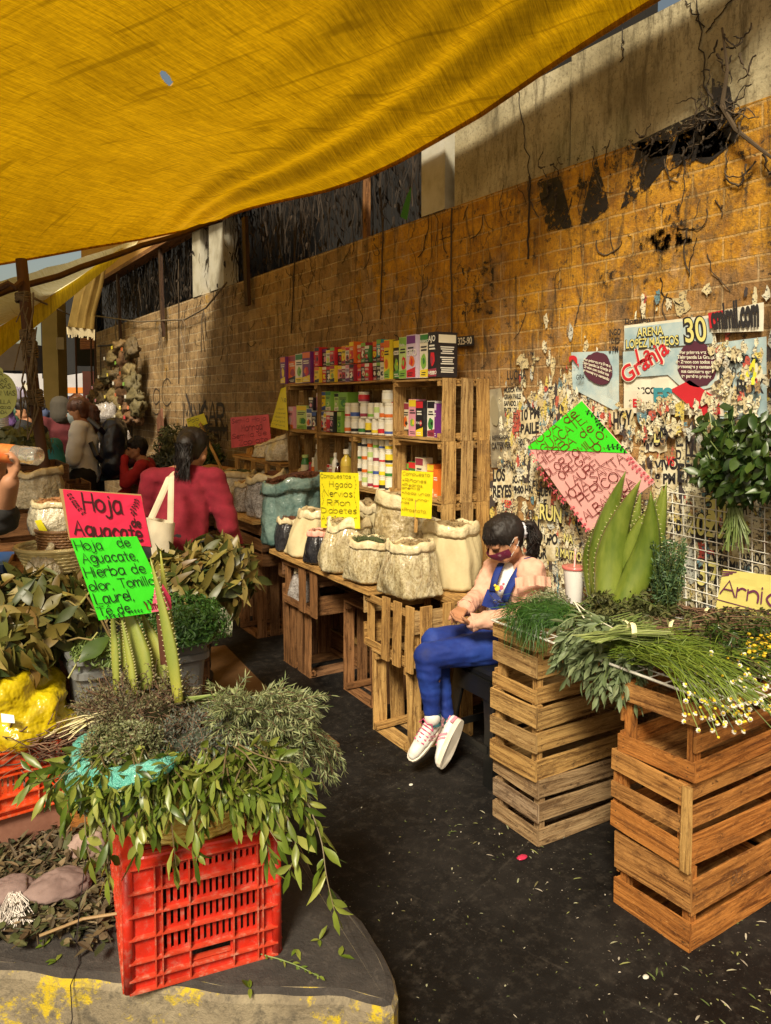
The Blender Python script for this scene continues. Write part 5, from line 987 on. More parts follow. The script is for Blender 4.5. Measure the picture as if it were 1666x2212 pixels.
# wood chip heap and leaning dry bunches
t_=thing('bark_heap','spread heap of orange bark chips behind the shopper\'s head','heap',(2.1,6.2,.8)); m=MB()
m.lathe([(.001,.16),(.2,.12),(.38,.02),(.42,-.02)],(2.1,6.05,.88),20,cap=False); chips(m,(2.1,6.05,.98),.36,700,.05,lambda a,b:-.3*math.hypot(a,b)+.04); m.build('bark',CH_O,t_)
crate_at((2.12,6.05,.66),(.7,.6,.44),basis((0,1,0),(-1,0,0),(0,0,1)),label='dark crate under the heap of orange bark chips',wm=WOOD_D,levels=3,seed=22)
crate_at((2.12,6.05,.22),(.7,.6,.42),basis((0,1,0),(-1,0,0),(0,0,1)),label='lower dark crate on the floor under the bark chip crate',wm=WOOD_D,levels=3,seed=23)
# ================= PLANT MATERIALS =================
def lm(name,cols,tl=.25,rough=.5,var=.3): return mat(name,cols,rough,14,'island',tl=tl,var=var)
L_AVO=lm('avocado_leaf',[(.03,.05,.010),(.10,.10,.018),(.18,.14,.03),(.34,.26,.08),(.05,.07,.014),(.16,.09,.022),(.26,.22,.05),(.02,.04,.008),(.14,.15,.03)],.15,.42)
L_DK=lm('dark_leaf',[(.018,.05,.010),(.035,.08,.012),(.07,.12,.02),(.02,.045,.008)],.25,.35)
L_LAU=lm('laurel_leaf',[(.05,.09,.010),(.13,.20,.02),(.26,.32,.045),(.07,.12,.012),(.38,.40,.08),(.17,.22,.03)],.25,.35)
L_ROS=lm('rosemary_needle',[(.10,.14,.045),(.24,.28,.11),(.42,.44,.22),(.06,.09,.03),(.33,.36,.17)],.1,.5)
L_THY=lm('thyme_leaf',[(.09,.09,.035),(.17,.16,.07),(.24,.22,.11),(.07,.06,.03)],.1,.6); L_TWG=lm('dry_twig',[(.12,.06,.035),(.20,.11,.06),(.08,.045,.03)],0,.8)
L_GRY=lm('grey_herb',[(.07,.09,.06),(.14,.16,.12),(.05,.07,.055),(.20,.22,.17)],.1,.6)
L_DIL=lm('dill_frond',[(.025,.09,.012),(.05,.14,.018),(.08,.19,.03),(.015,.05,.01)],.2,.5)
L_SAG=lm('sage_leaf',[(.15,.21,.09),(.22,.28,.13),(.12,.17,.07),(.28,.33,.17)],.2,.55)
L_CHM=lm('chamomile_stem',[(.07,.13,.010),(.15,.23,.02),(.24,.32,.04),(.05,.09,.010)],.2,.5); L_RUE=lm('rue_leaf',[(.05,.11,.05),(.09,.17,.07),(.13,.22,.09),(.03,.07,.03)],.2,.5)
L_OLV=lm('olive_herb',[(.05,.06,.015),(.10,.11,.03),(.15,.15,.05),(.03,.035,.01)],.1,.6); L_LEM=lm('lemongrass_blade',[(.30,.40,.10),(.42,.50,.18),(.22,.30,.07),(.50,.55,.26)],.25,.4)
STR=mat('straw_band',[(.72,.66,.38)],.5); WIRE=mat('white_wire',[(.72,.70,.62)],.4,40,var=.3)
ALO=mat('aloe_skin',[(.035,.065,.006),(.09,.135,.014),(.19,.23,.035),(.06,.10,.010)],.33,7,bump=(40,.15,.003),coat=.3,st=(1,1,.35),lo=.25,hi=.75); ALY=mat('aloe_skin_yellow',[(.10,.14,.02),(.34,.33,.05),(.20,.24,.045),(.46,.43,.09)],.4,6,st=(1,1,.25),bump=(40,.2,.003),lo=.25,hi=.75)
def rdir(): 
    v=V((R(-1,1),R(-1,1),R(-1,1))); return v.normalized() if v.length>.1 else V((0,0,1))
def heap(m,c,r,n,L,W,up=.3,curl=.3,shell=.55,wide=.4,low=-.2,dirf=None,clump=0,big=False):
    "leaves over and through an ellipsoid heap"
    for i in range(n):
        while 1:
            d=rdir()
            if d.z>low:break
        k=R(shell,1.02)+noise.noise(d*2.3+V((n,0,0)))*.12; p=V((c[0]+d.x*r[0]*k,c[1]+d.y*r[1]*k,c[2]+d.z*r[2]*k)); tng=d.cross(rdir()).normalized()
        dd=dirf(d) if dirf else (tng+d*R(0,up*2)+V((0,0,R(-.3,.4))))
        if big: m.bigleaf(p,dd,(d+rdir()*.7),L*R(.55,1.25),W*R(.6,1.2),curl=R(-.2,curl*2))
        else: m.leaf(p,dd,(d+rdir()*.7),L*R(.55,1.25),W*R(.6,1.2),curl=R(-.1,curl*2),wide=wide)
def sprig(m,ms,p,d,L,n,leafL,leafW,droop=.3,stem=.0018,ang=.7,wob=.15,wide=.4,ends=True):
    "stem with leaves alternating along it; ms stem builder, m leaf builder"
    d=V(d).normalized();P=[V(p)]
    k=max(4,int(n/2)); st=L/k
    for i in range(k): d=(d+V((R(-wob,wob),R(-wob,wob),-droop*st*3+R(-wob,wob)*.5))).normalized(); P.append(P[-1]+d*st)
    ms.tube(P,[stem*(1.2-.7*i/len(P)) for i in range(len(P))],4,False)
    for i in range(n):
        t=(i+.5)/n*k; j=min(int(t),k-1); q=P[j].lerp(P[j+1],t-j); dd=(P[j+1]-P[j]).normalized(); s_=dd.cross(rdir())
        if s_.length<.05:continue
        s_.normalize(); m.leaf(q,(dd*ang+s_*(1-ang*.4)+V((0,0,-.15))),rdir()+V((0,0,.8)),leafL*R(.65,1.15),leafW*R(.7,1.15),curl=R(-.1,.4),wide=wide)
    if ends: m.leaf(P[-1],d,rdir(),leafL,leafW,wide=wide)
    return P
def core(m,c,r,jit_=.12,seg=22):
    "dark inner mass of a heap, so that it reads dense"
    vs=[];n=10
    for j in range(n):
        a=-.35+j/(n-1)*(math.pi/2+.35)
        for k in range(seg):
            b=2*math.pi*k/seg; d=V((math.cos(a)*math.cos(b),math.cos(a)*math.sin(b),math.sin(a))); q=.80+noise.noise(d*3+V(c))*jit_; vs.append((c[0]+d.x*r[0]*q,c[1]+d.y*r[1]*q,c[2]+d.z*r[2]*q))
    m.add(vs,[(j*seg+k,j*seg+(k+1)%seg,(j+1)*seg+(k+1)%seg,(j+1)*seg+k) for j in range(n-1) for k in range(seg)])
# ================= PLANTS ON THE RIGHT TABLE =================
random.seed(11)
ZTb=.735
# white wire tray grid on the crates
t_=thing('wire_tray','white wire grid laid over the right crate stacks as a table','tray',(2.1,1.8,.72)); m=MB()
x0,x1,y0,y1=1.82,2.42,1.22,2.19
for y in [y0+i*(y1-y0)/18 for i in range(19)]: m.tube([(x0,y,.741),(x1,y,.741)],.0022 if 0<y<9 else .003,5)
m.build('cross_wires',WIRE,t_)
m=MB()
for x in [x0+i*(x1-x0)/11 for i in range(12)]: m.tube([(x,y0,.7455),(x,y1,.7455)],.0022,5)
for a_,b_ in(((x0,y0),(x0,y1)),((x1,y0),(x1,y1)),((x0,y0),(x1,y0)),((x0,y1),(x1,y1))): m.tube([(*a_,.743),(*b_,.743)],.0038,6)
m.build('long_wires',WIRE,t_)
# dill
t_=thing('dill_bunch','dark green feathery dill bunch at the left end of the wire tray','herbs',(1.93,2.04,.75)); m=MB(); ms=MB()
ct=V((1.94,2.04,.775)); core(m,ct,(.12,.13,.06))
for i in range(700):
    d=rdir(); d.z=abs(d.z)*.7; p=ct+V((d.x*.13,d.y*.13,d.z*.085)); dd=V((-.7+R(-.7,.7),-.2+R(-.7,.7),R(-.3,.35))).normalized(); P=[p]
    for k in range(5): dd=(dd+V((R(-.3,.3),R(-.3,.3),-.12+R(-.2,.2)))).normalized(); P.append(P[-1]+dd*R(.012,.02))
    m.blade(P,.0022,rdir())
for i in range(160):
    p=ct+V((-.12+R(-.02,.02),R(-.13,.05),R(-.02,.03))); P=[p]; dd=V((-.35,-.25,-.4))
    for k in range(5): dd=(dd+V((R(-.3,.3),R(-.3,.3),-.25))).normalized(); P.append(P[-1]+dd*R(.012,.022))
    m.blade(P,.0022,rdir())
m.build('fronds',L_DIL,t_)
t_=thing('thyme_bunch','pale grey thyme bunch behind the dill by the girl\'s elbow','herbs',(2.05,2.14,.75)); m=MB(); core(m,(2.03,2.13,.77),(.10,.06,.065)); heap(m,(2.03,2.13,.77),(.11,.065,.075),1500,.011,.006); m.build('leaves',lm('pale_thyme',[(.22,.24,.12),(.33,.34,.18),(.16,.17,.08)]),t_)
# sage bunch hanging over the front
def bundle(name,label,loc,leafm,stemm,spr,n,dirc,spread,leafL,leafW,nl,L,droop,wide=.4,cat='herbs',band=True,stems_back=.12,rad_=.02,stemr=.0018):
    t=thing(name,label,cat,loc); m=MB(); ms=MB(); c=V(loc); D_=V(dirc).normalized(); side=D_.cross(V((0,0,1))).normalized(); upv=side.cross(D_)
    for i in range(n):
        a=R(-1,1);b=R(-.4,1); p=c+side*a*rad_*2+upv*b*rad_; dd=D_+side*a*spread+upv*b*spread*.5+rdir()*.08
        sprig(m,ms,p,dd,L*R(.6,1.1),nl,leafL,leafW,droop,stemr,wide=wide)
        if stems_back: ms.tube([p,p-(D_+rdir()*.15)*stems_back*R(.6,1)],stemr,4,False)
    m.build('leaves',leafm,t); ms.build('stems',stemm,t)
    if band: b=MB(); b.lathe([(rad_*1.15,-.006),(rad_*1.2,0),(rad_*1.15,.006)],(0,0,0),14,sx=1,sy=.7,M=(D_.to_track_quat('Z','X').to_matrix()),cap=False); b.v=[tuple(V(v)+c-D_*.01) for v in b.v]; b.build('band',STR,t)
    return t
GST=lm('green_stem',[(.12,.18,.04),(.2,.26,.07)],0)
sg0=pt(1345,1365,z=.80); bundle('sage_bunch','pale green sage bunch drooping over the front edge of the tray',sg0,L_SAG,GST,0,95,(pt(1215,1400,z=.795)-sg0).normalized(),.75,.050,.017,17,.22,1.9,rad_=.032)
bundle('sage_bunch','second sage bunch spread behind the drooping one toward the cup',(2.22,2.0,.79),L_OLV,GST,0,34,(-.5,-.7,0),.8,.03,.012,18,.22,.5,rad_=.03)
# lemongrass bundle
t_=thing('lemongrass_bundle','folded pale lemongrass bundle tied with a band in the middle of the tray','herbs',pt(1385,1375,z=.80)); m=MB()
A=pt(1335,1372,z=.845);B=pt(1422,1378,z=.835); dv=(B-A); 
for i in range(170):
    o=V((R(-.04,.04),R(-.055,.055),R(-.012,.022))); k=R(.8,1.1); P=[A-dv*.55*k+V((R(-.05,.05),R(-.05,.05),-.01)),A+o*.5,A+dv*.4+o,A+dv*.92*k+o,A+dv*(.98*k)+o+V((0,0,-.012)),A+dv*.5+o+V((0,0,-.02))]; m.blade([p for p in crom3(P)] if 0 else P,.0075,V((R(-.3,.3),R(-.3,.3),1)))
m.build('blades',L_LEM,t_); m=MB(); cb_=A+dv*.33; m.lathe([(.036,-.008),(.038,0),(.036,.008)],(0,0,0),14,sy=.7,M=dv.normalized().to_track_quat('Z','X').to_matrix(),cap=False); m.v=[tuple(V(v)+cb_+V((0,0,.004))) for v in m.v]; m.build('band',STR,t_)
# chamomile
t_=thing('chamomile_bunch','long bunch of chamomile with white and yellow flowers reaching the right corner','flowers',pt(1450,1430,z=.78)); ms=MB();fl=MB();ye=MB()
A0=pt(1340,1400,z=.79)
for i in range(230):
    A=A0+V((R(-.07,.09),R(-.13,.07),R(-.02,.03))); T=pt(R(1480,1700),R(1400,1525),z=.79)+V((0,0,R(-.03,.05))); 
    ov=T.x<1.83 or T.y<1.24
    bw=R(-.03,.03); P=[A.lerp(T,k/6)+V((bw*math.sin(k/6*math.pi)+R(-.01,.01),R(-.01,.01),.025*math.sin(k/6*math.pi)+R(-.008,.008))) for k in range(7)]
    if ov: P[-1]+=V((0,0,-R(.02,.07)));P[-2]+=V((0,0,-.015))
    ms.tube(P,.0013,3,False)
    for k in range(3):
        q_=P[R(1,5).__int__()]; ms.leaf(q_,rdir()+V((0,0,.2)),rdir(),R(.02,.04),.0025)
    if i%2==0 or ov:
        c=P[-1]; nn=(rdir()+V((-.8,-.9,1))).normalized(); x_=nn.cross(V((0,0,1))).normalized();y_=nn.cross(x_)
        if i%3:
            for k in range(9):
                a=k*.698; d_=(x_*math.cos(a)+y_*math.sin(a)); fl.leaf(c,d_-nn*.25,nn,.008,.0045,0)
        ye.lathe([(.001,.004),(.003,.003),(.0038,0),(.002,-.002)],c+nn*.001,7)
ms.build('stems',L_CHM,t_); fl.build('petals',mat('white_petal',[(.80,.78,.68)],.6,tl=.2),t_); tag(ye.build('flower_centres',mat('yellow_centre',[(.78,.55,.02)],.7),t_),kind='stuff')
# other herbs lying on the tray, far and right
bundle('wilted_herb_bunch','olive wilted herb bunch lying along the back of the tray under the aloe',(2.12,1.62,.80),L_OLV,L_TWG,0,40,(.25,-.8,.05),.7,.028,.010,18,.30,.3,rad_=.03)
bundle('wilted_herb_bunch','dark narrow leaved bunch lying at the right of the tray behind the chamomile',(2.18,1.50,.80),L_DK,L_TWG,0,46,(-.1,-.8,.0),.8,.04,.007,22,.30,.4,rad_=.035)
bundle('wilted_herb_bunch','brownish seed head bunch pointing right below the Arnica sign',(2.30,1.62,.82),L_OLV,L_TWG,0,30,(.05,-1,.05),.35,.018,.010,30,.34,.15,rad_=.025)
t_=thing('yellow_button_bunch','small cluster of yellow button flowers at the right edge under the Arnica sign','flowers',pt(1640,1400,z=.83)); m=MB();ms=MB()
for i in range(40):
    c=pt(R(1615,1672),R(1382,1425),z=.83)+V((0,0,R(-.01,.03))); m.lathe([(.001,.004),(.005,.003),(.006,0),(.003,-.004)],c,7); ms.tube([c,c+V((R(-.02,.02),.05,-.05))],.0012,3,False)
m.build('flower_heads',mat('yellow_button',[(.72,.50,.02)],.7),t_); ms.build('stems',L_CHM,t_)
m=MB(); core(m,(2.15,1.66,.76),(.24,.38,.055)); heap(m,(2.14,1.66,.76),(.28,.42,.075),2600,.030,.010,low=0,shell=.8); tag(m.build('herb_litter',L_OLV),'loose olive and dark herb sprigs covering the wire tray','herbs',kind='stuff')
# rue bunch standing
t_=thing('rue_bunch','upright blue green rue bunch standing between the aloe and the wire rack','herbs',pt(1440,1330,z=.76)); m=MB();ms=MB()
B0=pt(1437,1325,X=2.33); 
for i in range(110):
    T=pt(R(1400,1484),R(1158,1270),X=R(2.26,2.42)); A=B0+V((R(-.03,.03),R(-.03,.03),0)); P=[A,A.lerp(T,.4)+V((R(-.02,.02),R(-.02,.02),0)),A.lerp(T,.75),T]; ms.tube(P,.0014,3,False)
    for k in range(34):
        f_=R(.25,1); j=min(int(f_*3),2); q_=P[j].lerp(P[j+1],f_*3-j); m.leaf(q_,rdir()+V((-.2,-.2,.6)),rdir(),R(.010,.020),.0055)
m.build('leaves',L_RUE,t_); ms.build('stems',GST,t_)
# big aloe (maguey-like) standing against the wall
def aloe_leaf(m,sp,A,B,w,th,bend,face,n=14,spines=True,pinch=None):
    A=V(A);B=V(B);d=(B-A);L=d.length;d.normalize(); fn=V(face); x=d.cross(fn).normalized(); fn=x.cross(d).normalized(); vs=[]
    for i in range(n+1):
        t=i/n; c=A+d*L*t+x*bend[0]*math.sin(t*math.pi)+fn*bend[1]*math.sin(t*math.pi)
        ww=w*(.78+.30*math.sin(min(t*2.6,1)*math.pi*.5)) if t<.3 else w*1.08*(1-((t-.3)/.7)**1.35)+.002; tt=th*(1-t*.75)
        for k in range(10):
            a=2*math.pi*k/10; cx=math.cos(a); sy=math.sin(a); yv=sy*tt/2 if sy>0 else sy*tt*.5
            gut=-.35*tt*(1-cx*cx) if sy>.3 else 0
            vs.append(c+x*cx*ww/2+fn*(yv+gut+ .28*ww*cx*cx*.5))
        if spines and 0<i<n-1:
            for s_ in(-1,1):
                for q_ in(0,.5):
                    e=A+d*L*(t+q_/n)+x*bend[0]*math.sin((t+q_/n)*math.pi)+fn*bend[1]*math.sin((t+q_/n)*math.pi)+x*s_*ww/2+fn*.14*ww; sp.lathe([(.0022,0),(.0003,.006)],(0,0,0),4,M=(x*s_+d*.4).normalized().to_track_quat('Z','X').to_matrix()); k0=len(sp.v)-8; sp.v[k0:]=[tuple(V(v)+e) for v in sp.v[k0:]]
    fs=[(i*10+k,i*10+(k+1)%10,(i+1)*10+(k+1)%10,(i+1)*10+k) for i in range(n) for k in range(10)]+[tuple(range(10))[::-1],tuple(n*10+k for k in range(10))]
    m.add(vs,fs)
t_=thing('aloe_plant','large green aloe standing on the tray before the diamond sign','plant',pt(1320,1315,z=.75)); SPM=flat((.45,.42,.2))
fz=(-.85,-.5,.1)
for a_,b_,w_,th_,bd,dx in(((1352,1300),(1432,1050),.085,.05,(-.02,.01),.05),((1296,1292),(1352,1018),.095,.06,(.035,.02),.02),((1322,1305),(1420,1075),.072,.05,(.02,.0),.0),((1285,1296),(1336,1080),.075,.05,(.05,.0),.055),((1338,1315),(1406,1060),.10,.065,(-.035,.03),-.04),((1375,1290),(1440,1042),.065,.045,(-.015,0),.06),((1345,1260),(1385,1060),.06,.04,(0,0),.09),((1310,1318),(1385,1036),.10,.065,(.045,.035),-.055)):
    m=MB();sp=MB(); X_=2.27+dx; aloe_leaf(m,sp,pt(*a_,X=X_),pt(*b_,X=X_+.05),w_*1.12,th_*1.15,bd,tuple(-k_ for k_ in fz)); o=m.build('leaf',ALO,t_,smooth=True); s2=sp.build('spines',SPM,o)
m=MB(); m.lathe([(.03,-.02),(.075,.0),(.085,.03),(.07,.06)],pt(1325,1318,X=2.27),16); m.build('root_crown',ALO,t_,smooth=True)
# white cup with straw
t_=thing('foam_cup','tall white foam cup with a pink rim and straw beside the aloe','cup',pt(1237,1300,X=2.3)); cb_=pt(1240,1302,X=2.33); zt=pt(1240,1224,X=2.33).z; hh=zt-cb_.z
m=MB(); m.lathe([(.030,0),(.032,.004),(.046,hh*.95),(.049,hh),(.045,hh),(.043,hh*.94)],cb_,28,cap=True); m.build('cup',mat('white_foam',[(.86,.84,.80)],.6,60,var=.05),t_,smooth=True)
m=MB(); m.lathe([(.0495,hh-.008),(.052,hh-.002),(.050,hh+.004),(.030,hh+.002),(.001,hh+.001)],cb_,28,cap=False); m.build('lid',mat('pink_lid',[(.60,.16,.14)],.3,coat=.4),t_,smooth=True)
m=MB(); m.tube([cb_+V((0,0,hh)),cb_+V((.005,0,hh+.075))],.0038,8); m.build('straw',mat('pink_straw',[(.75,.25,.25),(.85,.75,.7)],.4,90),t_)
# wire rack on the wall
t_=thing('wire_rack','white wire rack hung on the poster wall at the right','rack',pt(1500,1200,X=2.45)); m=MB()
ta,tb,tc_,td=pt(1430,1060,X=2.455),pt(1680,1100,X=2.455),pt(1680,1375,X=2.455),pt(1440,1300,X=2.455)
QQ=Quad(ta,tb,tc_,td)
for i in range(11): m.tube([QQ.p(i/10,0),QQ.p(i/10,1)],.0022,5)
for j in range(12): m.tube([QQ.p(0,j/11,.004),QQ.p(1,j/11,.004)],.0022,5)
m.build('grid',WIRE,t_)
# hanging leafy bunch
t_=thing('hanging_herb_bunch','dark green leafy bunch hanging upside down on the wall at the right edge','herbs',pt(1590,1100,X=2.38)); m=MB();ms=MB()
TIE=pt(1590,1085,X=2.36)
for i in range(90):
    T=pt(R(1505,1690),R(875,1055),X=R(2.26,2.45)); k=TIE+V((R(-.012,.012),R(-.02,.02),0)); mid=k.lerp(T,.5)+V((R(-.03,.03),R(-.03,.03),.02)); P=[TIE+V((R(-.02,.02),R(-.05,.05),-R(.08,.17))),k,mid,T]; ms.tube(P,.0022,4,False)
    for j in range(15):
        f_=R(.0,1); q_=mid.lerp(T,f_*1.1) if R(0,1)>.3 else k.lerp(mid,R(.4,1)); m.bigleaf(q_,(R(-.8,.4),R(-.8,.8),R(-1.4,.25)),(-1,R(-1,.6),R(-.4,.8)),R(.025,.07),R(.014,.034),curl=R(-.2,.6))
m.build('leaves',L_DK,t_,smooth=True); ms.build('stems',GST,t_); m=MB(); m.lathe([(.03,-.006),(.032,0),(.03,.006)],TIE,14,cap=False); m.build('band',STR,t_)
# loose pale straws on dill / sage
t_=thing('palm_strip','pale palm strips lying over the dill and sage','strip',(1.95,1.95,.84)); m=MB()
for P in(((1245,1302,.84),(1275,1328,.84),(1300,1348,.835)),((1240,1298,.85),(1262,1335,.84)),((1296,1341,.85),(1340,1365,.84),(1352,1374,.83))): m.blade([pt(x,y,z=z) for x,y,z in P],[.005]*len(P),V((0,0,1)))
m.build('strips',mat('pale_palm',[(.80,.76,.62)],.5),t_)
# ================= FOREGROUND LEFT =================
random.seed(21)
def plasticmat(name,c,worn):
    m,nt,b,o=newmat(name); tcx=nd(nt,'ShaderNodeTexCoord').outputs['Object']; n1=noi(nt,tcx,9,7,.75); n2=noi(nt,tcx,45,5,.7)
    col=ramp(nt,n1,[tuple(k*.72 for k in c),c,tuple(min(1,k*1.15+.01) for k in c)],.3,.7); col=mixc(nt,ramp(nt,n2,[(0,0,0),(.75,.75,.75)],.52,.72),col,worn)
    nt.links.new(col,b.inputs['Base Color']); nt.links.new(ramp(nt,n2,[(.35,)*3,(.75,)*3],.4,.65),b.inputs['Roughness']); return m
PRED=plasticmat('worn_red_plastic',(.50,.022,.008),(.40,.13,.09)); PRIB=plasticmat('scuffed_rib_plastic',(.50,.05,.02),(.52,.30,.20)); PORG=plasticmat('worn_orange_plastic',(.60,.06,.010),(.52,.26,.14))
def plastic_crate(base,L,W,Hh,yw,label,pm,rib,inverted=True,rows=None,cols=None):
    t=bpy.data.objects.new('plastic_crate',None); COL.objects.link(t); t.location=base; t.rotation_euler=(0,0,rad(yw)); t.empty_display_size=.05; tag(t,label,'crate')
    rows=rows or [(0,.10,'solid'),(.10,.235,'handle'),(.235,.42,'slot'),(.42,.60,'slot'),(.60,.78,'slot'),(.78,.955,'hole')]
    def face(width,cols,org,ax,out):
        m=MB(); rb=MB(); ax=V(ax);out=V(out);Z=V((0,0,1)); o=V(org)
        def bx(mb,x0,x1,z0,z1,t0,t1): 
            c=o+ax*(x0+x1)/2+Z*(z0+z1)/2+out*(t0+t1)/2; s_=[abs(ax[i])*(x1-x0)+abs(out[i])*(t1-t0)+(z1-z0 if i==2 else 0) for i in range(3)]; mb.box(c,s_)
        for z0,z1,kd in rows:
            z0*=Hh;z1*=Hh
            for c0,c1,ck in cols:
                x0,x1=c0*width,c1*width; k=kd if ck=='s' else 'solid'
                if kd=='handle' : k='handle' if ck=='s' and c1-c0>.25 else 'solid'
                if k=='solid': bx(m,x0,x1,z0,z1,-.005,0)
                elif k=='handle':
                    bx(m,x0,x1,z0,z0+.008,-.005,0);bx(m,x0,x1,z1-.006,z1,-.005,0);bx(m,x0,x0+.006,z0+.008,z1-.006,-.005,0);bx(m,x1-.006,x1,z0+.008,z1-.006,-.005,0)
                    for zz in(z0+.006,z1-.008): bx(rb,x0+.006,x1-.006,zz,zz+.003,-.012,.004)
                else:
                    n=max(2,int(round((x1-x0)/.0155))); p=(x1-x0)/n; e0,e1=((z1-z0)*.14,(z1-z0)*.14) if k=='slot' else ((z1-z0)*.42,(z1-z0)*.2)
                    bx(m,x0,x1,z0,z0+e0,-.005,0); bx(m,x0,x1,z1-e1,z1,-.005,0)
                    for i in range(n+1):
                        a_=x0+i*p-p*.28; b_=x0+i*p+p*.28; bx(m,max(a_,x0),min(b_,x1),z0+e0,z1-e1,-.005,0)
        for z0,z1,_k in rows: bx(rb,.0,width,z0*Hh-.0018,z0*Hh+.0018,0,.014)
        bx(rb,0,width,Hh*.955,Hh*.955+.003,0,.010)
        for c0,c1,ck in cols[1:]: bx(rb,c0*width-.0015,c0*width+.0015,.002,Hh*.955,.0003,.0134)
        m.build('side_panel',pm,t); rb.build('rib',rib,t)
    fc=cols or [(0,.17,'c'),(.17,.215,'c'),(.215,.395,'s'),(.395,.69,'s'),(.69,.86,'s'),(.86,.895,'c'),(.895,1,'c')]
    sc=[(0,.12,'c'),(.12,.16,'c'),(.16,.33,'s'),(.33,.5,'s'),(.5,.67,'s'),(.67,.84,'s'),(.84,.88,'c'),(.88,1,'c')]
    face(L,fc,(-L/2,-W/2,0),(1,0,0),(0,-1,0)); face(L,fc,(-L/2,W/2,0),(1,0,0),(0,1,0)); face(W,sc,(-L/2,-W/2,0),(0,1,0),(-1,0,0)); face(W,sc,(L/2,-W/2,0),(0,1,0),(1,0,0))
    for sx in(-1,1):
        for sy in(-1,1): m=MB(); m.lathe([(.012,.0),(.0125,Hh*.5),(.012,Hh*.955)],(sx*(L/2+.0),sy*(W/2+.0),0),12); m.build('corner_post',pm,t,smooth=True)
    if inverted:
        m=MB(); r_=[]
        def rr(l,w,rd,z,n=6): return [(sx*(l/2-rd)+rd*math.cos(a),sy*(w/2-rd)+rd*math.sin(a),z) for sx,sy,a0 in((1,1,0),(-1,1,90),(-1,-1,180),(1,-1,270)) for a in [rad(a0+90*i/n) for i in range(n+1)]]
        rings=[rr(L+.016,W+.016,.02,Hh*.955),rr(L+.016,W+.016,.02,Hh*.975),rr(L-.03,W-.03,.03,Hh*.985),rr(L-.035,W-.035,.03,Hh),rr(L-.06,W-.06,.025,Hh),rr(L-.065,W-.065,.025,Hh-.012)]
        n=len(rings[0]); m.add([p for q_ in rings for p in q_],[(j*n+k,j*n+(k+1)%n,(j+1)*n+(k+1)%n,(j+1)*n+k) for j in range(len(rings)-1) for k in range(n)]); m.build('rim',pm,t,smooth=False)
        m=MB(); l,w=L-.065,W-.065
        for i in range(3):
            for j in range(4):
                xa=-l/2+i*l/3; ya=-w/2+j*w/4
                for k in range(5): m.box((xa+l/6,ya+w/4*(k+.5)/5,Hh-.016),(l/3-.02,w/20*.5,.004))
                m.box((xa+.006,ya+w/8,Hh-.0155),(.012,w/4,.006)); m.box((xa+l/3-.006,ya+w/8,Hh-.0155),(.012,w/4,.0055)); m.box((xa+l/6,ya+.0035,Hh-.0152),(l/3,.007,.0065))
        m.build('bottom_grid',pm,t)
    else:
        m=MB(); m.box((0,0,.006),(L-.012,W-.012,.004)); m.build('bottom_panel',pm,t)
    return t
FL=V((.399,1.752,KZ+.002)); ux=V((math.cos(rad(-9.2)),math.sin(rad(-9.2)),0)); uy=V((-ux.y,ux.x,0)); RC=FL+ux*.1725+uy*.24
plastic_crate(RC,.345,.48,.30,-9.2,'red plastic crate upside down on the kerb under the herb basket',PRED,PRIB)
A=pt(128,1729,z=.31);B=pt(0,1766,z=.31); dv=(A-B).normalized(); yw2=math.degrees(math.atan2(dv.y,dv.x)); dn=V((-dv.y,dv.x,0)); c2c=A-dv*.25+dn*.18
plastic_crate(V((c2c.x,c2c.y,.31)),.50,.36,.20,yw2,'orange plastic crate at the left edge with dry sticks and a yellow bag in it',PORG,PORG,False,rows=[(0,.10,'solid'),(.10,.30,'solid'),(.30,.62,'slot'),(.62,.70,'solid'),(.70,.955,'solid')],cols=[(0,.12,'c'),(.12,.35,'s'),(.35,.64,'s'),(.64,.88,'s'),(.88,1,'c')])
for i,(u,v_) in enumerate(((-.18,-.12),(.18,-.12),(.0,.13))):
    c=V((c2c.x,c2c.y,KZ+.054))+dv*u+dn*v_; m=MB(); m.bar(c-dv*.11,c+dv*.11,.11,.106,(0,0,1),.002,4); o=m.build('brick',mat('dusty_brick',[(.20,.08,.05),(.30,.14,.09)],.9,20)); tag(o,['dusty brick under the left front of the orange plastic crate','dusty brick under the right front of the orange plastic crate','dusty brick under the back of the orange plastic crate'][i],'brick')
# yellow woven basket
def basket(name,label,c,rx,ry,h,matl,yw_=0,rows=9,flare=1.15):
    t=thing(name,label,'basket',c); m=MB(); n=56
    for j in range(rows):
        f=j/(rows-1); r=(1+(flare-1)*f); P=[V(c)+V((math.cos(a)*rx*r*(1+.012*(-1)**(k+j)),math.sin(a)*ry*r*(1+.012*(-1)**(k+j)),h*f)) for k in range(n+1) for a in[2*math.pi*k/n]]; m.tube(P,h/rows*.62,5,False)
    m.build('weave',matl,t); m=MB(); P=[V(c)+V((math.cos(a)*rx*flare*1.02,math.sin(a)*ry*flare*1.02,h*1.03)) for k in range(n+1) for a in[2*math.pi*k/n]]; m.tube(P,h/rows*.8,6,False); m.build('rim',matl,t)
    m=MB(); m.lathe([(.001,.004),(rx*.99,.004)],c,n,sy=ry/rx,cap=False); m.build('base',matl,t); return t
WKR=mat('yellow_wicker',[(.50,.36,.05),(.72,.56,.12),(.80,.66,.22)],.6,30,'noise',bump=(60,.6,.004)); WKB=mat('brown_wicker',[(.16,.07,.02),(.26,.13,.04)],.6,30,bump=(60,.6,.004)); WKP=mat('pale_palm_wicker',[(.62,.50,.20),(.80,.70,.36)],.6,30,bump=(60,.6,.004))
BC=V((.60,1.93,.503))
basket('wicker_basket','round yellow woven basket on the upside down red crate',BC,.175,.165,.10,WKR,flare=1.1)
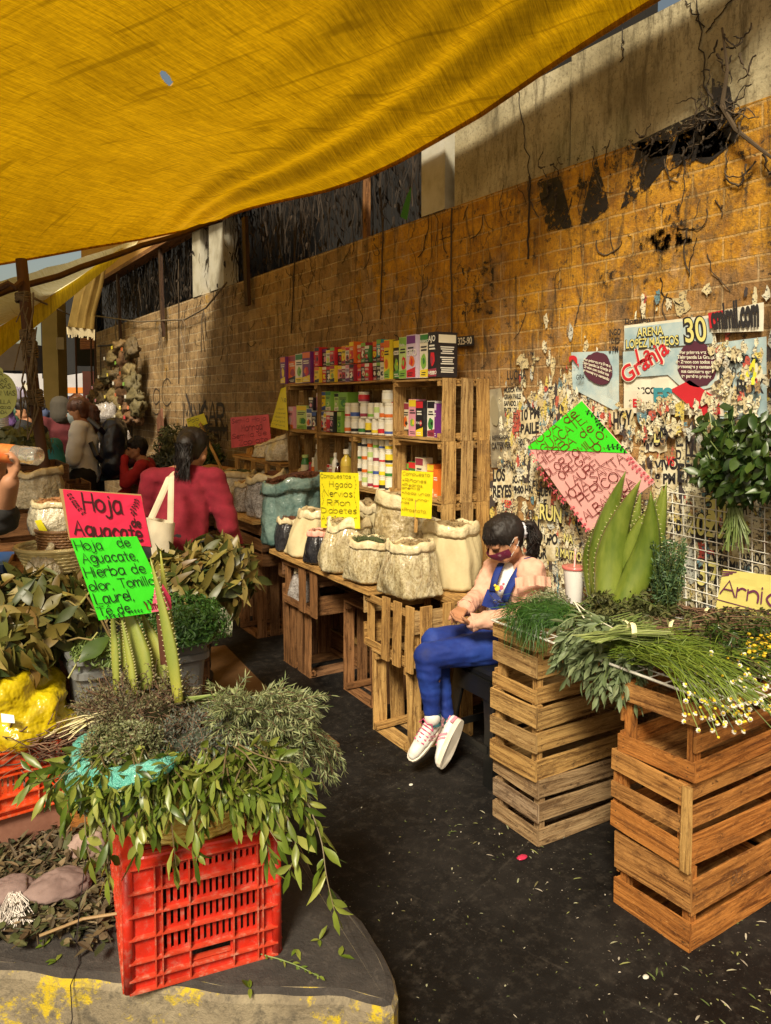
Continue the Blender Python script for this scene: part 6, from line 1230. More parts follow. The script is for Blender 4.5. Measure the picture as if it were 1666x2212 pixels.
# thyme heap
TC=pt(300,1545,D=2.08)
t_=thing('thyme_heap','tangled heap of dry brownish thyme at the foot of the aloe leaves','herbs',TC-V((0,0,.12))); m=MB();ms=MB()
core(m,TC-V((0,0,.05)),(.14,.13,.13))
for i in range(330):
    d=rdir(); d.z=abs(d.z); p=TC+V((d.x*.13,d.y*.12,d.z*.105-.03)); dd=(d.cross(rdir())+V((0,0,.35))+d*.4).normalized()
    sprig(m,ms,p,dd,R(.05,.10),14,.011,.005,.2,.0009,wob=.3,ends=False)
for i in range(260):
    d=rdir(); d.z=abs(d.z); p=TC+V((d.x*.135,d.y*.12,d.z*.12-.03)); dd=rdir(); P=[p]
    for k in range(5): dd=(dd+rdir()*.7).normalized(); P.append(P[-1]+dd*.014)
    ms.tube(P,.0011,3,False)
m.build('leaves',L_THY,t_); ms.build('twigs',L_TWG,t_)
# grey green herb and small leaves in front of it
t_=thing('grey_herb_heap','low heap of grey green herb between the thyme and rosemary','herbs',pt(470,1610,D=1.93)); m=MB();ms=MB()
GC=pt(455,1625,D=1.92); core(m,GC,(.15,.13,.06))
for i in range(330):
    d=rdir(); d.z=abs(d.z); p=GC+V((d.x*.15,d.y*.13,d.z*.075)); sprig(m,ms,p,(d.cross(rdir())+V((0,0,.2))),R(.04,.08),16,.010,.004,.3,.0009,wob=.3,ends=False)
m.build('leaves',L_GRY,t_); ms.build('twigs',L_TWG,t_)
t_=thing('mixed_herb_heap','small green thyme heap inside the teal plastic bag','herbs',pt(245,1620,D=1.82)); m=MB();ms=MB()
HC=pt(265,1625,D=1.83); core(m,HC,(.085,.075,.05))
for i in range(280):
    d=rdir(); d.z=abs(d.z); p=HC+V((d.x*.085,d.y*.07,d.z*.055)); sprig(m,ms,p,(d.cross(rdir())+V((0,0,.25))),R(.02,.045),14,.009,.005,.2,.0008,wob=.3,ends=False)
m.build('leaves',lm('fresh_thyme',[(.12,.14,.05),(.22,.24,.10),(.28,.30,.14),(.08,.09,.04)],.1),t_); ms.build('twigs',L_TWG,t_)
# rosemary bundle, arched to the right
t_=thing('rosemary_bundle','thick rosemary bundle arching off the right of the herb basket','herbs',pt(560,1580,D=1.95)); m=MB();ms=MB()
RB=pt(490,1570,D=1.97)
core(m,pt(535,1585,D=1.95),(.09,.09,.065))
for i in range(380):
    S_=RB+V((R(-.04,.07),R(-.08,.06),R(-.05,.05))); T=pt(R(455,690),R(1490,1640),D=1.95+R(-.13,.12)); e=((T-pt(560,1585,D=1.95)).length)
    dd=(T-S_).normalized(); P=sprig(m,ms,T-dd*.07,dd+V((0,0,.15)),R(.07,.11),34,.024,.0036,2.6,.0011,ang=.75,wob=.2)
for i in range(26):
    p=pt(R(625,690),R(1560,1610),D=1.93+R(-.05,.05)); sprig(m,ms,p,CR*.6+V((0,0,-.5)),R(.08,.14),36,.021,.0034,2,.0011,ang=.8,wob=.12)
for i in range(60):
    p=pt(R(520,640),R(1640,1680),D=1.90+R(-.05,.05)); sprig(m,ms,p,CR*.3+V((0,0,-.5)),R(.06,.11),30,.021,.0034,2,.0011,ang=.8,wob=.15)
m.build('needles',L_ROS,t_); ms.build('stems',L_TWG,t_)
# teal plastic bag rim
t_=thing('plastic_bag','crumpled teal plastic bag rolled open around the small thyme heap','bag',pt(250,1660,D=1.78)); m=MB()
TB=mat('teal_plastic',[(.08,.42,.34),(.18,.60,.50),(.30,.70,.60)],.2,9,bump=(34,1,.03),coat=.8,tl=.25,dist=2)
P=[pt(x,y,D=d) for x,y,d in((225,1580,1.92),(195,1590,1.88),(170,1612,1.84),(168,1640,1.80),(190,1664,1.75),(225,1678,1.72),(265,1684,1.71),(300,1678,1.71),(340,1660,1.72),(372,1645,1.75),(388,1632,1.78))]
Pp=[P[0]]+[P[i].lerp(P[i+1],k/3) for i in range(len(P)-1) for k in(1,2,3)]; rr_=[.009+.012*math.sin(i/len(Pp)*math.pi)+.002*noise.noise(V((i*.7,0,0))) for i in range(len(Pp))]
rr_=[r*(1.3+.3*math.sin((i-16)/12*math.pi) if 16<i<28 else 1) for i,r in enumerate(rr_)]; m.tube([p+V((0,0,.01*noise.noise(V((i*.8,3,0))))) for i,p in enumerate(Pp)],rr_,14,True,.8)
mm_=m; [None]; vs_=[V(v)+rdir()*.003 for v in m.v]; m.v=[tuple(v) for v in vs_]; m.build('rolled_edge',TB,t_,smooth=True)
m=MB(); m.lathe([(.09,-.10),(.13,-.05),(.125,.0),(.10,.02)],HC-V((0,0,.02)),26,lambda p,a,z,r:p*(1+.10*noise.noise(V((math.cos(a)*3,math.sin(a)*3,z*20)))),cap=False); m.build('bag_wall',TB,t_,smooth=True)
# laurel branches drooping all round
t_=thing('laurel_bunch','fresh laurel branches with long leaves drooping over the red crate','herbs',pt(420,1700,D=1.75)); m=MB();ms=MB()
def branch(P,n,L=.055,W=.015,sr=.0022,sp=.45):
    P=[V(p) for p in P]; Q=[]
    for i in range(len(P)-1):
        a=P[max(i-1,0)];b=P[i];c=P[i+1];d=P[min(i+2,len(P)-1)]
        for j in range(4):
            t=j/4; Q.append(.5*((2*b)+(-a+c)*t+(2*a-5*b+4*c-d)*t*t+(-a+3*b-3*c+d)*t**3))
    Q.append(P[-1]); ms.tube(Q,[sr*(1.1-.7*i/len(Q)) for i in range(len(Q))],5,False); K=len(Q)-1
    for i in range(n):
        t=(i+.3)/n*K; j=min(int(t),K-1); q_=Q[j].lerp(Q[j+1],t-j); dd=(Q[j+1]-Q[j]).normalized(); s_=dd.cross(rdir())
        if s_.length<.1: continue
        m.bigleaf(q_,dd*.5+s_.normalized()*sp*R(.6,1.6)+V((0,0,-R(-.1,.7))),rdir()-CF*.5,L*R(.5,1.25),W*R(.7,1.35),curl=R(-.25,.45),fold=R(.1,.6))
    m.leaf(Q[-1],(Q[-1]-Q[-2])+V((0,0,-.01)),-CF+rdir()*.3,L,W)
big=[[(470,1600,1.86),(560,1625,1.80),(640,1690,1.74),(690,1800,1.68),(705,1890,1.64),(722,1965,1.62)],[(440,1620,1.84),(540,1665,1.76),(610,1745,1.70),(640,1830,1.67),(625,1880,1.66)],[(420,1630,1.82),(500,1680,1.74),(560,1760,1.69),(600,1820,1.67)],
[(200,1610,1.85),(150,1640,1.80),(110,1660,1.78),(60,1668,1.77)],[(230,1660,1.78),(215,1720,1.72),(235,1800,1.69),(232,1900,1.67)],[(240,1650,1.78),(190,1700,1.72),(185,1800,1.69),(195,1860,1.68)],[(380,1620,1.80),(400,1690,1.73),(420,1780,1.69),(425,1860,1.67)],
[(370,1610,1.80),(365,1700,1.72),(372,1790,1.68),(380,1870,1.67)],[(300,1680,1.74),(310,1740,1.70),(300,1830,1.68)],[(540,1640,1.78),(560,1740,1.71),(570,1800,1.69),(585,1850,1.68)],[(600,1650,1.76),(650,1740,1.70),(670,1780,1.68)],[(180,1620,1.84),(130,1650,1.80),(105,1690,1.78),(120,1720,1.77)]]
for P in big: branch([pt(x,y,D=d) for x,y,d in P],34 if len(P)>5 else 20,.058)
for i in range(95):
    u=R(0,1); x0=170+430*u; y0=1640+R(-25,25)+abs(u-.3)*-20; x1=x0+(x0-380)*R(.05,.4)+R(-70,70); y1=y0+R(40,150)
    branch([pt(x0,y0,D=1.80),pt(x0*.7+x1*.3,y0+20,D=1.75),pt(x0*.3+x1*.7,(y0+y1)/2+15,D=1.71),pt(x1,y1,D=1.69+R(-.02,.02))],int(R(9,16)),.05,.0135)
m.build('leaves',L_LAU,t_,smooth=True); ms.build('stems',lm('laurel_stem',[(.14,.09,.04),(.20,.15,.07),(.12,.13,.04)],0),t_)
# lemongrass ends and palm strips poking out
t_=thing('lemongrass_bundle','pale cut lemongrass stalks poking out between the thyme and rosemary','herbs',pt(450,1500,D=2.05)); m=MB()
for i in range(14): a_=pt(385,1512+R(-5,8),D=2.08);b_=pt(R(455,487),1500+R(-4,10),D=2.02+R(-.02,.02)); m.tube([a_,b_],.0028,5)
m.build('stalks',L_LEM,t_)
t_=thing('palm_strip','pale dry palm strips sticking out left of the herb heap','strip',pt(190,1580,D=2)); m=MB()
for i in range(12): a_=pt(R(215,260),R(1530,1560),D=2.0);b_=pt(R(95,160),R(1560,1600),D=1.95); m.blade([a_,a_.lerp(b_,.5)+V((0,0,.01)),b_],.008,V((0,0,1)))
m.build('strips',STR,t_)
# aloe leaves standing with the sign stick
t_=thing('aloe_leaves','bunch of yellow green aloe leaves standing upright behind the thyme','plant',pt(310,1500,D=2.1))
for a_,b_,w_,th_,bd,D_ in(((252,1505),(240,1270),.022,.02,(0,0),2.10),((281,1500),(260,1300),.040,.025,(.0,0),2.12),((310,1490),(268,1285),.070,.03,(.0,0),2.10),((292,1500),(262,1330),.02,.02,(0,0),2.05),((350,1495),(305,1320),.060,.03,(0,.01),2.14),((385,1520),(325,1205),.036,.02,(-.006,.0),2.04),((372,1480),(347,1190),.035,.025,(0,0),2.18)):
    m=MB();sp=MB(); aloe_leaf(m,sp,pt(*a_,D=D_),pt(*b_,D=D_+.03),w_*1.1,th_*.8,bd,CF+CR*.5,14); o=m.build('leaf',ALY,t_,smooth=True); sp.build('spines',SPM,o)
# signs on it
ZY=2.12
t_,q=sign('herb_price_sign','red sign reading Hoja de Aguacate with drawn vines, on cardboard',cc([(136,1057),(305,1071),(327,1181),(152,1163)],Y=2.17),CRD,
 [('Hoja',.22,.62,.048,.50,.0055),('de',.79,.38,.022,.13,.0045),('Aguacate',.06,.10,.040,.86,.0055)],mat('dark_marker',[(.05,.012,.012)],.5),vines=[([(.05,.95),(.10,.80),(.14,.68),(.22,.52)],.012),([(.93,.95),(.90,.82),(.84,.70),(.86,.62)],.012),([(.1,.04),(.4,.05),(.7,.03)],.006)],bow=.004)
m=MB(); q2=Quad(*cc([(128,1056),(305,1068),(329,1183),(150,1166)],Y=2.185),thick=.004); q2.board(m,4,4); m.build('cardboard',CARD,t_)
GSq=cc([(152,1163),(296,1159),(369,1318),(214,1340)],Y=2.10)
t_,q=sign('herb_price_sign','green hand lettered sign listing hoja de aguacate, tomillo, laurel, with a pink corner',GSq,CGR,
 [('Hoja',.03,.86,.026,.40),('de',.64,.88,.026,.22),('Aguacate,',.06,.70,.028,.82),('Hierba de',.03,.53,.028,.88),('olor, Tomillo',.02,.365,.027,.95),('Laurel,',.04,.20,.029,.55),('Té de',.02,.055,.026,.45)],INK,vines=[([(.97,.34),(.90,.24),(.80,.16),(.66,.13)],.012),([(.08,.02),(.2,.03),(.34,.03)],.010),([(.4,.05),(.5,.055),(.6,.05)],.008)],stick=(pt(345,1300,Y=2.105),pt(362,1500,Y=2.12),.022,mat('dark_stick',[(.10,.03,.012)],.7)))
def gq(x,y):
    P=pt(x,y,Y=2.10); e1=q.c[2]-q.c[3];e2=q.c[0]-q.c[3];d=P-q.c[3];a11=e1.dot(e1);a12=e1.dot(e2);a22=e2.dot(e2);b1=d.dot(e1);b2=d.dot(e2);D_=a11*a22-a12*a12; return ((b1*a22-b2*a12)/D_,(b2*a11-b1*a12)/D_)
m=MB(); m.add([q.p(.99,.44,.0032),q.p(.99,.01,.0032),q.p(.72,.01,.0032)],[(0,1,2)]); m.build('pink_corner',mat('pink_corner_card',[(.80,.16,.25)],.5),t_)
m=MB(); q.write(m,'Limón',.69,.05,.024,fit=.29,off=.0045); m.build('handwriting',INKR,t_)
t_=thing('herb_price_sign','dull pink lower corner of a card behind the green sign, reading limon','sign',pt(360,1300,Y=2.13)); q3=Quad(*cc([(352,1262),(369,1290),(371,1316),(340,1320)],Y=2.115)); m=MB(); q3.board(m,2,2); m.build('card',CPK,t_)
# grey storage bin
GB=mat('grey_bin_plastic',[(.13,.135,.13),(.18,.185,.18)],.45,10,bump=(90,.1,.002)); t_=thing('storage_bin','grey plastic storage bin full of herbs behind the aloe leaves','bin',(.63,2.66,.43))
m=MB(); bx0,bx1,by0,by1=.425,.865,2.50,2.86
def rrect(x0,x1,y0,y1,r,z,n=5): return [(cx+r*math.cos(rad(a0+90*i/n)),cy+r*math.sin(rad(a0+90*i/n)),z) for cx,cy,a0 in((x1-r,y1-r,0),(x0+r,y1-r,90),(x0+r,y0+r,180),(x1-r,y0+r,270)) for i in range(n+1)]
def loft(mb,rings,cap=False):
    n=len(rings[0]); mb.add([p for q_ in rings for p in q_],[(j*n+k,j*n+(k+1)%n,(j+1)*n+(k+1)%n,(j+1)*n+k) for j in range(len(rings)-1) for k in range(n)]+([tuple(range(n))[::-1],tuple((len(rings)-1)*n+k for k in range(n))] if cap else []))
loft(m,[rrect(bx0+.03,bx1-.03,by0+.03,by1-.03,.04,.43),rrect(bx0+.012,bx1-.012,by0+.012,by1-.012,.04,.68)],True); m.build('tub',GB,t_,smooth=False)
m=MB(); loft(m,[rrect(bx0+.005,bx1-.005,by0+.005,by1-.005,.04,.678),rrect(bx0,bx1,by0,by1,.04,.682),rrect(bx0,bx1,by0,by1,.04,.702),rrect(bx0+.008,bx1-.008,by0+.008,by1-.008,.04,.705),rrect(bx0+.004,bx1-.004,by0+.004,by1-.004,.04,.728),rrect(bx0-.008,bx1+.008,by0-.008,by1+.008,.04,.732),rrect(bx0-.008,bx1+.008,by0-.008,by1+.008,.04,.745),rrect(bx0+.012,bx1-.012,by0+.012,by1-.012,.04,.745),rrect(bx0+.014,bx1-.014,by0+.014,by1-.014,.04,.70)]); m.build('rim',GB,t_)
crate((.64,2.68,KZ+.001),(.5,.36,.225),'orange wooden crate under the grey storage bin',WOOD_O,seed=51)
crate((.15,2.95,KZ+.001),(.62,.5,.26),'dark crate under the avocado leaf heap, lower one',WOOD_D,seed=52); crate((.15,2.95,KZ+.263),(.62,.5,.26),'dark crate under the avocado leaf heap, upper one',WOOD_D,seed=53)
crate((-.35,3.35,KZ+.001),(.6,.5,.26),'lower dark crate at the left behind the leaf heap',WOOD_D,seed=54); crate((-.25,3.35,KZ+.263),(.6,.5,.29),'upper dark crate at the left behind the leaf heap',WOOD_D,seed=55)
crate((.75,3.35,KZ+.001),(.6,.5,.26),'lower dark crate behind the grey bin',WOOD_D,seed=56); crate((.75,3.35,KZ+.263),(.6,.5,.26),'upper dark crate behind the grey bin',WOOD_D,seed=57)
# avocado leaves
t_=thing('avocado_leaf_heap','wide heap of large yellowing avocado leaves behind the green sign','leaves',(.4,2.9,.74)); m=MB();ms=MB()
for (x,y,D_,rx,ry,rz,n) in((75,1325,2.62,.19,.20,.13,330),(240,1285,2.98,.24,.24,.12,300),(420,1260,3.0,.22,.20,.12,300),(30,1380,2.5,.14,.14,.10,170),(460,1230,3.15,.16,.2,.12,180)):
    c=pt(x,y,D=D_); core(m,c-V((0,0,.05)),(rx*.9,ry*.9,rz*.8)); heap(m,c-V((0,0,.02)),(rx,ry,rz),int(n*1.5),.105,.038,shell=.6,low=-.3,curl=.35,big=True)
for i in range(45):
    a_=pt(R(0,230),R(1260,1400),D=2.6+R(-.15,.2)); 
    dd=(rdir()+V((0,0,-.3))); ms.tube([a_,a_+dd*.06,a_+dd*.13+V((0,0,-.02))],.003,5)
for i in range(55):
    p=pt(R(-20,95),R(1370,1425),D=2.42+R(-.1,.1)); m.bigleaf(p,V((R(-.6,.6),R(-.6,.6),-1)),-CF+rdir()*.6,R(.07,.12),R(.03,.05),curl=.3)
m.build('leaves',L_AVO,t_,smooth=True); ms.build('stems',lm('pale_stem',[(.30,.30,.08),(.22,.14,.06)],0),t_)
t_=thing('dark_leaf','big dark green avocado leaf lying over the bin rim at the front','leaf',pt(200,1400,D=2.45)); m=MB(); m.bigleaf(pt(238,1375,D=2.45),pt(185,1415,D=2.38)-pt(238,1375,D=2.45),-CF+V((0,0,.6)),.12,.06,curl=.15); m.bigleaf(pt(245,1385,D=2.47),pt(290,1420,D=2.38)-pt(245,1385,D=2.47),-CF+V((0,0,.9)),.11,.055); m.build('blade',L_DK,t_,smooth=True)
t_=thing('parsley_heap','dark fine leaved herb filling the right half of the grey bin','herbs',(.78,2.68,.74)); m=MB(); c=pt(395,1360,D=2.62); core(m,c,(.15,.14,.10)); heap(m,c,(.16,.15,.12),2600,.018,.008,shell=.8); m.build('leaves',L_DIL,t_)
t_=thing('thin_leaf_heap','light green narrow leaved herb spilling over the left end of the bin','herbs',(.5,2.6,.74)); m=MB(); c=pt(235,1405,D=2.5); core(m,c-V((0,0,.02)),(.11,.09,.05)); heap(m,c-V((0,0,.01)),(.12,.10,.06),900,.022,.006,shell=.8); m.build('leaves',lm('tarragon',[(.14,.22,.04),(.24,.32,.08),(.08,.14,.03)]),t_)
t_=thing('dark_herb_bunch','dark fine herb at the far left beside the blue drum','herbs',(-.1,3.0,.8)); m=MB(); c=pt(55,1320,D=2.85); core(m,c,(.10,.1,.06)); heap(m,c,(.12,.11,.09),900,.02,.008); m.build('leaves',L_DIL,t_)
# yellow plastic bag
random.seed(5)
YB2=mat('yellow_plastic_bag',[(.40,.29,.004),(.66,.50,.008),(.80,.63,.02)],.22,3,bump=(6,1,.05),coat=.7,dist=2,tl=.15)
t_=thing('plastic_bag','crumpled bright yellow plastic bag with a small white label in the orange crate','bag',pt(50,1530,D=2.45)); c=pt(38,1535,D=2.45)
def crumple(t,c,r,matl,seed,part='bag',amp=.13,n=56,squ=0,hf=1):
    m=MB(); vs=[];k2=n//2
    for j in range(k2+1):
        a=-math.pi/2+math.pi*j/k2
        for k in range(n):
            b=2*math.pi*k/n; d=V((math.cos(a)*math.cos(b),math.cos(a)*math.sin(b),math.sin(a))); f=1+amp*noise.noise(d*1.6+V((seed,0,0)))*1.4-hf*amp*abs(noise.noise(d*3.5+V((seed,4,0))))*1.6-hf*amp*.5*abs(noise.noise(d*8+V((seed,9,0))))
            vs.append((c[0]+d.x*r[0]*f,c[1]+d.y*r[1]*f,c[2]+d.z*r[2]*f*(1 if d.z>0 else .8)))
    m.add(vs,[(j*n+k,j*n+(k+1)%n,(j+1)*n+(k+1)%n,(j+1)*n+k) for j in range(k2) for k in range(n)]); return m.build(part,matl,t,smooth=True)
crumple(t_,c+V((0,0,.0)),(.17,.15,.135),YB2,3,amp=.34,hf=.16,n=72); m=MB(); q=Quad(*cc([(-5,1543),(45,1548),(50,1568),(0,1572)],D=2.27)); q.board(m,2,2); 
a_=pt(12,1553,D=2.29); m=MB(); m.leaf(a_,CR,-CF,.001,.001); 
lq=Quad(pt(2,1541,D=2.295),pt(30,1545,D=2.295),pt(32,1562,D=2.285),pt(4,1560,D=2.285),thick=.002); m=MB(); lq.board(m,2,2); m.build('white_label',flat((.75,.75,.7)),t_)
t_=thing('dry_stick_heap','tangle of dry brown sticks and roots in the orange crate','sticks',pt(70,1610,D=2.4)); ms=MB()
for i in range(420):
    p=pt(R(-20,125),R(1590,1640),D=2.42+R(-.1,.15)); dd=(CR+rdir()*.5)*R(-1,1); dd.normalize(); P=[p]
    for k in range(5): dd=(dd+rdir()*.4).normalized(); P.append(P[-1]+dd*.025)
    ms.tube(P,R(.001,.0028),4,False)
ms.build('sticks',L_TWG,t_)
t_=thing('black_bag','black plastic sack slumped between the orange crate and the grey bin','bag',pt(150,1500,D=2.75)); crumple(t_,pt(130,1470,D=2.78),(.16,.14,.17),BLKB,8)
# stones under the orange crate
STN=mat('pinkish_stone',[(.18,.11,.09),(.34,.24,.20),(.50,.40,.34)],.85,6,bump=(18,.8,.01))
for i,(x,y,r,lab) in enumerate(((60,1745,(.17,.12,.11),'large pinkish brown stone under the orange crate'),(195,1835,(.06,.06,.05),'pale stone beside the red crate'),(-60,1760,(.14,.12,.11),'flat stone under the far end of the orange crate'))):
    p=pt(x,y,z=.24); t_=thing('stone',lab,'stone',(p.x,p.y,KZ)); crumple(t_,V((p.x,p.y+.05,KZ+r[2]*.35)),r,STN,20+i,'rock',amp=.18,n=40)
m=MB(); 
# debris
DEB=lm('dead_leaf',[(.10,.06,.025),(.05,.04,.02),(.16,.11,.05),(.03,.04,.012),(.07,.08,.02),(.24,.17,.09),(.04,.03,.018)],.05,.7)
m=MB()
for i in range(2600):
    p=pt(R(-150,235),R(1740,2010) if R(0,1)>.2 else R(1700,2040),z=KZ+.01+R(0,.03)*R(0,1)); m.leaf(p,(R(-1,1),R(-1,1),R(-.2,.4)),(R(-.5,.5),R(-.5,.5),1),R(.015,.06),R(.008,.025),curl=R(-.3,.6))
for i in range(200):
    p=pt(R(-150,230),R(1800,2000),z=KZ+.02); dd=V((R(-1,1),R(-1,1),.05)); m.tube([p,p+dd*.05,p+dd*.1+rdir()*.02],R(.001,.003),4)
tag(m.build('leaf_litter',DEB),'dead leaves and twigs piled on the kerb beside the red crate',kind='stuff')
t_=thing('rag','crumpled grey pink rag with a frayed white fringe among the leaf litter','rag',pt(70,1930,z=.22)); crumple(t_,pt(130,1915,z=.24),(.085,.07,.035),mat('dusty_cloth',[(.14,.09,.08),(.26,.18,.16)],.9,9,bump=(30,.5,.005)),31,'cloth'); crumple(t_,pt(20,1925,z=.235),(.07,.06,.03),mat('dusty_cloth',[(.14,.09,.08)]),33,'cloth')
m=MB()
for i in range(70): a_=pt(R(15,45),R(1925,1945),z=.255); m.tube([a_,a_+V((R(-.03,.02),-.03,-.012)),a_+V((R(-.05,.03),-.07,-.03))],.0011,3)
m.build('fringe',mat('white_thread',[(.55,.5,.45)],.9),t_)
t_=thing('stick','thin pale cane lying on the litter toward the red crate','stick',pt(180,2000,z=.23)); m=MB(); m.tube([pt(85,2022,z=.235),pt(180,1985,z=.24),pt(262,1972,z=.24)],.004,6); m.build('cane',mat('pale_cane',[(.34,.22,.10)],.6),t_)
t_=thing('wire','thin dark wire trailing down over the kerb edge','wire',pt(165,2050,z=.21)); m=MB(); m.tube([pt(185,1860,z=.32),pt(172,1960,z=.26),pt(165,2040,z=.21),pt(172,2080,z=.206),pt(150,2120,z=.19)+V((0,-.015,0)),pt(150,2130,z=.18)+V((0,-.03,-.06)),pt(148,2130,z=.18)+V((-.03,-.04,-.17))],.0014,5); m.build('wire',flat((.02,.015,.015)),t_)
m=MB()
for x,y,a in((122,2075,.05),(640,2050,.03),(735,2065,.02),(100,2040,.03),(370,2100,.02),(540,2135,.02),(690,2030,.02)):
    p=pt(x,y,z=KZ+.004)
    for k in range(3): m.leaf(p,(R(-1,1),R(-1,1),.1),(0,0,1),R(.02,.04)*1,R(.01,.016))
tag(m.build('fallen_leaves',L_LAU),'few fresh green leaves fallen on the kerb top',kind='stuff')
t_=thing('fallen_sprig','thin green sprig lying on the kerb right of the red crate','sprig',pt(640,2080,z=.205)); m=MB();ms=MB(); sprig(m,ms,pt(560,2060,z=.207),pt(700,2110,z=.207)-pt(560,2060,z=.207),.17,14,.02,.008,.0,.0016,wob=.12); m.build('leaves',L_LAU,t_); ms.build('stem',GST,t_)
# litter on the dark floor
m=MB(); fc=[]
for i in range(520):
    u=R(0,1); p=pt(R(560,1666),R(1500,2212),z=.003) if i%3 else V((R(1.5,2.3)*1,R(.9,1.35),.003)) if i%2 else V((R(1.62,1.84),R(1.0,2.3),.003))
    m.leaf(p+V((0,0,R(0,.004))),(R(-1,1),R(-1,1),R(0,.15)),(0,0,1),R(.004,.014) if i%9 else R(.02,.035),R(.002,.006) if i%9 else .006)
tag(m.build('floor_litter',mat('floor_bits',[(.45,.42,.30),(.12,.16,.04),(.06,.09,.02),(.55,.50,.40),(.10,.07,.04),(.30,.32,.10),(.04,.05,.02)],.8,9,'island')),'tiny leaf bits and petals scattered on the dark floor',kind='stuff')
t_=thing('wrapper','small crumpled pink wrapper on the floor before the left crate stack','litter',pt(1130,1852,z=0)); crumple(t_,pt(1128,1852,z=.006),(.022,.014,.006),flat((.5,.03,.08),.3),44,'foil',n=20)
for i,(x,y) in enumerate(((1395,2110),(888,1695),(1258,1770))):
    t_=thing('paper_scrap',['white paper scrap on the floor in front of the nearest crates','white paper scrap on the floor near the sneakers','pale petal scrap between the two crate stacks'][i],'litter',pt(x,y,z=0)); crumple(t_,pt(x,y,z=.004),(.010,.008,.004),flat((.6,.58,.5),.8),50+i,'paper',n=14)
# ================= THINGS ON THE LEFT BEHIND THE LEAF HEAP =================
t_=None
basket('wicker_basket','pale palm leaf basket behind the red sign at the left',pt(125,1225,D=2.95),.105,.10,.08,WKP,flare=1.35,rows=7)
basket('wicker_basket','brown woven basket tucked behind the red sign inside the pale one',pt(140,1185,D=3.0),.09,.09,.075,WKB,flare=1.1,rows=8)
sack(pt(118,1150,D=3.05),.085,.125,'cream clear wrapped sack of straw herb standing in the baskets',PLW,cont=CH_O,rt=.075,seed=61,group=None,nchip=120,sq=1)
cc_=pt(125,1275,D=3.0); crate((cc_.x,cc_.y+.05,cc_.z),(.30,.22,.13),'small new wooden box holding the palm leaf basket',WOOD_O,yaw(-10),levels=2,seed=62)
crate((cc_.x-.0,cc_.y+.12,.731),(.45,.36,max(.05,cc_.z-.733)),'dark crate under the small new wooden box',WOOD_D,seed=63,levels=2)
t_=thing('plastic_bag','knotted white plastic bag hanging in front of the small wooden box','bag',pt(95,1240,D=2.85)); crumple(t_,pt(95,1250,D=2.82),(.065,.06,.085),PLW,65,amp=.2); m=MB(); m.tube([pt(100,1205,D=2.82),pt(112,1180,D=2.88),pt(105,1170,D=2.93)],[.02,.012,.006],8); m.build('knot',PLW,t_,smooth=True)
t_=thing('plastic_drum','blue plastic drum at the left edge below the shopper with the bottle','drum',pt(20,1330,D=3.15)); p=pt(15,1345,D=3.2); m=MB(); m.lathe([(.15,0),(.16,.01),(.165,.10),(.172,.11),(.165,.12),(.165,.24),(.15,.27)],(p.x-.04,p.y,p.z),30); m.build('drum',mat('blue_plastic',[(.004,.05,.22),(.01,.09,.34)],.3,6,coat=.4),t_,smooth=False)
crate((p.x-.04,p.y,KZ+.001),(.5,.4,p.z-KZ-.003),'dark crate under the blue drum',WOOD_D,seed=66,levels=4)
t_=thing('herb_price_sign','small yellow card strip leaning in the basket left of the red sign','sign',pt(90,1150,D=2.95)); q=Quad(*cc([(75,1125),(88,1122),(120,1178),(104,1185)],D=2.93)); m=MB(); q.board(m,3,3); m.build('card',CY,t_)
# ================= PEOPLE =================
random.seed(77)
SKIN=mat('brown_skin',[(.36,.17,.09),(.44,.22,.12)],.5,8,spec=.35); HAIR=mat('black_hair',[(.004,.0025,.002),(.014,.008,.006)],.62,40,st=(1,1,.15),bump=(90,.5,.003)); HAIRB=mat('reddish_brown_hair',[(.05,.018,.010),(.14,.05,.025)],.45,40,st=(1,1,.15),bump=(90,.5,.003))
def hand(m,wr,d,pn,sc=1,curl=.5,thumb=1,spread=.12,fcurl=None):
    "palm and five bent fingers; d = direction, pn = palm normal"
    wr=V(wr);d=V(d).normalized();pn=V(pn);s_=d.cross(pn).normalized();pn=s_.cross(d).normalized()
    for k in(-1,-.33,.33,1): m.caps(wr+s_*k*.010*sc,.013*sc,wr+d*.062*sc+s_*k*.024*sc,.0105*sc,10)
    lens=[.058,.066,.062,.048]; tips=[]
    for i in range(4):
        k=-1+i*2/3; b=wr+d*.066*sc+s_*k*.026*sc*thumb; cu=(fcurl[i] if fcurl else curl+.08*i); L=lens[i]*sc
        d1=(d*math.cos(cu*.6)+pn*math.sin(cu*.6)+s_*k*spread*thumb).normalized(); d2=(d*math.cos(cu*1.6)+pn*math.sin(cu*1.6)+s_*k*spread*.5*thumb).normalized(); d3=(d*math.cos(cu*2.4)+pn*math.sin(cu*2.4)).normalized()
        p1=b+d1*L*.45;p2=p1+d2*L*.33;p3=p2+d3*L*.25; m.chain([(b-d*.01,.0088*sc),(p1,.0080*sc),(p2,.0073*sc),(p3,.0062*sc)],seg=10); tips.append(p3)
    tb=wr+d*.022*sc-s_*thumb*.028*sc; td=(d*.75-s_*thumb*.55+pn*.45).normalized(); t2=(d*.9+pn*.5-s_*thumb*.1).normalized(); m.chain([(tb,.0115*sc),(tb+td*.032*sc,.0095*sc),(tb+td*.032*sc+t2*.026*sc,.0075*sc)],seg=10)
    return tips
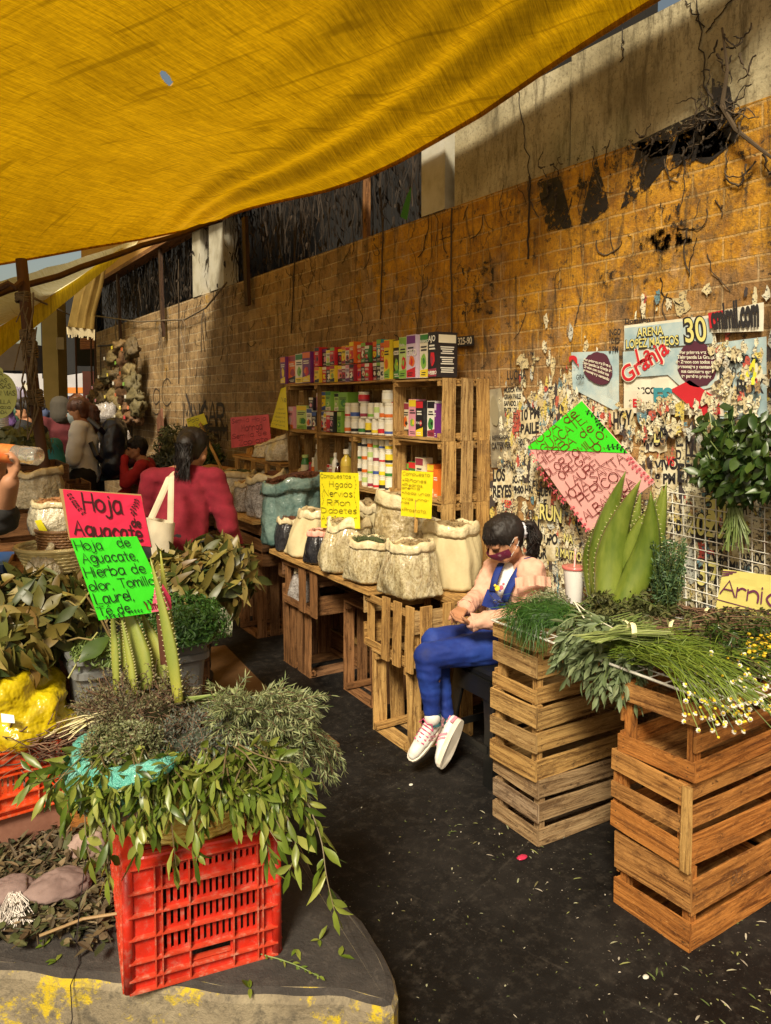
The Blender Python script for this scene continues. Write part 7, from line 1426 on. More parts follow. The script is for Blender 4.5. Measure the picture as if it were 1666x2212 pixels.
def head(m,C,fh,uh,k=1,ears=True):
    "one head with brow, nose, lips, chin and ears, k scales an adult of 0.22 m"
    fh=V(fh).normalized();uh=V(uh).normalized();sh=fh.cross(uh).normalized(); uh=sh.cross(fh).normalized()
    P=lambda a,b,c:V(C)+(sh*a+fh*b+uh*c)*k
    m.caps(P(0,-.020,.022),.080*k,P(0,.012,.028),.077*k,22,1.0,sh); m.caps(P(-.028,.03,-.015),.046*k,P(.028,.03,-.015),.046*k,18); m.caps(P(0,.035,-.055),.040*k,P(0,.055,-.075),.027*k,16)
    for s_ in(-1,1):
        m.caps(P(s_*.05,.01,-.05),.030*k,P(s_*.022,.052,-.075),.024*k,14); m.caps(P(s_*.036,.060,-.022),.022*k,P(s_*.030,.066,-.04),.018*k,12)
        m.caps(P(s_*.018,.083,.018),.010*k,P(s_*.045,.072,.016),.009*k,10)
        if ears:
            m.caps(P(s_*.078,-.012,.008),.014*k,P(s_*.077,-.006,-.018),.010*k,12,.5,fh)
    m.caps(P(0,.083,.008),.010*k,P(0,.104,-.026),.0125*k,12); m.caps(P(-.010,.093,-.030),.009*k,P(.010,.093,-.030),.009*k,10)
    m.caps(P(-.018,.080,-.050),.0085*k,P(.018,.080,-.050),.0085*k,10); m.caps(P(-.015,.077,-.060),.009*k,P(.015,.077,-.060),.009*k,10)
    return P
# ---------------- girl on the stool ----------------
G=lambda x,y,D:pt(*((846.9+.3048*x,1054.3+.3048*y)),D=D)
pel=G(745,1085,3.40); knA=G(300,1085,3.30); knB=G(250,1190,3.17); ankA=G(385,1660,3.27); ankB=G(292,1640,3.20); hipA=G(740,1050,3.45); hipB=G(770,1120,3.30)
sR=G(715,600,3.42); sL=G(985,610,3.22); neck=G(880,520,3.34); chest=G(845,690,3.34); waist=G(790,880,3.38)
elR=G(620,770,3.36); wrR=G(520,850,3.22); elL=G(985,905,3.14); wrL=G(560,955,3.14)
fw=((knA+knB)/2-pel); fw.z=0; fw.normalize(); upZ=V((0,0,1)); lf=upZ.cross(fw)
g_=thing('person','girl in pink cardigan, denim overalls and magenta face mask sitting on the black stool','person',(pel.x,pel.y,0))
fh=(fw*.82-CR*.25-CF*.10+V((0,0,-.62))).normalized(); sh_=fh.cross(upZ).normalized(); uh=sh_.cross(fh)
HC_=G(800,355,3.27)
m=MB(); HP=head(m,HC_,fh,uh,.88)
m.chain([(HC_-uh*.05-fh*.015,.036),(neck,.038)])
m.chain([(chest+lf*.04,.085),(waist,.078),(pel,.088)],.75,lf); m.chain([(chest-lf*.05,.075),(waist,.07)],.75,lf); m.chain([(neck-V((0,0,.02)),.045),(sL,.042)]); m.chain([(neck-V((0,0,.02)),.045),(sR,.042)])
for s_,e_,w_ in((sL,elL,wrL),(sR,elR,wrR)): m.chain([(s_,.040),(e_,.030),(w_,.022)])
for h_,k_,a_ in((hipA,knA,ankA),(hipB,knB,ankB)): m.chain([(h_,.075),(k_,.052),(k_.lerp(a_,.35),.047),(a_,.030)]); m.caps(h_,.07,pel,.08)
fdA=(G(300,1900,3.26)-ankA); fdB=(G(130,1880,3.16)-ankB)
for a_,fd in((ankA,fdA),(ankB,fdB)): m.chain([(a_,.028),(a_-V((0,0,.03))+fd.normalized()*.05,.018)])
hand(m,wrR,G(430,915,3.14)-wrR,V((.1,.2,-1)),.80,.45,1,.10); hand(m,wrL,G(395,925,3.12)-wrL,V((0,.1,1)),.80,.35,1,.06)
remesh(m,'body',SKIN,g_,.0042,3)
def wr_(s,a,seed=0): return lambda co: a*noise.noise(co*s+V((seed,0,0)))+a*.5*noise.noise(co*s*2.3+V((seed,3,0)))
DEN=mat('blue_denim',[(.0015,.010,.10),(.003,.022,.19),(.012,.05,.30)],.75,7,bump=(350,.25,.002)); 
m=MB()
for h_,k_,a_ in((hipA,knA,ankA),(hipB,knB,ankB)):
    m.caps(h_,.085,pel,.092); m.chain([(h_,.082),(h_.lerp(k_,.5),.070),(k_,.057)]); m.chain([(k_,.057),(k_.lerp(a_,.3),.053),(k_.lerp(a_,.7),.041),(a_+(k_-a_).normalized()*.03,.037)])
m.chain([(pel,.098),(waist+V((0,0,-.03)),.088)],.8,lf); remesh(m,'overalls',DEN,g_,.006,2,lambda co:.003*noise.noise(V((co.x*16,co.y*16,co.z*48)))-.003*abs(noise.noise(V((co.x*22+co.z*12,co.y*22,co.z*30)))))
m=MB(); m.chain([(chest+lf*.04,.092),(waist,.086)],.78,lf); m.chain([(chest-lf*.05,.083),(waist,.080)],.78,lf); m.chain([(neck-V((0,0,.035)),.052),(sL+V((0,0,-.01)),.045)]); m.chain([(neck-V((0,0,.035)),.052),(sR+V((0,0,-.01)),.045)]); m.caps(neck-V((0,0,.05))+fw*.02,.060,chest+fw*.025,.07)
remesh(m,'t_shirt',mat('white_cotton',[(.72,.70,.66),(.82,.80,.77)],.8,20),g_,.007,2,wr_(22,.003,5))
PK=mat('pink_knit',[(.56,.30,.21),(.68,.39,.28)],.85,30,bump=(300,.2,.002))
m=MB()
m.chain([(sL+V((0,0,.006)),.064),(sL.lerp(elL,.3),.056),(elL,.048),(wrL+(elL-wrL).normalized()*.01,.034)]); m.chain([(sR+V((0,0,.006)),.060),(sR.lerp(elR,.3),.052),(elR,.045),(wrR+(elR-wrR).normalized()*.01,.034)])
bk_=-fw*.035
m.chain([(chest+lf*.055+bk_,.095),(waist+lf*.02+bk_*1.1,.095),(pel+bk_*1.3+V((0,0,.03)),.09)],.8,lf); m.chain([(chest-lf*.06+bk_,.085),(waist-lf*.03+bk_,.085)],.8,lf); m.chain([(neck-V((0,0,.03))+bk_*.8,.058),(sL+bk_*.2,.058)]); m.chain([(neck-V((0,0,.03))+bk_*.8,.060),(sR+bk_*.2,.056)])
m.chain([(sL+fw*.035+V((0,0,-.03)),.035),(waist+lf*.105+fw*.02,.03),(pel+lf*.12+fw*.03,.03)]); m.chain([(sR+fw*.03+V((0,0,-.02)),.032),(waist-lf*.10+fw*.02,.03)])
remesh(m,'cardigan',PK,g_,.0065,2,wr_(20,.010,9))
# ruffle along the left upper sleeve, and cuffs
m=MB(); 
for row_ in range(1):
    P=[]
    for i in range(46):
        t=i/45; c=G(868,655,3.10).lerp(G(1118,650,3.14),t)+V((0,0,.012*math.sin(t*3.1)-.006*row_)); P.append((c-CF*(.012+.018*math.sin(t*math.pi)),t))
    vs=[]
    for i,(c,t) in enumerate(P): w1=.005*math.sin(i*.42)+.002*math.sin(i*.9); vs+=[c+V((0,0,.012)),c-CF*(.006+w1)+V((0,0,-.004)),c-CF*(.014+w1*2)+V((0,0,-.026-row_*.006))]
    m.add(vs,[(3*i+k,3*i+k+1,3*i+k+4,3*i+k+3) for i in range(45) for k in(0,1)])
m.build('ruffle',PK,g_,smooth=True)
m=MB()
for wv,ev in((wrR,elR),(wrL,elL)):
    d=(wv-ev).normalized(); m.lathe([(.033,-.012),(.036,0),(.039,.008),(.036,.010)],wv-d*.012,24,lambda p,a,z,r:p*(1+.07*math.sin(a*7)),M=d.to_track_quat('Z','X').to_matrix(),cap=False)
m.build('cuff',PK,g_,smooth=True)
# bib and straps on the chest: ribbons wrapped over the shirt
cn=(-CF*.75-CR*.5+V((0,0,.25))).normalized()
def ray(x,y,D0): return G(x,y,D0)
m=MB(); bq=[[G(a,b,3.232+dd) for a,b,dd in r] for r in(((676,716,.03),(720,722,.005),(780,790,-.005),(812,800,.0)),((655,770,.03),(705,780,.0),(760,830,-.02),(800,840,-.012)),((636,830,.03),(690,850,.0),(745,880,-.02),(790,890,-.01)))]
for r0,r1 in zip(bq,bq[1:]):
    for i in range(3): m.quad(r0[i],r0[i+1],r1[i+1],r1[i])
m.build('bib',DEN,g_,smooth=True)
m=MB()
def strap(P,w): m.tube([G(*p) for p in P],w,8,True,.3,up=cn)
strap([(775,535,3.30),(748,590,3.262),(728,650,3.245),(712,730,3.232)],.016); strap([(1000,508,3.27),(960,512,3.245),(905,575,3.215),(860,650,3.205),(822,730,3.212),(800,800,3.215)],.017)
m.build('strap',DEN,g_,smooth=True)
# printed motif on the shirt and sunglasses tucked in the bib
m=MB(); m.cm=0; 
for (x,y,r_,c_i) in((745,710,.012,0),(775,705,.010,1),(730,690,.006,0),(765,725,.006,2),(790,680,.006,1)): cst=G(x,y,3.222); m.cm=c_i; m.lathe([(.0005,.002),(r_*.8,.001),(r_,-.001)],cst,12,M=cn.to_track_quat('Z','X').to_matrix())
m.build('shirt_motif',[flat((.75,.55,.03)),flat((.62,.10,.15)),flat((.15,.1,.3))],g_)
m=MB(); 
for x in(735,770): P=[G(x+17*math.cos(a),805+11*math.sin(a),3.19) for a in[k*.5236 for k in range(13)]]; m.tube(P,.0018,5)
m.tube([G(690,750,3.2),G(730,800,3.19)],.0018,5); m.tube([G(752,803,3.19),G(786,812,3.19),G(792,822,3.19)],.003,6); m.build('sunglasses',flat((.02,.02,.03),.2),g_)
# face mask
MK=mat('magenta_mask',[(.12,.008,.035),(.17,.012,.055),(.14,.01,.045),(.65,.45,.50)],.7,38,lo=.30,hi=.80,detail=1)
m=MB(); vs=[];nu,nv=16,10
for j in range(nv+1):
    e=-1.12+j/nv*.92
    for i in range(nu+1):
        a=-1.15+i/nu*2.3; r_=.091+.018*math.exp(-(a/.45)**2)*(1-abs(e+.35)); vs.append(HP(math.sin(a)*math.cos(e*.8)*r_*.92,math.cos(a)*math.cos(e*.8)*(r_*1.16)-.002+.004*math.sin(a*9+e*3)*abs(a),math.sin(e)*.098+.004))
m.add(vs,[(j*(nu+1)+i,j*(nu+1)+i+1,(j+1)*(nu+1)+i+1,(j+1)*(nu+1)+i) for j in range(nv) for i in range(nu)]); m.build('face_mask',MK,g_,smooth=True)
m=MB()
for s_ in(-1,1): m.tube([HP(s_*.073,.035,-.012),HP(s_*.082,.0,.012),HP(s_*.084,-.020,.008)],.0013,4); m.tube([HP(s_*.066,.045,-.06),HP(s_*.080,.0,-.03),HP(s_*.083,-.018,-.012)],.0013,4)
m.build('mask_loop',flat((.6,.55,.5)),g_)
m=MB()
for s_ in(-1,1):
    m.tube([HP(s_*.016,.096,.001),HP(s_*.028,.0985,-.002),HP(s_*.041,.091,.0),HP(s_*.050,.081,.003)],[.0006,.0012,.0012,.0006],5); m.tube([HP(s_*.014,.093,.020),HP(s_*.030,.094,.027),HP(s_*.048,.081,.024)],[.0008,.0014,.0006],5)
m.build('lashes_and_brows',HAIR,g_)
m=MB()
for s_ in(-1,1): m.caps(HP(s_*.024,.082,.008),.0125,HP(s_*.038,.076,.008),.0115,12)
m.build('eyelid',SKIN,g_,smooth=True)
m=MB(); m.lathe([(.001,.003),(.004,.0),(.001,-.003)],HP(.082,.0,-.026),8); m.lathe([(.001,.003),(.004,.0),(.001,-.003)],HP(-.082,.0,-.026),8); m.build('earring',flat((.7,.68,.7),.2),g_)
# hair: cap, fringe and ponytail
m=MB(); m.caps(HP(0,-.022,.030),.078,HP(0,.008,.036),.073,24); m.caps(HP(0,-.038,.0),.066,HP(0,-.03,-.03),.050,20)
for a_ in(-.95,-.6,-.25,.1,.45,.8): m.chain([(HP(math.sin(a_)*.040,.040,.080),.026),(HP(math.sin(a_)*.064,.056*math.cos(a_)+.018,.060),.015),(HP(math.sin(a_)*.070,.066*math.cos(a_)+.018,.046),.006)])
for s_ in(-1,1): m.chain([(HP(s_*.056,.030,.055),.018),(HP(s_*.069,.032,.02),.009),(HP(s_*.068,.032,-.03),.004)])
pt0=G(925,300,3.30); m.chain([(HP(0,-.065,.040),.036),(pt0+V((0,0,.0)),.026)])
m.chain([(pt0,.022),(G(975,285,3.31),.034),(G(1005,345,3.31),.038),(G(1005,410,3.31),.028),(G(985,465,3.32),.008)])
def strandy(f,a): return lambda co: a*noise.noise(V((co.dot(sh_)*f,co.dot(fh)*f,co.dot(uh)*f*.12)))
remesh(m,'hair',HAIR,g_,.005,3,strandy(150,.0035))
m=MB()
for i in range(520):
    a_=R(-1.5,1.5); top=HP(R(-.03,.03),-.01+R(-.03,.02),.107+R(0,.004)); P=[top,HP(math.sin(a_)*.055,.05*math.cos(a_)+.012,.092+R(-.002,.004)),HP(math.sin(a_)*.074,.076*math.cos(a_)+.014+R(0,.008),.056),HP(math.sin(a_)*.078+R(-.008,.008),.082*math.cos(a_)+.012+R(-.004,.010),.036+R(-.014,.008)-.035*max(0,abs(a_)-.5))]; m.tube(P,[.001,.0012,.001,.0004],3,False)
for i in range(420):
    P=[pt0+rdir()*.022,G(980+R(-30,25),285+R(-30,25),3.30+R(-.04,.03)),G(1020+R(-42,28),365+R(-30,30),3.30+R(-.05,.03)),G(1010+R(-60,40),430+R(-20,40),3.31+R(-.04,.03)),G(990+R(-50,45),485+R(-25,30),3.31)]; m.tube(P,[.001,.0012,.0012,.001,.0003],3,False)
m.build('hair_strands',HAIR,g_)
m=MB(); m.lathe([(.030,-.010),(.036,-.003),(.035,.005),(.028,.010)],pt0,18,lambda p,a,z,r:p*(1+.12*math.sin(a*8)),M=(G(985,290,3.31)-pt0).normalized().to_track_quat('Z','X').to_matrix(),cap=False); m.build('scrunchie',flat((.6,.6,.66)),g_,smooth=True)
# sneakers
SW=mat('white_leather',[(.62,.58,.52),(.80,.77,.72)],.5,14,bump=(60,.15,.002)); SOLE=mat('gum_sole',[(.55,.48,.38),(.70,.64,.54)],.6,20); LAC=flat((.55,.06,.18),.7); PKP=flat((.66,.26,.32),.5)
def shoe(an,toe,up,L=.205):
    d=(toe-an).normalized(); up=V(up); s_=d.cross(up).normalized(); up=s_.cross(d).normalized(); heel=an-d*.035-up*.055
    W=lambda a,b,c:heel+d*a*L+s_*b+up*c
    m=MB(); m.chain([(W(.12,0,.030),.031),(W(.35,0,.028),.030),(W(.62,0,.022),.032),(W(.86,0,.014),.026),(W(.93,0,.012),.020)],.9,s_); m.chain([(W(.14,0,.045),.030),(W(.17,0,.070),.034)]); m.caps(W(.30,0,.050),.026,W(.62,0,.030),.026)
    o=remesh(m,'sneaker',SW,g_,.004,2); 
    m=MB(); n=24; pr=[]
    for k in range(n):
        a=2*math.pi*k/n; x=.52+.53*math.cos(a); w_=.034*(1+.12*math.cos(a*1)) *abs(math.sin(a))**.75*(1 if math.sin(a)>0 else -1); pr.append((x,w_))
    rings=[[W(x,w_*.94,-.016+(.012*max(0,x-.75)*2)) for x,w_ in pr],[W(x,w_*1.04,-.006+.01*max(0,x-.75)*2) for x,w_ in pr],[W(x,w_*1.02,.006) for x,w_ in pr],[W(x,w_*.7,.008) for x,w_ in pr]]; loft(m,rings,True); m.build('sole',SOLE,o,smooth=False)
    m=MB()
    for k in range(5):
        a=.36+k*.075; m.tube([W(a,-.024,.054-k*.003),W(a+.02,0,.079-k*.0072),W(a,.024,.054-k*.003)],.003,5)
    for sg in(-1,1): m.tube([W(.34,0,.078),W(.30,sg*.022,.088),W(.38,sg*.036,.070),W(.36,sg*.03,.058)],.002,5)
    m.build('lace',LAC,o)
    for sg in(-1,1):
        m=MB()
        m.add([W(.02,sg*.031,.05),W(.14,sg*.0325,.058),W(.17,sg*.033,.030),W(.02,sg*.031,.026)],[(0,1,2,3)])
        m.cm=0; m.add([W(.34,sg*.0325,.010),W(.40,sg*.0325,.010),W(.50,sg*.030,.045),W(.45,sg*.030,.046)],[(0,1,2,3)]); m.add([W(.43,sg*.0335,.010),W(.48,sg*.0335,.010),W(.56,sg*.031,.040),W(.525,sg*.031,.042)],[(0,1,2,3)])
        for k in range(1): m.bar(W(-.01,sg*.012,.012),W(.13,sg*.032,.012),.006,.014,up)
        m.build('pink_trim',PKP,o)
shoe(ankB,G(110,1890,3.13),(.25,-.25,1)); shoe(ankA,G(262,1950,3.22),(.5,.1,.8),.20)
m=MB(); m.lathe([(.034,-.03),(.033,.02)],ankB+V((0,0,.01)),16,cap=False); m.lathe([(.034,-.03),(.033,.02)],ankA+V((0,0,.01)),16,cap=False); m.build('sock',mat('dark_teal_sock',[(.01,.03,.035),(.04,.16,.18)],.8,30,lo=.4,hi=.6),g_,smooth=True)
# ---------------- stool ----------------
t_=thing('plastic_stool','black plastic stool with arched side openings under the girl','stool',(2.10,2.50,0)); BP=mat('black_stool_plastic',[(.004,.004,.004),(.010,.010,.009)],.4,6,coat=.15,bump=(50,.15,.002)); SX,SY=2.115,2.50
m=MB(); loft(m,[rrect(SX-.135,SX+.135,SY-.135,SY+.135,.03,.415),rrect(SX-.14,SX+.14,SY-.14,SY+.14,.035,.425),rrect(SX-.14,SX+.14,SY-.14,SY+.14,.035,.443),rrect(SX-.12,SX+.12,SY-.12,SY+.12,.03,.452)],True); m.build('seat',BP,t_)
for sx,sy in((-1,-1),(1,-1),(-1,1),(1,1)):
    m=MB(); loft(m,[[(SX+sx*(o+a),SY+sy*(o+b),z) for a,b in q] for o,z,q in((.172,0,((0,0),(-.058,0),(-.058,-.012),(-.014,-.014),(-.012,-.058),(0,-.058))),(.150,.22,((0,0),(-.055,0),(-.055,-.010),(-.012,-.012),(-.010,-.055),(0,-.055))),(.132,.42,((0,0),(-.075,0),(-.075,-.01),(-.012,-.012),(-.01,-.075),(0,-.075))))],True); m.build('leg',BP,t_)
for ax in(0,1):
    for s_ in(-1,1):
        m=MB(); o=.142*s_
        for z0,z1,hw in((.34,.42,.13),): m.box((SX+(o if ax else 0),SY+(0 if ax else o),(z0+z1)/2),((.008 if ax else 2*hw-.02),(2*hw-.02 if ax else .008),z1-z0))
        m.build('side_apron',BP,t_); m=MB(); o=.158*s_; m.box((SX+(o if ax else 0),SY+(0 if ax else o),.145),((.008 if ax else .25),(.25 if ax else .008),.03)); m.build('side_bar',BP,t_)
# ---------------- generic standing or seated figures ----------------
def figure(label,base,f,h,top,bottom,hair,pose,name='person',headdir=None,vox=.011,armd=None,hairstyle='pony',sleeve=True,bulk=1,seed=0,mask=False):
    """f: facing direction; pose: dict of joint overrides in (side, forward, up) metres of a figure of height h"""
    f=V((f[0],f[1],0)).normalized(); s=f.cross(V((0,0,1))); b=V(base); k=h/1.65
    W=lambda a,c,z:b+(s*a+f*c)*k+V((0,0,z*k))
    J=dict(hd=(0,.02,1.52),nk=(0,0,1.38),ch=(0,0,1.22),wa=(0,0,1.02),pe=(0,0,.90),sr=(.175,0,1.34),sl=(-.175,0,1.34),er=(.23,-.02,1.06),el=(-.23,-.02,1.06),wr=(.25,.06,.82),wl=(-.25,.06,.82),hr=(.09,0,.88),hl=(-.09,0,.88),kr=(.10,.02,.48),kl=(-.10,.02,.48),ar=(.10,-.02,.09),al=(-.10,-.02,.09)); J.update(pose); P={a:W(*v) for a,v in J.items()}
    t=thing(name,label,'person',b); hd=V(headdir).normalized() if headdir else f; u=V((0,0,1)); u=(u-hd*u.dot(hd)).normalized()
    bk=bulk*k; m=MB(); HP=head(m,P['hd'],hd,u,k); m.caps(P['hd']-u*.06*k,.05*k,P['nk'],.055*k)
    m.chain([(P['ch'],.13*bk),(P['wa'],.125*bk),(P['pe'],.14*bk)],.72,s); m.chain([(P['sr'],.055*k),(P['nk'],.06*k),(P['sl'],.055*k)])
    for a in'rl':
        m.chain([(P['s'+a],.052*bk),(P['e'+a],.04*bk),(P['w'+a],.028*k)]); m.chain([(P['h'+a],.095*bk),(P['k'+a],.06*bk),(P['a'+a],.04*k)]); m.caps(P['a'+a]-V((0,0,.045*k)),.035*k,P['a'+a]+f*.14*k-V((0,0,.05*k)),.03*k)
        dd=(P['w'+a]-P['e'+a]).normalized(); hand(m,P['w'+a],dd,(-f*.2+s*(-1 if a=='r' else 1)),k,.45,1 if a=='l' else -1)
    remesh(m,'body',SKIN,t,vox*.75,2)
    m=MB(); g=1.10; m.chain([(P['ch'],.142*bk),(P['wa'],.138*bk),(P['pe']+V((0,0,.02)),.150*bk)],.75,s); m.chain([(P['sr'],.068*k),(P['nk']-V((0,0,.02*k)),.070*k),(P['sl'],.068*k)]); m.caps(P['ch']+V((0,0,.05*k)),.13*bk,P['ch'],.14*bk,16,.7,s)
    for a in'rl': m.chain([(P['s'+a],.072*bk),(P['e'+a],.058*bk),(P['w'+a],.043*k)] if sleeve else [(P['s'+a],.072*bk),(P['s'+a].lerp(P['e'+a],.6),.06*bk)])
    remesh(m,'top',top,t,vox,2,lambda co:.011*noise.noise(V((co.x*6+co.z*5,co.y*6+seed,co.z*14)))+.005*noise.noise(V((co.x*20+co.z*9,co.y*20,co.z*26+seed))))
    m=MB()
    for a in'rl': m.caps(P['h'+a],.11*bk,P['pe'],.13*bk,14,.8,s); m.chain([(P['h'+a],.112*bk),(P['k'+a],.078*bk),(P['a'+a]+V((0,0,.04)),.056*k)])
    remesh(m,'trousers',bottom,t,vox,2,wr_(10,.012,seed+3))
    m=MB()
    for a in'rl': m.caps(P['a'+a]-V((0,0,.05*k)),.042*k,P['a'+a]+f*.15*k-V((0,0,.052*k)),.036*k)
    remesh(m,'shoe',flat((.03,.03,.03),.5),t,vox,1)
    m=MB(); m.caps(HP(0,-.028,.035),.092*k,HP(0,.006,.044),.086*k,20)
    if hairstyle=='pony': m.caps(HP(0,-.05,.0),.075*k,HP(0,-.04,-.03),.06*k); m.chain([(HP(0,-.09,.03),.045*k),(HP(0,-.135,-.01),.05*k),(HP(0,-.13,-.09),.045*k),(HP(0,-.12,-.17),.022*k)])
    elif hairstyle=='long': m.chain([(HP(0,-.06,0),.09*k),(HP(0,-.07,-.12),.09*k),(HP(0,-.07,-.24),.06*k)])
    elif hairstyle=='hood': m.chain([(HP(0,-.04,.02),.11*k),(HP(0,-.05,-.08),.11*k)])
    else: m.caps(HP(0,-.045,.0),.08*k,HP(0,-.04,-.03),.065*k); m.chain([(HP(-.05,.06,.075),.03*k),(HP(.05,.06,.075),.03*k)])
    remesh(m,'hair' if hairstyle!='hood' else 'hood',hair,t,vox*.7,2,lambda co:.004*noise.noise(V((co.x*90,co.y*90,co.z*14))))
    m=MB(); rs=random.Random(seed)
    for i in range(150):
        a=rs.uniform(-3.14,3.14); e=rs.uniform(0,1)
        if hairstyle=='pony': P_=[HP(math.sin(a)*.088,-.01+math.cos(a)*.085*(1 if math.cos(a)<.3 else .6),.06+rs.uniform(-.05,.02)),HP(math.sin(a)*.06,-.075,.07*rs.uniform(.4,1)),HP(rs.uniform(-.03,.03),-.125,.04),HP(rs.uniform(-.05,.05),-.17+rs.uniform(-.02,.02),-.03),HP(rs.uniform(-.05,.05),-.155+rs.uniform(-.02,.03),-.11),HP(rs.uniform(-.05,.05),-.13+rs.uniform(-.02,.03),-.19-rs.uniform(0,.05))]
        else: P_=[HP(math.sin(a)*.03,-.01+math.cos(a)*.03,.132),HP(math.sin(a)*.085,-.01+math.cos(a)*.085,.09),HP(math.sin(a)*.10,-.02+math.cos(a)*.085,.04-.03*e)]
        if hairstyle!='hood' and not(hairstyle!='pony' and math.cos(a)>.5): m.tube(P_,[.0022]*(len(P_)-1)+[.0006],3,False)
    if m.v: m.build('hair_strands',hair,t)
    m=MB()
    for s_ in(-1,1): m.caps(HP(s_*.030,.083,.006),.009*k,HP(s_*.036,.081,.006),.008*k,8); 
    m.build('eyes',flat((.02,.015,.012),.3),t)
    if mask:
        m=MB(); m.lathe([(.001,.06*k),(.055*k,.045*k),(.068*k,.0),(.05*k,-.03*k)],HP(0,.045,-.045),16,M=hd.to_track_quat('Z','X').to_matrix()); m.build('face_mask',flat((.5,.62,.68),.7),t,smooth=True)
    return t,P,HP,W
RK=mat('crimson_knit',[(.15,.003,.011),(.22,.006,.02)],.9,20,bump=(160,.5,.003)); BLKC=mat('black_cloth',[(.008,.008,.009),(.018,.017,.018)],.85,12)
# shopper in red, seen from behind, stooping
b=pt(395,1240,D=4.15); b.z=0
tt,P,HP,W=figure('woman in a crimson sweater with a dark ponytail and cream tote bag, seen from behind',b,(.55,.83,0),1.55,RK,BLKC,HAIR,dict(hd=(.03,.15,1.37),nk=(0,.08,1.24),ch=(0,.05,1.08),wa=(0,-.02,.92),pe=(0,-.05,.82),sr=(.17,.07,1.19),sl=(-.175,.05,1.19),er=(.25,.07,.93),el=(-.25,.10,.96),wr=(.29,.20,.72),wl=(-.18,.30,.90),hr=(.09,-.04,.8),hl=(-.09,-.04,.8)),headdir=(.55,.75,-.35),bulk=1.10,hairstyle='pony',seed=2)
# tote bag hanging from her shoulder
TOT=mat('cream_canvas',[(.50,.42,.28),(.64,.56,.40)],.9,6,bump=(120,.3,.003)); t_=thing('tote_bag','cream canvas tote bag hanging from the left shoulder of the woman in crimson','bag',pt(350,1150,D=3.85))
m=MB(); n=12; F0=[pt(x,y,D=3.80) for x,y in((316,1118),(378,1130),(370,1215),(330,1205))]; 
def pillow(mb,c4_,th,n=10,wv=.006):
    q=Quad(*c4_); fs=[];vs=[]
    for sg in(-1,1):
        for j in range(n+1):
            for i in range(n+1): u,v_=i/n,j/n; vs.append(q.p(u,v_,sg*(th*(math.sin(math.pi*u)**.5)*(math.sin(math.pi*min(v_*.5+.0,1))+.15 if 1 else 1)+wv*noise.noise(V((u*4,v_*4,sg*3)))+.002)))
    o=(n+1)**2
    for s_ in(0,1):
        for j in range(n):
            for i in range(n): f_=(s_*o+j*(n+1)+i,s_*o+j*(n+1)+i+1,s_*o+(j+1)*(n+1)+i+1,s_*o+(j+1)*(n+1)+i); fs.append(f_ if s_ else f_[::-1])
    for i in range(n): fs.append((i,i+1,o+i+1,o+i)); fs.append((i*(n+1),(i+1)*(n+1),o+(i+1)*(n+1),o+i*(n+1))); fs.append((i*(n+1)+n,(i+1)*(n+1)+n,o+(i+1)*(n+1)+n,o+i*(n+1)+n))
    mb.add(vs,fs)
pillow(m,F0,.045); m.build('pouch',TOT,t_,smooth=True)
m=MB(); m.tube([pt(327,1120,D=3.79),pt(345,1080,D=3.80),pt(366,1032,D=3.84),pt(372,1022,D=3.95)],.016,6,True,.25,up=-CF); m.tube([pt(368,1130,D=3.79),pt(369,1080,D=3.80),pt(370,1030,D=3.83),pt(372,1024,D=3.95)],.015,6,True,.25,up=-CF); m.build('strap',TOT,t_)
# carrier bag in her right hand
t_=thing('carrier_bag','translucent white carrier bag full of leaves hanging from the crimson woman\'s right hand','bag',pt(480,1300,D=3.75)); m=MB(); pillow(m,[pt(452,1225,D=3.8),pt(505,1240,D=3.8),pt(502,1375,D=3.8),pt(458,1370,D=3.8)],.06,wv=.03); m.build('pouch',mat('sheer_plastic',[(.45,.47,.30),(.66,.66,.52)],.25,5,bump=(18,.9,.02),coat=.6,tl=.3,dist=1),t_,smooth=True); m=MB(); hr_=P['wr']; m.tube([pt(458,1235,D=3.8),hr_+V((0,0,-.06)),hr_+V((0,0,-.05))],.012,6,True,.3); m.tube([pt(500,1245,D=3.8),hr_+V((0,0,-.06)),hr_+V((0,0,-.05))],.012,6,True,.3); m.build('handle',PLW,t_)
# woman in white hoodie with backpack
WHO=mat('white_fleece',[(.76,.76,.78),(.86,.86,.86)],.9,10,bump=(80,.2,.003))
b=pt(186,1100,D=7.0); b.z=0
figure('woman in a white hoodie and pale face mask with auburn hair, carrying a dark backpack',b,-CR-CF*.1,1.60,WHO,BLKC,HAIRB,dict(er=(.24,.06,1.10),el=(-.22,.04,1.08),wr=(.10,.22,.98),wl=(-.10,.22,.98),hd=(0,.05,1.50)),headdir=(-.8,.35,-.15),bulk=1.2,hairstyle='pony',seed=5,mask=True,vox=.013)
NAVY=mat('navy_nylon',[(.006,.008,.02),(.015,.02,.045)],.35,12,bump=(20,.5,.01),coat=.3)
t_=thing('backpack','dark navy backpack on the back of the woman in the white hoodie','backpack',pt(248,980,D=7.0)); m=MB(); c=pt(247,972,D=7.0); m.caps(c+V((0,0,.16)),.15,c+V((0,0,-.12)),.165,18,.75,CF); remesh(m,'pack',NAVY,t_,.014,3,wr_(9,.02,3)); m=MB(); m.tube([pt(190,903,D=6.80),pt(215,925,D=6.80),pt(232,945,D=6.9)],.022,6,True,.3,up=-CF); m.tube([pt(196,955,D=6.82),pt(208,985,D=6.80),pt(225,1000,D=6.88)],.022,6,True,.3,up=-CF); m.build('strap',NAVY,t_)
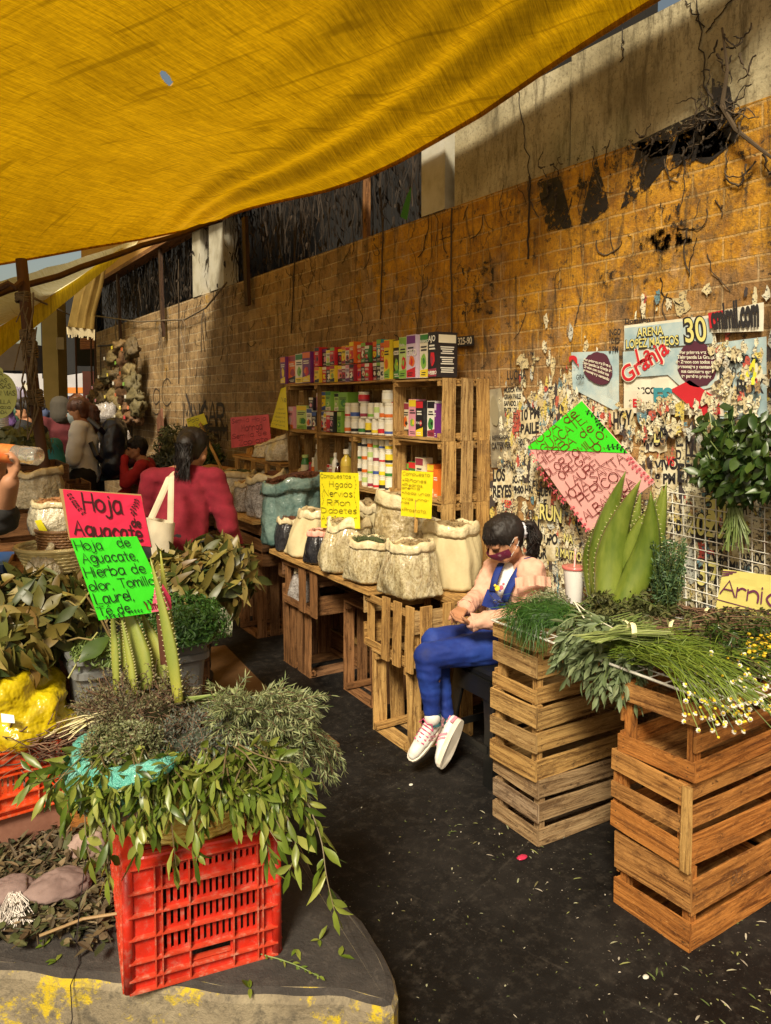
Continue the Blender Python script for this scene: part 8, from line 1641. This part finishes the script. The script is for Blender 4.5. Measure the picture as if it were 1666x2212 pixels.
# boy in red and white sweatshirt
b=pt(318,1060,D=7.0); b.z=0
RS_=mat('red_sweatshirt',[(.36,.012,.016),(.48,.02,.025)],.85,12,bump=(60,.2,.003))
tt,P,HP,W=figure('boy in a red and white sweatshirt sitting sideways with a hand at his mouth',b,-CR-CF*.05,1.42,RS_,BLKC,HAIR,dict(hd=(0,.10,1.30),nk=(0,.03,1.16),ch=(0,-.01,1.0),wa=(0,-.04,.82),pe=(0,-.05,.68),sr=(.16,.02,1.12),sl=(-.16,.02,1.12),er=(.20,.16,.92),el=(-.17,.18,.94),wr=(.02,.36,.74),wl=(-.04,.22,1.20),hr=(.09,-.02,.66),hl=(-.09,-.02,.66),kr=(.10,.42,.66),kl=(-.10,.42,.66),ar=(.10,.42,.22),al=(-.10,.42,.22)),headdir=(-.85,.15,-.1),hairstyle='short',seed=8,vox=.012)
m=MB(); m.chain([(P['wa'],.150),(P['wa']+V((0,0,-.07)),.150)],.75,P['sr']-P['sl']); remesh(m,'white_band',WHO,tt,.014,2,wr_(9,.01,3))
crate((b.x,b.y,0),(.40,.34,.42),'dark crate the boy in red sits on',WOOD_D,yaw(20),seed=71,levels=4)
# teal jacket figure, maroon hooded person, dark jacket person, two farther heads
TEAL=mat('teal_jacket',[(.01,.14,.17),(.02,.22,.25)],.7,9,bump=(30,.3,.004)); MAR=mat('maroon_fleece',[(.07,.010,.012),(.12,.016,.02)],.9,9); 
b=pt(72,1000,D=6.2); b.z=0
figure('person in a teal jacket with long dark hair behind the wooden pole',b,(.3,.95,0),1.45,TEAL,BLKC,HAIR,dict(hd=(0,.22,1.42),nk=(0,.14,1.30),ch=(0,.07,1.14)),headdir=(.3,.8,-.6),hairstyle='long',bulk=1.25,seed=11,vox=.014)
b=pt(132,1000,D=8.2); b.z=0
figure('person in a maroon hooded fleece behind the woman in white',b,(-.2,.95,0),1.60,MAR,BLKC,mat('grey_hood',[(.05,.042,.03)],.9),{},hairstyle='hood',bulk=1.25,seed=12,vox=.016)
b=pt(168,950,D=9.2); b.z=0
figure('brown haired person standing farthest back before the red doorway',b,(.2,.95,0),1.63,BLKC,BLKC,HAIRB,{},hairstyle='short',bulk=1.1,seed=13,vox=.018)
b=pt(62,950,D=7.6); b.z=0
figure('person in a black jacket facing the left stall behind the teal jacket',b,(-.9,.4,0),1.58,BLKC,BLKC,HAIR,dict(er=(.24,.10,1.1),wr=(.2,.3,1.0),el=(-.24,.1,1.1),wl=(-.2,.3,1.0)),headdir=(-.8,.4,-.2),hairstyle='short',bulk=1.2,seed=14,vox=.016)
# person at the far left edge, arms raised with a bottle
b=pt(-60,1200,D=2.95); b.z=KZ
p1=pt(18,1045,D=2.55);p2=pt(40,1010,D=2.5)
tt,P,HP,W=figure('person at the left edge in a charcoal top holding up a clear bottle in both hands',b,(.75,.5,0),1.55,mat('charcoal_knit',[(.014,.013,.012),(.028,.026,.024)],.9,9,bump=(60,.3,.003)),BLKC,HAIR,{},sleeve=False,bulk=1.15,seed=15,vox=.012,hairstyle='short') if 0 else (None,)*4
t_=thing('person','person cut by the left edge in a charcoal top, forearms raised holding a clear bottle','person',b); f_=(CR*.75+CF*.3).normalized(); s_=f_.cross(V((0,0,1)))
bs=pt(-95,1090,D=2.75); m=MB(); e1=pt(2,1118,D=2.62); w1=pt(22,1042,D=2.52); e2=pt(-40,1100,D=2.72); w2=pt(-6,1020,D=2.66)
nk_=bs+V((0,0,.20)); head(m,nk_+V((0,0,.16))+f_*.02,f_,(0,0,1),1); m.caps(nk_+V((0,0,.08)),.05,nk_,.055); m.chain([(bs,.13),(bs-V((0,0,.35)),.13),(V((bs.x,bs.y,.95)),.15)],.75,s_)
for sg in(-1,1): m.chain([(V((bs.x,bs.y,.93))+s_*sg*.09,.1),(V((bs.x,bs.y,.62))+s_*sg*.1,.07),(V((bs.x,bs.y,.30))+s_*sg*.1,.045)]); m.caps(V((bs.x,bs.y,.25))+s_*sg*.1,.04,V((bs.x,bs.y,.24))+s_*sg*.1+f_*.14,.035)
sh1=bs+V((0,0,.12))+s_*.17; sh2=bs+V((0,0,.12))-s_*.17
m.chain([(sh1,.055),(e1,.043),(w1,.029)]); m.chain([(sh2,.055),(e2,.043),(w2,.029)]); hand(m,w1,pt(45,985,D=2.52)-w1,(-CF*.2+V((0,0,1))),1,.7,1); hand(m,w2,pt(12,985,D=2.6)-w2,V((0,0,1))-CF*.2,1,.7,-1); remesh(m,'body',SKIN,t_,.0075,3)
CK=mat('charcoal_knit',[(.014,.013,.012),(.028,.026,.024)],.9,9,bump=(60,.3,.003)); m=MB(); m.chain([(bs,.145),(bs-V((0,0,.35)),.145),(V((bs.x,bs.y,.98)),.16)],.78,s_); m.chain([(sh1,.075),(nk_-V((0,0,.04)),.075),(sh2,.075)]); m.chain([(sh1,.072),(e1,.060),(e1.lerp(w1,.22),.052)]); m.chain([(sh2,.072),(e2,.06),(e2.lerp(w2,.22),.052)]); remesh(m,'sweater',CK,t_,.011,2,wr_(14,.012,4))
m=MB()
for sg in(-1,1): m.chain([(V((bs.x,bs.y,.93))+s_*sg*.09,.115),(V((bs.x,bs.y,.62))+s_*sg*.1,.085),(V((bs.x,bs.y,.34))+s_*sg*.1,.06)])
remesh(m,'trousers',BLKC,t_,.014,2); m=MB(); m.caps(nk_+V((0,0,.20)),.09,nk_+V((0,0,.17))-f_*.03,.09); remesh(m,'hair',HAIR,t_,.011,2)
# the bottle
GLS,gnt_,gb_,_o=newmat('clear_bottle_plastic'); gb_.inputs['Transmission Weight'].default_value=.85; gb_.inputs['Roughness'].default_value=.06; gb_.inputs['IOR'].default_value=1.3; gb_.inputs['Base Color'].default_value=(.92,.86,.72,1)
t_=thing('bottle','clear plastic bottle with an orange label held sideways at the left edge','bottle',pt(40,980,D=2.5)); a_=pt(86,986,D=2.5);b_=pt(-30,975,D=2.55); d=(b_-a_).normalized(); L=(b_-a_).length; Mx=d.to_track_quat('Z','X').to_matrix()
m=MB(); m.lathe([(.010,.003),(.024,0),(.029,.008),(.030,.03),(.028,.04),(.030,.05),(.028,.075),(.030,.085),(.030,L*.75),(.012,L*.95),(.012,L)],a_,24,M=Mx); m.build('body',GLS,t_,smooth=True); m=MB(); m.lathe([(.0307,L*.45),(.0307,L*.72)],a_,24,M=Mx,cap=False); m.build('label_band',mat('orange_label',[(.55,.09,.02),(.65,.25,.06)],.4,30),t_,smooth=True)
# ================= BACKGROUND =================
random.seed(99)
BWD=mat('dark_pole_wood',[(.05,.022,.012),(.11,.05,.025)],.8,12,st=(1,1,.2),bump=(30,.5,.004)); ROPE=mat('old_rope',[(.10,.07,.04),(.22,.17,.11)],.9,40,bump=(60,.6,.004))
t_=thing('wooden_pole','knotted dark wooden pole wrapped with rope at the left','pole',pt(110,1060,D=4.9)); m=MB(); PL=[(46,560,4.9),(54,640,4.9),(62,740,4.9),(74,850,4.9),(84,930,4.9),(97,1010,4.9),(103,1060,4.9)]; PP=[pt(*q_[:2],D=q_[2]) for q_ in PL]; ft=V((PP[-1].x+.02,PP[-1].y,KZ)); m.tube(PP+[ft],[.035,.036,.034,.036,.033,.03,.03,.03],10); m.build('pole',BWD,t_,smooth=True)
m=MB()
for (x,y) in((50,640),(60,720),(64,745),(66,760),(76,850),(78,865)):
    c=pt(x,y,D=4.9)
    for k in range(5): m.tube([c+V((math.cos(a)*.043,math.sin(a)*.043,k*.012-.03+.006*math.sin(a*2+k))) for a in[j*.5236 for j in range(13)]],.007,5,False)
for i in range(22):
    c=pt(R(48,80),R(610,880),D=4.83); m.tube([c,c+V((R(-.03,.03),0,-R(.05,.12))),c+V((R(-.06,.06),0,-R(.15,.35)))],R(.003,.006),4)
m.build('rope',ROPE,t_)
t_=thing('bamboo_pole','long thin dark pole tied across under the tarps toward the wall','pole',pt(250,560,D=5.5)); m=MB(); A=pt(-40,650,D=4.8);B=pt(478,475,X=2.46); m.tube([A.lerp(B,i/12)+V((0,0,.02*noise.noise(V((i*.5,0,0))))) for i in range(13)],.022,7); m.build('pole',BWD,t_)
m=MB(); m.tube([pt(-20,632,D=4.8),pt(20,612,D=4.8),pt(32,620,D=4.8),pt(48,606,D=4.85)],.02,6); m.build('branch_end',BWD,t_)
t_=thing('rope','knotted rope sagging along the far brick wall from the pole','rope',pt(250,690,X=2.4)); m=MB(); m.tube([pt(75,645,D=4.9),pt(150,680,X=2.2),pt(210,683,X=2.4),pt(300,695,X=2.44),pt(400,690,X=2.44),pt(445,665,X=2.44),pt(490,610,X=2.46)],.009,5)
for x,y in((250,690),(395,690),(440,670),(345,700)):
    c=pt(x,y,X=2.42)
    for k in range(4): m.tube([c,c+V((0,R(-.08,.08),-R(.05,.15))),c+V((0,R(-.12,.12),-R(.15,.4)))],.004,4)
m.build('strand',ROPE,t_)
for i,(x,y0,y1,w_,lab) in enumerate(((350,533,727,.06,'brown plank hanging down the wall, middle one of three'),(533,470,660,.085,'brown plank hanging down the wall, nearest to the shelves'),(258,585,738,.06,'brown plank hanging down the wall above the net bags'))):
    a_=pt(x-4,y0,X=2.45);b_=pt(x+3,y1,X=2.45); m=MB(); m.bar(a_,b_,w_*(1 if i!=1 else .8)*(pt(x,600,X=2.45).y/6)**.3,.03,(-1,0,0),.003,5); o=m.build('hanging_plank',wood('plank_brown_%d'%i,(.07,.035,.018),(.09,.045,.022),(.02,.012,.008)) if i==0 else bpy.data.materials['plank_brown_0']); tag(o,lab,'plank')
# yellow concrete column
def solid(name,lab,cat,x0,x1,D_,z0,z1,matl,dep=.3,kind=None,M_=None):
    a_=pt(x0,800,D=D_);b_=pt(x1,800,D=D_); e=(b_-a_);e.z=0; w_=e.length; c=(a_+b_)/2+CF*dep/2; m=MB(); an=math.atan2(e.y,e.x); m.box((0,0,(z0+z1)/2),(w_,dep,z1-z0)); o=m.build(name,matl); o.location=(c.x,c.y,0); o.rotation_euler=(0,0,an); tag(o,lab,cat,kind=kind); return o
t_=thing('column','dull yellow concrete column left of the red doorway','column',pt(108,900,D=10.5)); o=solid('shaft',None,None,93,126,10.5,0,2.95,mat('yellow_plaster',[(.20,.15,.045),(.28,.21,.07)],.85,3)); o.parent=t_; o.location-=t_.location
m=MB(); q=Quad(*cc([(122,750),(134,750),(134,872-0),(122,872)],D=10.4)); c=pt(130,862-120,D=10.38); m.box(c,(.09,.05,.16)); m.build('meter_box',flat((.25,.2,.1),.6),t_)
RD=mat('glossy_red_paint',[(.18,.006,.010),(.28,.01,.016)],.25,4,coat=.6)
solid('red_column','glossy dark red column at the far end of the brick wall','column',178,203,12.0,0,2.0,RD)
t_=thing('roller_shutter','small brownish roller shutter above the red column','shutter',pt(190,745,D=11.9)); 
for k in range(6): m=MB(); a_=pt(174,733+k*4,D=11.8);b_=pt(214,731+k*4,D=11.8); m.tube([a_,b_],.018,8); o=m.build('slat',mat('shutter_brown',[(.22,.08,.05),(.34,.14,.08)],.5,8),t_)
solid('dark_doorway','dark doorway recess between the red column and the brick wall','doorway',203,212,12.0,0,2.9,flat((.012,.01,.01),.8))
solid('dark_lintel','dark lintel above the red doorway at the end of the wall','lintel',165,214,12.3,2.1,3.6,mat('dark_plaster',[(.02,.02,.02)]),.2)
for i,x in enumerate((196,205,163)): solid('thin_pole',['thin black pole before the red column','thin dark pole right of the red column','thin dark pole between the yellow and red columns'][i],'pole',x,x+2.5,11.2,0,2.8,BWD,.03)
# street beyond
BKM=mat('hazy_facade',[(.36,.35,.36),(.52,.50,.50)],.9,.6); 
solid('building','long pale grey facade closing the street in the far background','building',-700,400,30,0,3.4,BKM,2)
solid('market_canopy','dark grey stall canopy in the far street at the left','canopy',-60,62,13,2.05,2.5,mat('grey_canvas',[(.16,.13,.13),(.26,.22,.22)],.9,2),1.5)
solid('market_canopy','orange edged canopy behind the yellow column','canopy',122,178,16,1.7,1.82,flat((.6,.2,.03)),1.5)
solid('parked_van','dark blue parked van glimpsed between the columns','van',120,180,17,.3,1.65,mat('van_paint',[(.03,.04,.09)],.3,3,coat=.5),1.5)
cloths=[('white',(.6,.6,.62)),('lilac',(.4,.36,.5)),('green',(.06,.14,.09)),('purple',(.16,.08,.25)),('grey',(.3,.3,.33)),('dark blue',(.05,.07,.15)),('cream',(.5,.46,.36)),('teal',(.05,.22,.24))]
for i in range(8):
    n_,c_=cloths[i]; x,y=[(12,868),(40,862),(58,890),(28,905),(75,875),(88,905),(68,850),(5,910)][i]; t_=thing('hanging_bag','%s bag hanging among the clutter of the far left stall, %s from the front'%(n_,ORD[i]),'bag',pt(x,y,D=9)); crumple(t_,pt(x,y,D=9+i*.05),(.10+.03*(i%3),.10,.16),mat('cloth_'+n_.replace(' ','_'),[tuple(k*.7 for k in c_),c_],.8,6),80+i,amp=.25,n=36)
m=MB(); t_=thing('stall_table','dark left stall table behind the teal jacket','table',pt(20,1000,D=6.5)); a_=pt(-40,985,D=6.6); 
m.box((a_.x,a_.y+.4,.45),(2.0,.8,.9)); m.build('table_body',BLKC,t_)
crate_at((pt(15,940,D=6.5).x,pt(15,940,D=6.5).y,1.0),(.5,.4,.28),yaw(30),label='orange brown box on the left stall table',wm=WOOD_D,levels=3,seed=73)
t_=thing('cup_stack','stack of white foam cups on the left stall','cups',pt(12,925,D=6)); m=MB(); c=pt(8,930,D=6)
for k in range(9): m.lathe([(.035,0),(.042,.012)],c+V((0,0,.016*k-.02)),14)
m.build('cups',mat('white_foam',[(.86,.84,.80)]),t_)
t_=thing('round_sign','pale yellow green round sign with hand lettering at the left edge','sign',pt(10,860,D=4.6)); cR=pt(-6,850,D=4.6); q=Quad(*cc([(-45,795),(37,795),(37,905),(-45,905)],D=4.6)); m=MB(); disc(m,q,.5,.46,.5,.46,0,40); disc(m,q,.5,.93,.14,.09,.001,16); disc(m,q,.5,.46,.5,.46,-.004,40); m.build('card',mat('lime_card',[(.42,.50,.14),(.52,.60,.22)],.6),t_); m=MB()
for tx,u,v_,s_,ft_ in(('PARA',.2,.84,.030,.45),('ESPINAS',.2,.72,.022,.55),('COSAS',.35,.60,.028,.50),('EN VIAS',.42,.46,.028,.55),('SEMILLA',.25,.30,.024,.6),('Linaza',.35,.20,.022,.5),('PELADA',.3,.10,.020,.45)): q.write(m,tx,u,v_,s_,fit=ft_,off=.003)
m.build('handwriting',mat('olive_marker',[(.05,.06,.03)],.6),t_)
t_=thing('leafy_bunch','pale green rounded leaf bunch on the left stall','herbs',pt(25,970,D=5.2)); m=MB(); c=pt(28,962,D=5.2); core(m,c-V((0,0,.05)),(.22,.2,.1)); heap(m,c-V((0,0,.03)),(.26,.22,.13),420,.075,.045,low=0,shell=.8); m.build('leaves',lm('pale_round_leaf',[(.18,.22,.12),(.28,.32,.2),(.10,.14,.07)]),t_)
crate((pt(28,985,D=5.2).x,pt(28,985,D=5.2).y,KZ),(.6,.5,.93),'tall dark crate under the pale leaf bunch at the left',WOOD_D,seed=74,levels=7)
sack(pt(80,1095,D=4.5),.12,.20,'milky plastic sack of dry roots at the foot of the wooden pole',PLW,cont=CH_B,rt=.14,seed=75,group=None,nchip=200,tilt=-.3)
p=pt(80,1095,D=4.5); crate((p.x,p.y,KZ),(.5,.45,p.z-KZ-.005),'dark crate under the milky sack by the wooden pole',WOOD_D,seed=76,levels=5)
t_=thing('plastic_tub','small cream plastic tub right of the wooden pole','tub',pt(122,1010,D=5.6)); m=MB(); c=pt(121,1022,D=5.6); m.lathe([(.055,-.06),(.075,.05),(.08,.055),(.072,.05)],c,20); m.build('tub',mat('cream_plastic',[(.66,.60,.42)],.4),t_,smooth=True)
crate((c.x,c.y+.02,KZ),(.4,.35,c.z-.063-KZ),'narrow dark crate under the cream tub',WOOD_D,seed=77,levels=6)
# upright stakes
for i in range(7): x=110+i*9.5; y0=1010+i*9; a_=pt(x,y0,D=5.3); m=MB(); m.bar((a_.x,a_.y,KZ),a_,.035,.02,-CF); o=m.build('wooden_stake',WOOD_D); tag(o,'dark upright stake, %s from the wooden pole in the row behind the red sign'%ORD[i],'stake','row of dark upright stakes')
# net bags hanging on the wall
NB=[mat('net_bag_%d'%i,[tuple(k*.6 for k in c_),c_],.7,30,bump=(120,.7,.006)) for i,c_ in enumerate([(.19,.115,.04),(.12,.08,.03),(.22,.16,.06),(.17,.085,.035),(.15,.12,.05)])]
spots=[(262,770),(284,775),(245,800),(270,812),(232,850),(218,880),(252,845),(280,840),(265,868),(288,870),(205,905),(225,915),(246,905),(270,900),(292,905),(212,940),(235,940),(258,935),(280,935),(298,935),(222,965),(245,960),(268,960),(290,962),(215,985),(240,980)]
spots=[(200+(x-200)*1.0,730+(y-740)*.78) for x,y in spots]
for i,(x,y) in enumerate(spots):
    c=pt(x,y,X=2.30); t_=thing('net_bag',('brown net bag on the far wall, %s down from the top'%ORD[i]) if i<20 else 'brown net bag at the cluster bottom, %s from left'%ORD[i-20],'net bag',c,'net bags hanging on the far wall'); crumple(t_,c,(.10,.19+.03*(i%3),.11+.03*(i%2)),NB[i%5],100+i,amp=.32,n=36)
    m=MB(); q=Quad(c+V((-.11,.05,.03)),c+V((-.115,-.05,.03)),c+V((-.115,-.05,-.01)),c+V((-.11,.05,-.01)),thick=.002); q.board(m,1,1); m.build('price_tag',CM_[['y','o','w','g','c','r'][i%6]],t_)
t_=thing('hook_frame','dark metal hanging frame above the net bags','frame',pt(240,760,X=2.4)); m=MB()
for x in(218,240,262,285): m.tube([pt(x,745,X=2.44),pt(x,950,X=2.44)],.008,5)
m.tube([pt(212,748,X=2.44),pt(290,742,X=2.44)],.012,5); m.build('bars',flat((.03,.025,.02)),t_)
# sacks and bundles around the boy
for i,(x,y,D_,r,mt,lab) in enumerate(((253,965,8.2,(.17,.17,.24),PLG,'tall grey wrapped bundle standing by the wall behind the backpack'),(228,905,9.6,(.24,.2,.22),PLG,'grey sack hanging under the net bags'),(268,990,7.4,(.24,.18,.14),mat('mauve_cloth',[(.16,.05,.09),(.24,.08,.13)],.8,8),'mauve cloth bag beside the boy in red'),(245,1003,7.6,(.2,.15,.08),PLW,'pale plastic bag left of the mauve bag'),(262,975,7.7,(.09,.08,.06),CM_['y'],'small yellow packet on the pale plastic bag'),(285,968,7.6,(.12,.1,.07),flat((.12,.2,.18)),'green grey packet by the boy\'s hand'))):
    c=pt(x,y,D=D_); t_=thing('bundle',lab,'bundle',c); crumple(t_,c,r,mt,120+i,amp=.2,n=40)
t_=thing('low_table','dark low table with teal cloth under the bundles beside the boy','table',pt(255,1040,D=7.4)); c=pt(252,1022,D=7.4); m=MB(); m.box((c.x,c.y,c.z-.02),(.95,.55,.04)); m.build('table_top',mat('dark_teal_cloth',[(.01,.03,.035),(.02,.06,.07)],.6,8),t_)
for sx in(-1,1):
    for sy in(-1,1): m=MB(); m.bar((c.x+sx*.42,c.y+sy*.22,0),(c.x+sx*.42,c.y+sy*.22,c.z-.042),.06,.06,(0,1,0)); m.build('leg',WOOD_D,t_)
t_=thing('flat_board','tall narrow wooden board leaning on the wall behind the boy','board',pt(335,960,X=2.4)); m=MB(); m.bar(pt(352,1010,X=2.36),pt(345,893,X=2.44),.22,.02,(-1,0,0),.003,5); m.build('board',wood('reddish_board',(.22,.10,.06),(.28,.13,.08),(.10,.04,.02)),t_)
# leaning dry bunches by the wall
for i,(x0,x1,y0,y1,X_,mt,lab) in enumerate(((350,400,920,1010,2.25,L_OLV,'dark olive dry herb bundle leaning on the wall behind the crimson woman'),(402,440,930,975,2.3,lm('straw_flower',[(.40,.33,.16),(.52,.45,.26),(.28,.22,.10)]),'straw coloured dry flower bundle under the Palo Azul sign'),(405,470,965,1012,2.2,L_DK,'dark green leafy bundle leaning below the straw flowers'),(330,372,985,1030,2.1,L_GRY,'grey green dry bundle beside the boy\'s back'))):
    c=pt((x0+x1)/2,(y0+y1)/2,X=X_); t_=thing('dry_herb_bundle',lab,'herbs',c); m=MB(); ry=abs(pt(x0,y0,X=X_).y-pt(x1,y0,X=X_).y)/2*.55; rz=abs(pt(x0,y0,X=X_).z-pt(x0,y1,X=X_).z)/2; core(m,c-V((0,0,rz*.3)),(.15,ry,rz)); heap(m,c,(.18,ry*1.1,rz*1.1),900,.07,.02,low=-1); m.build('leaves',mt,t_)
# seat of clutter on the floor behind the shopper
crate((2.1,7.0,0),(.7,.6,.8),'tall dark crate under the dry bundles by the far wall',WOOD_D,seed=78,levels=6)
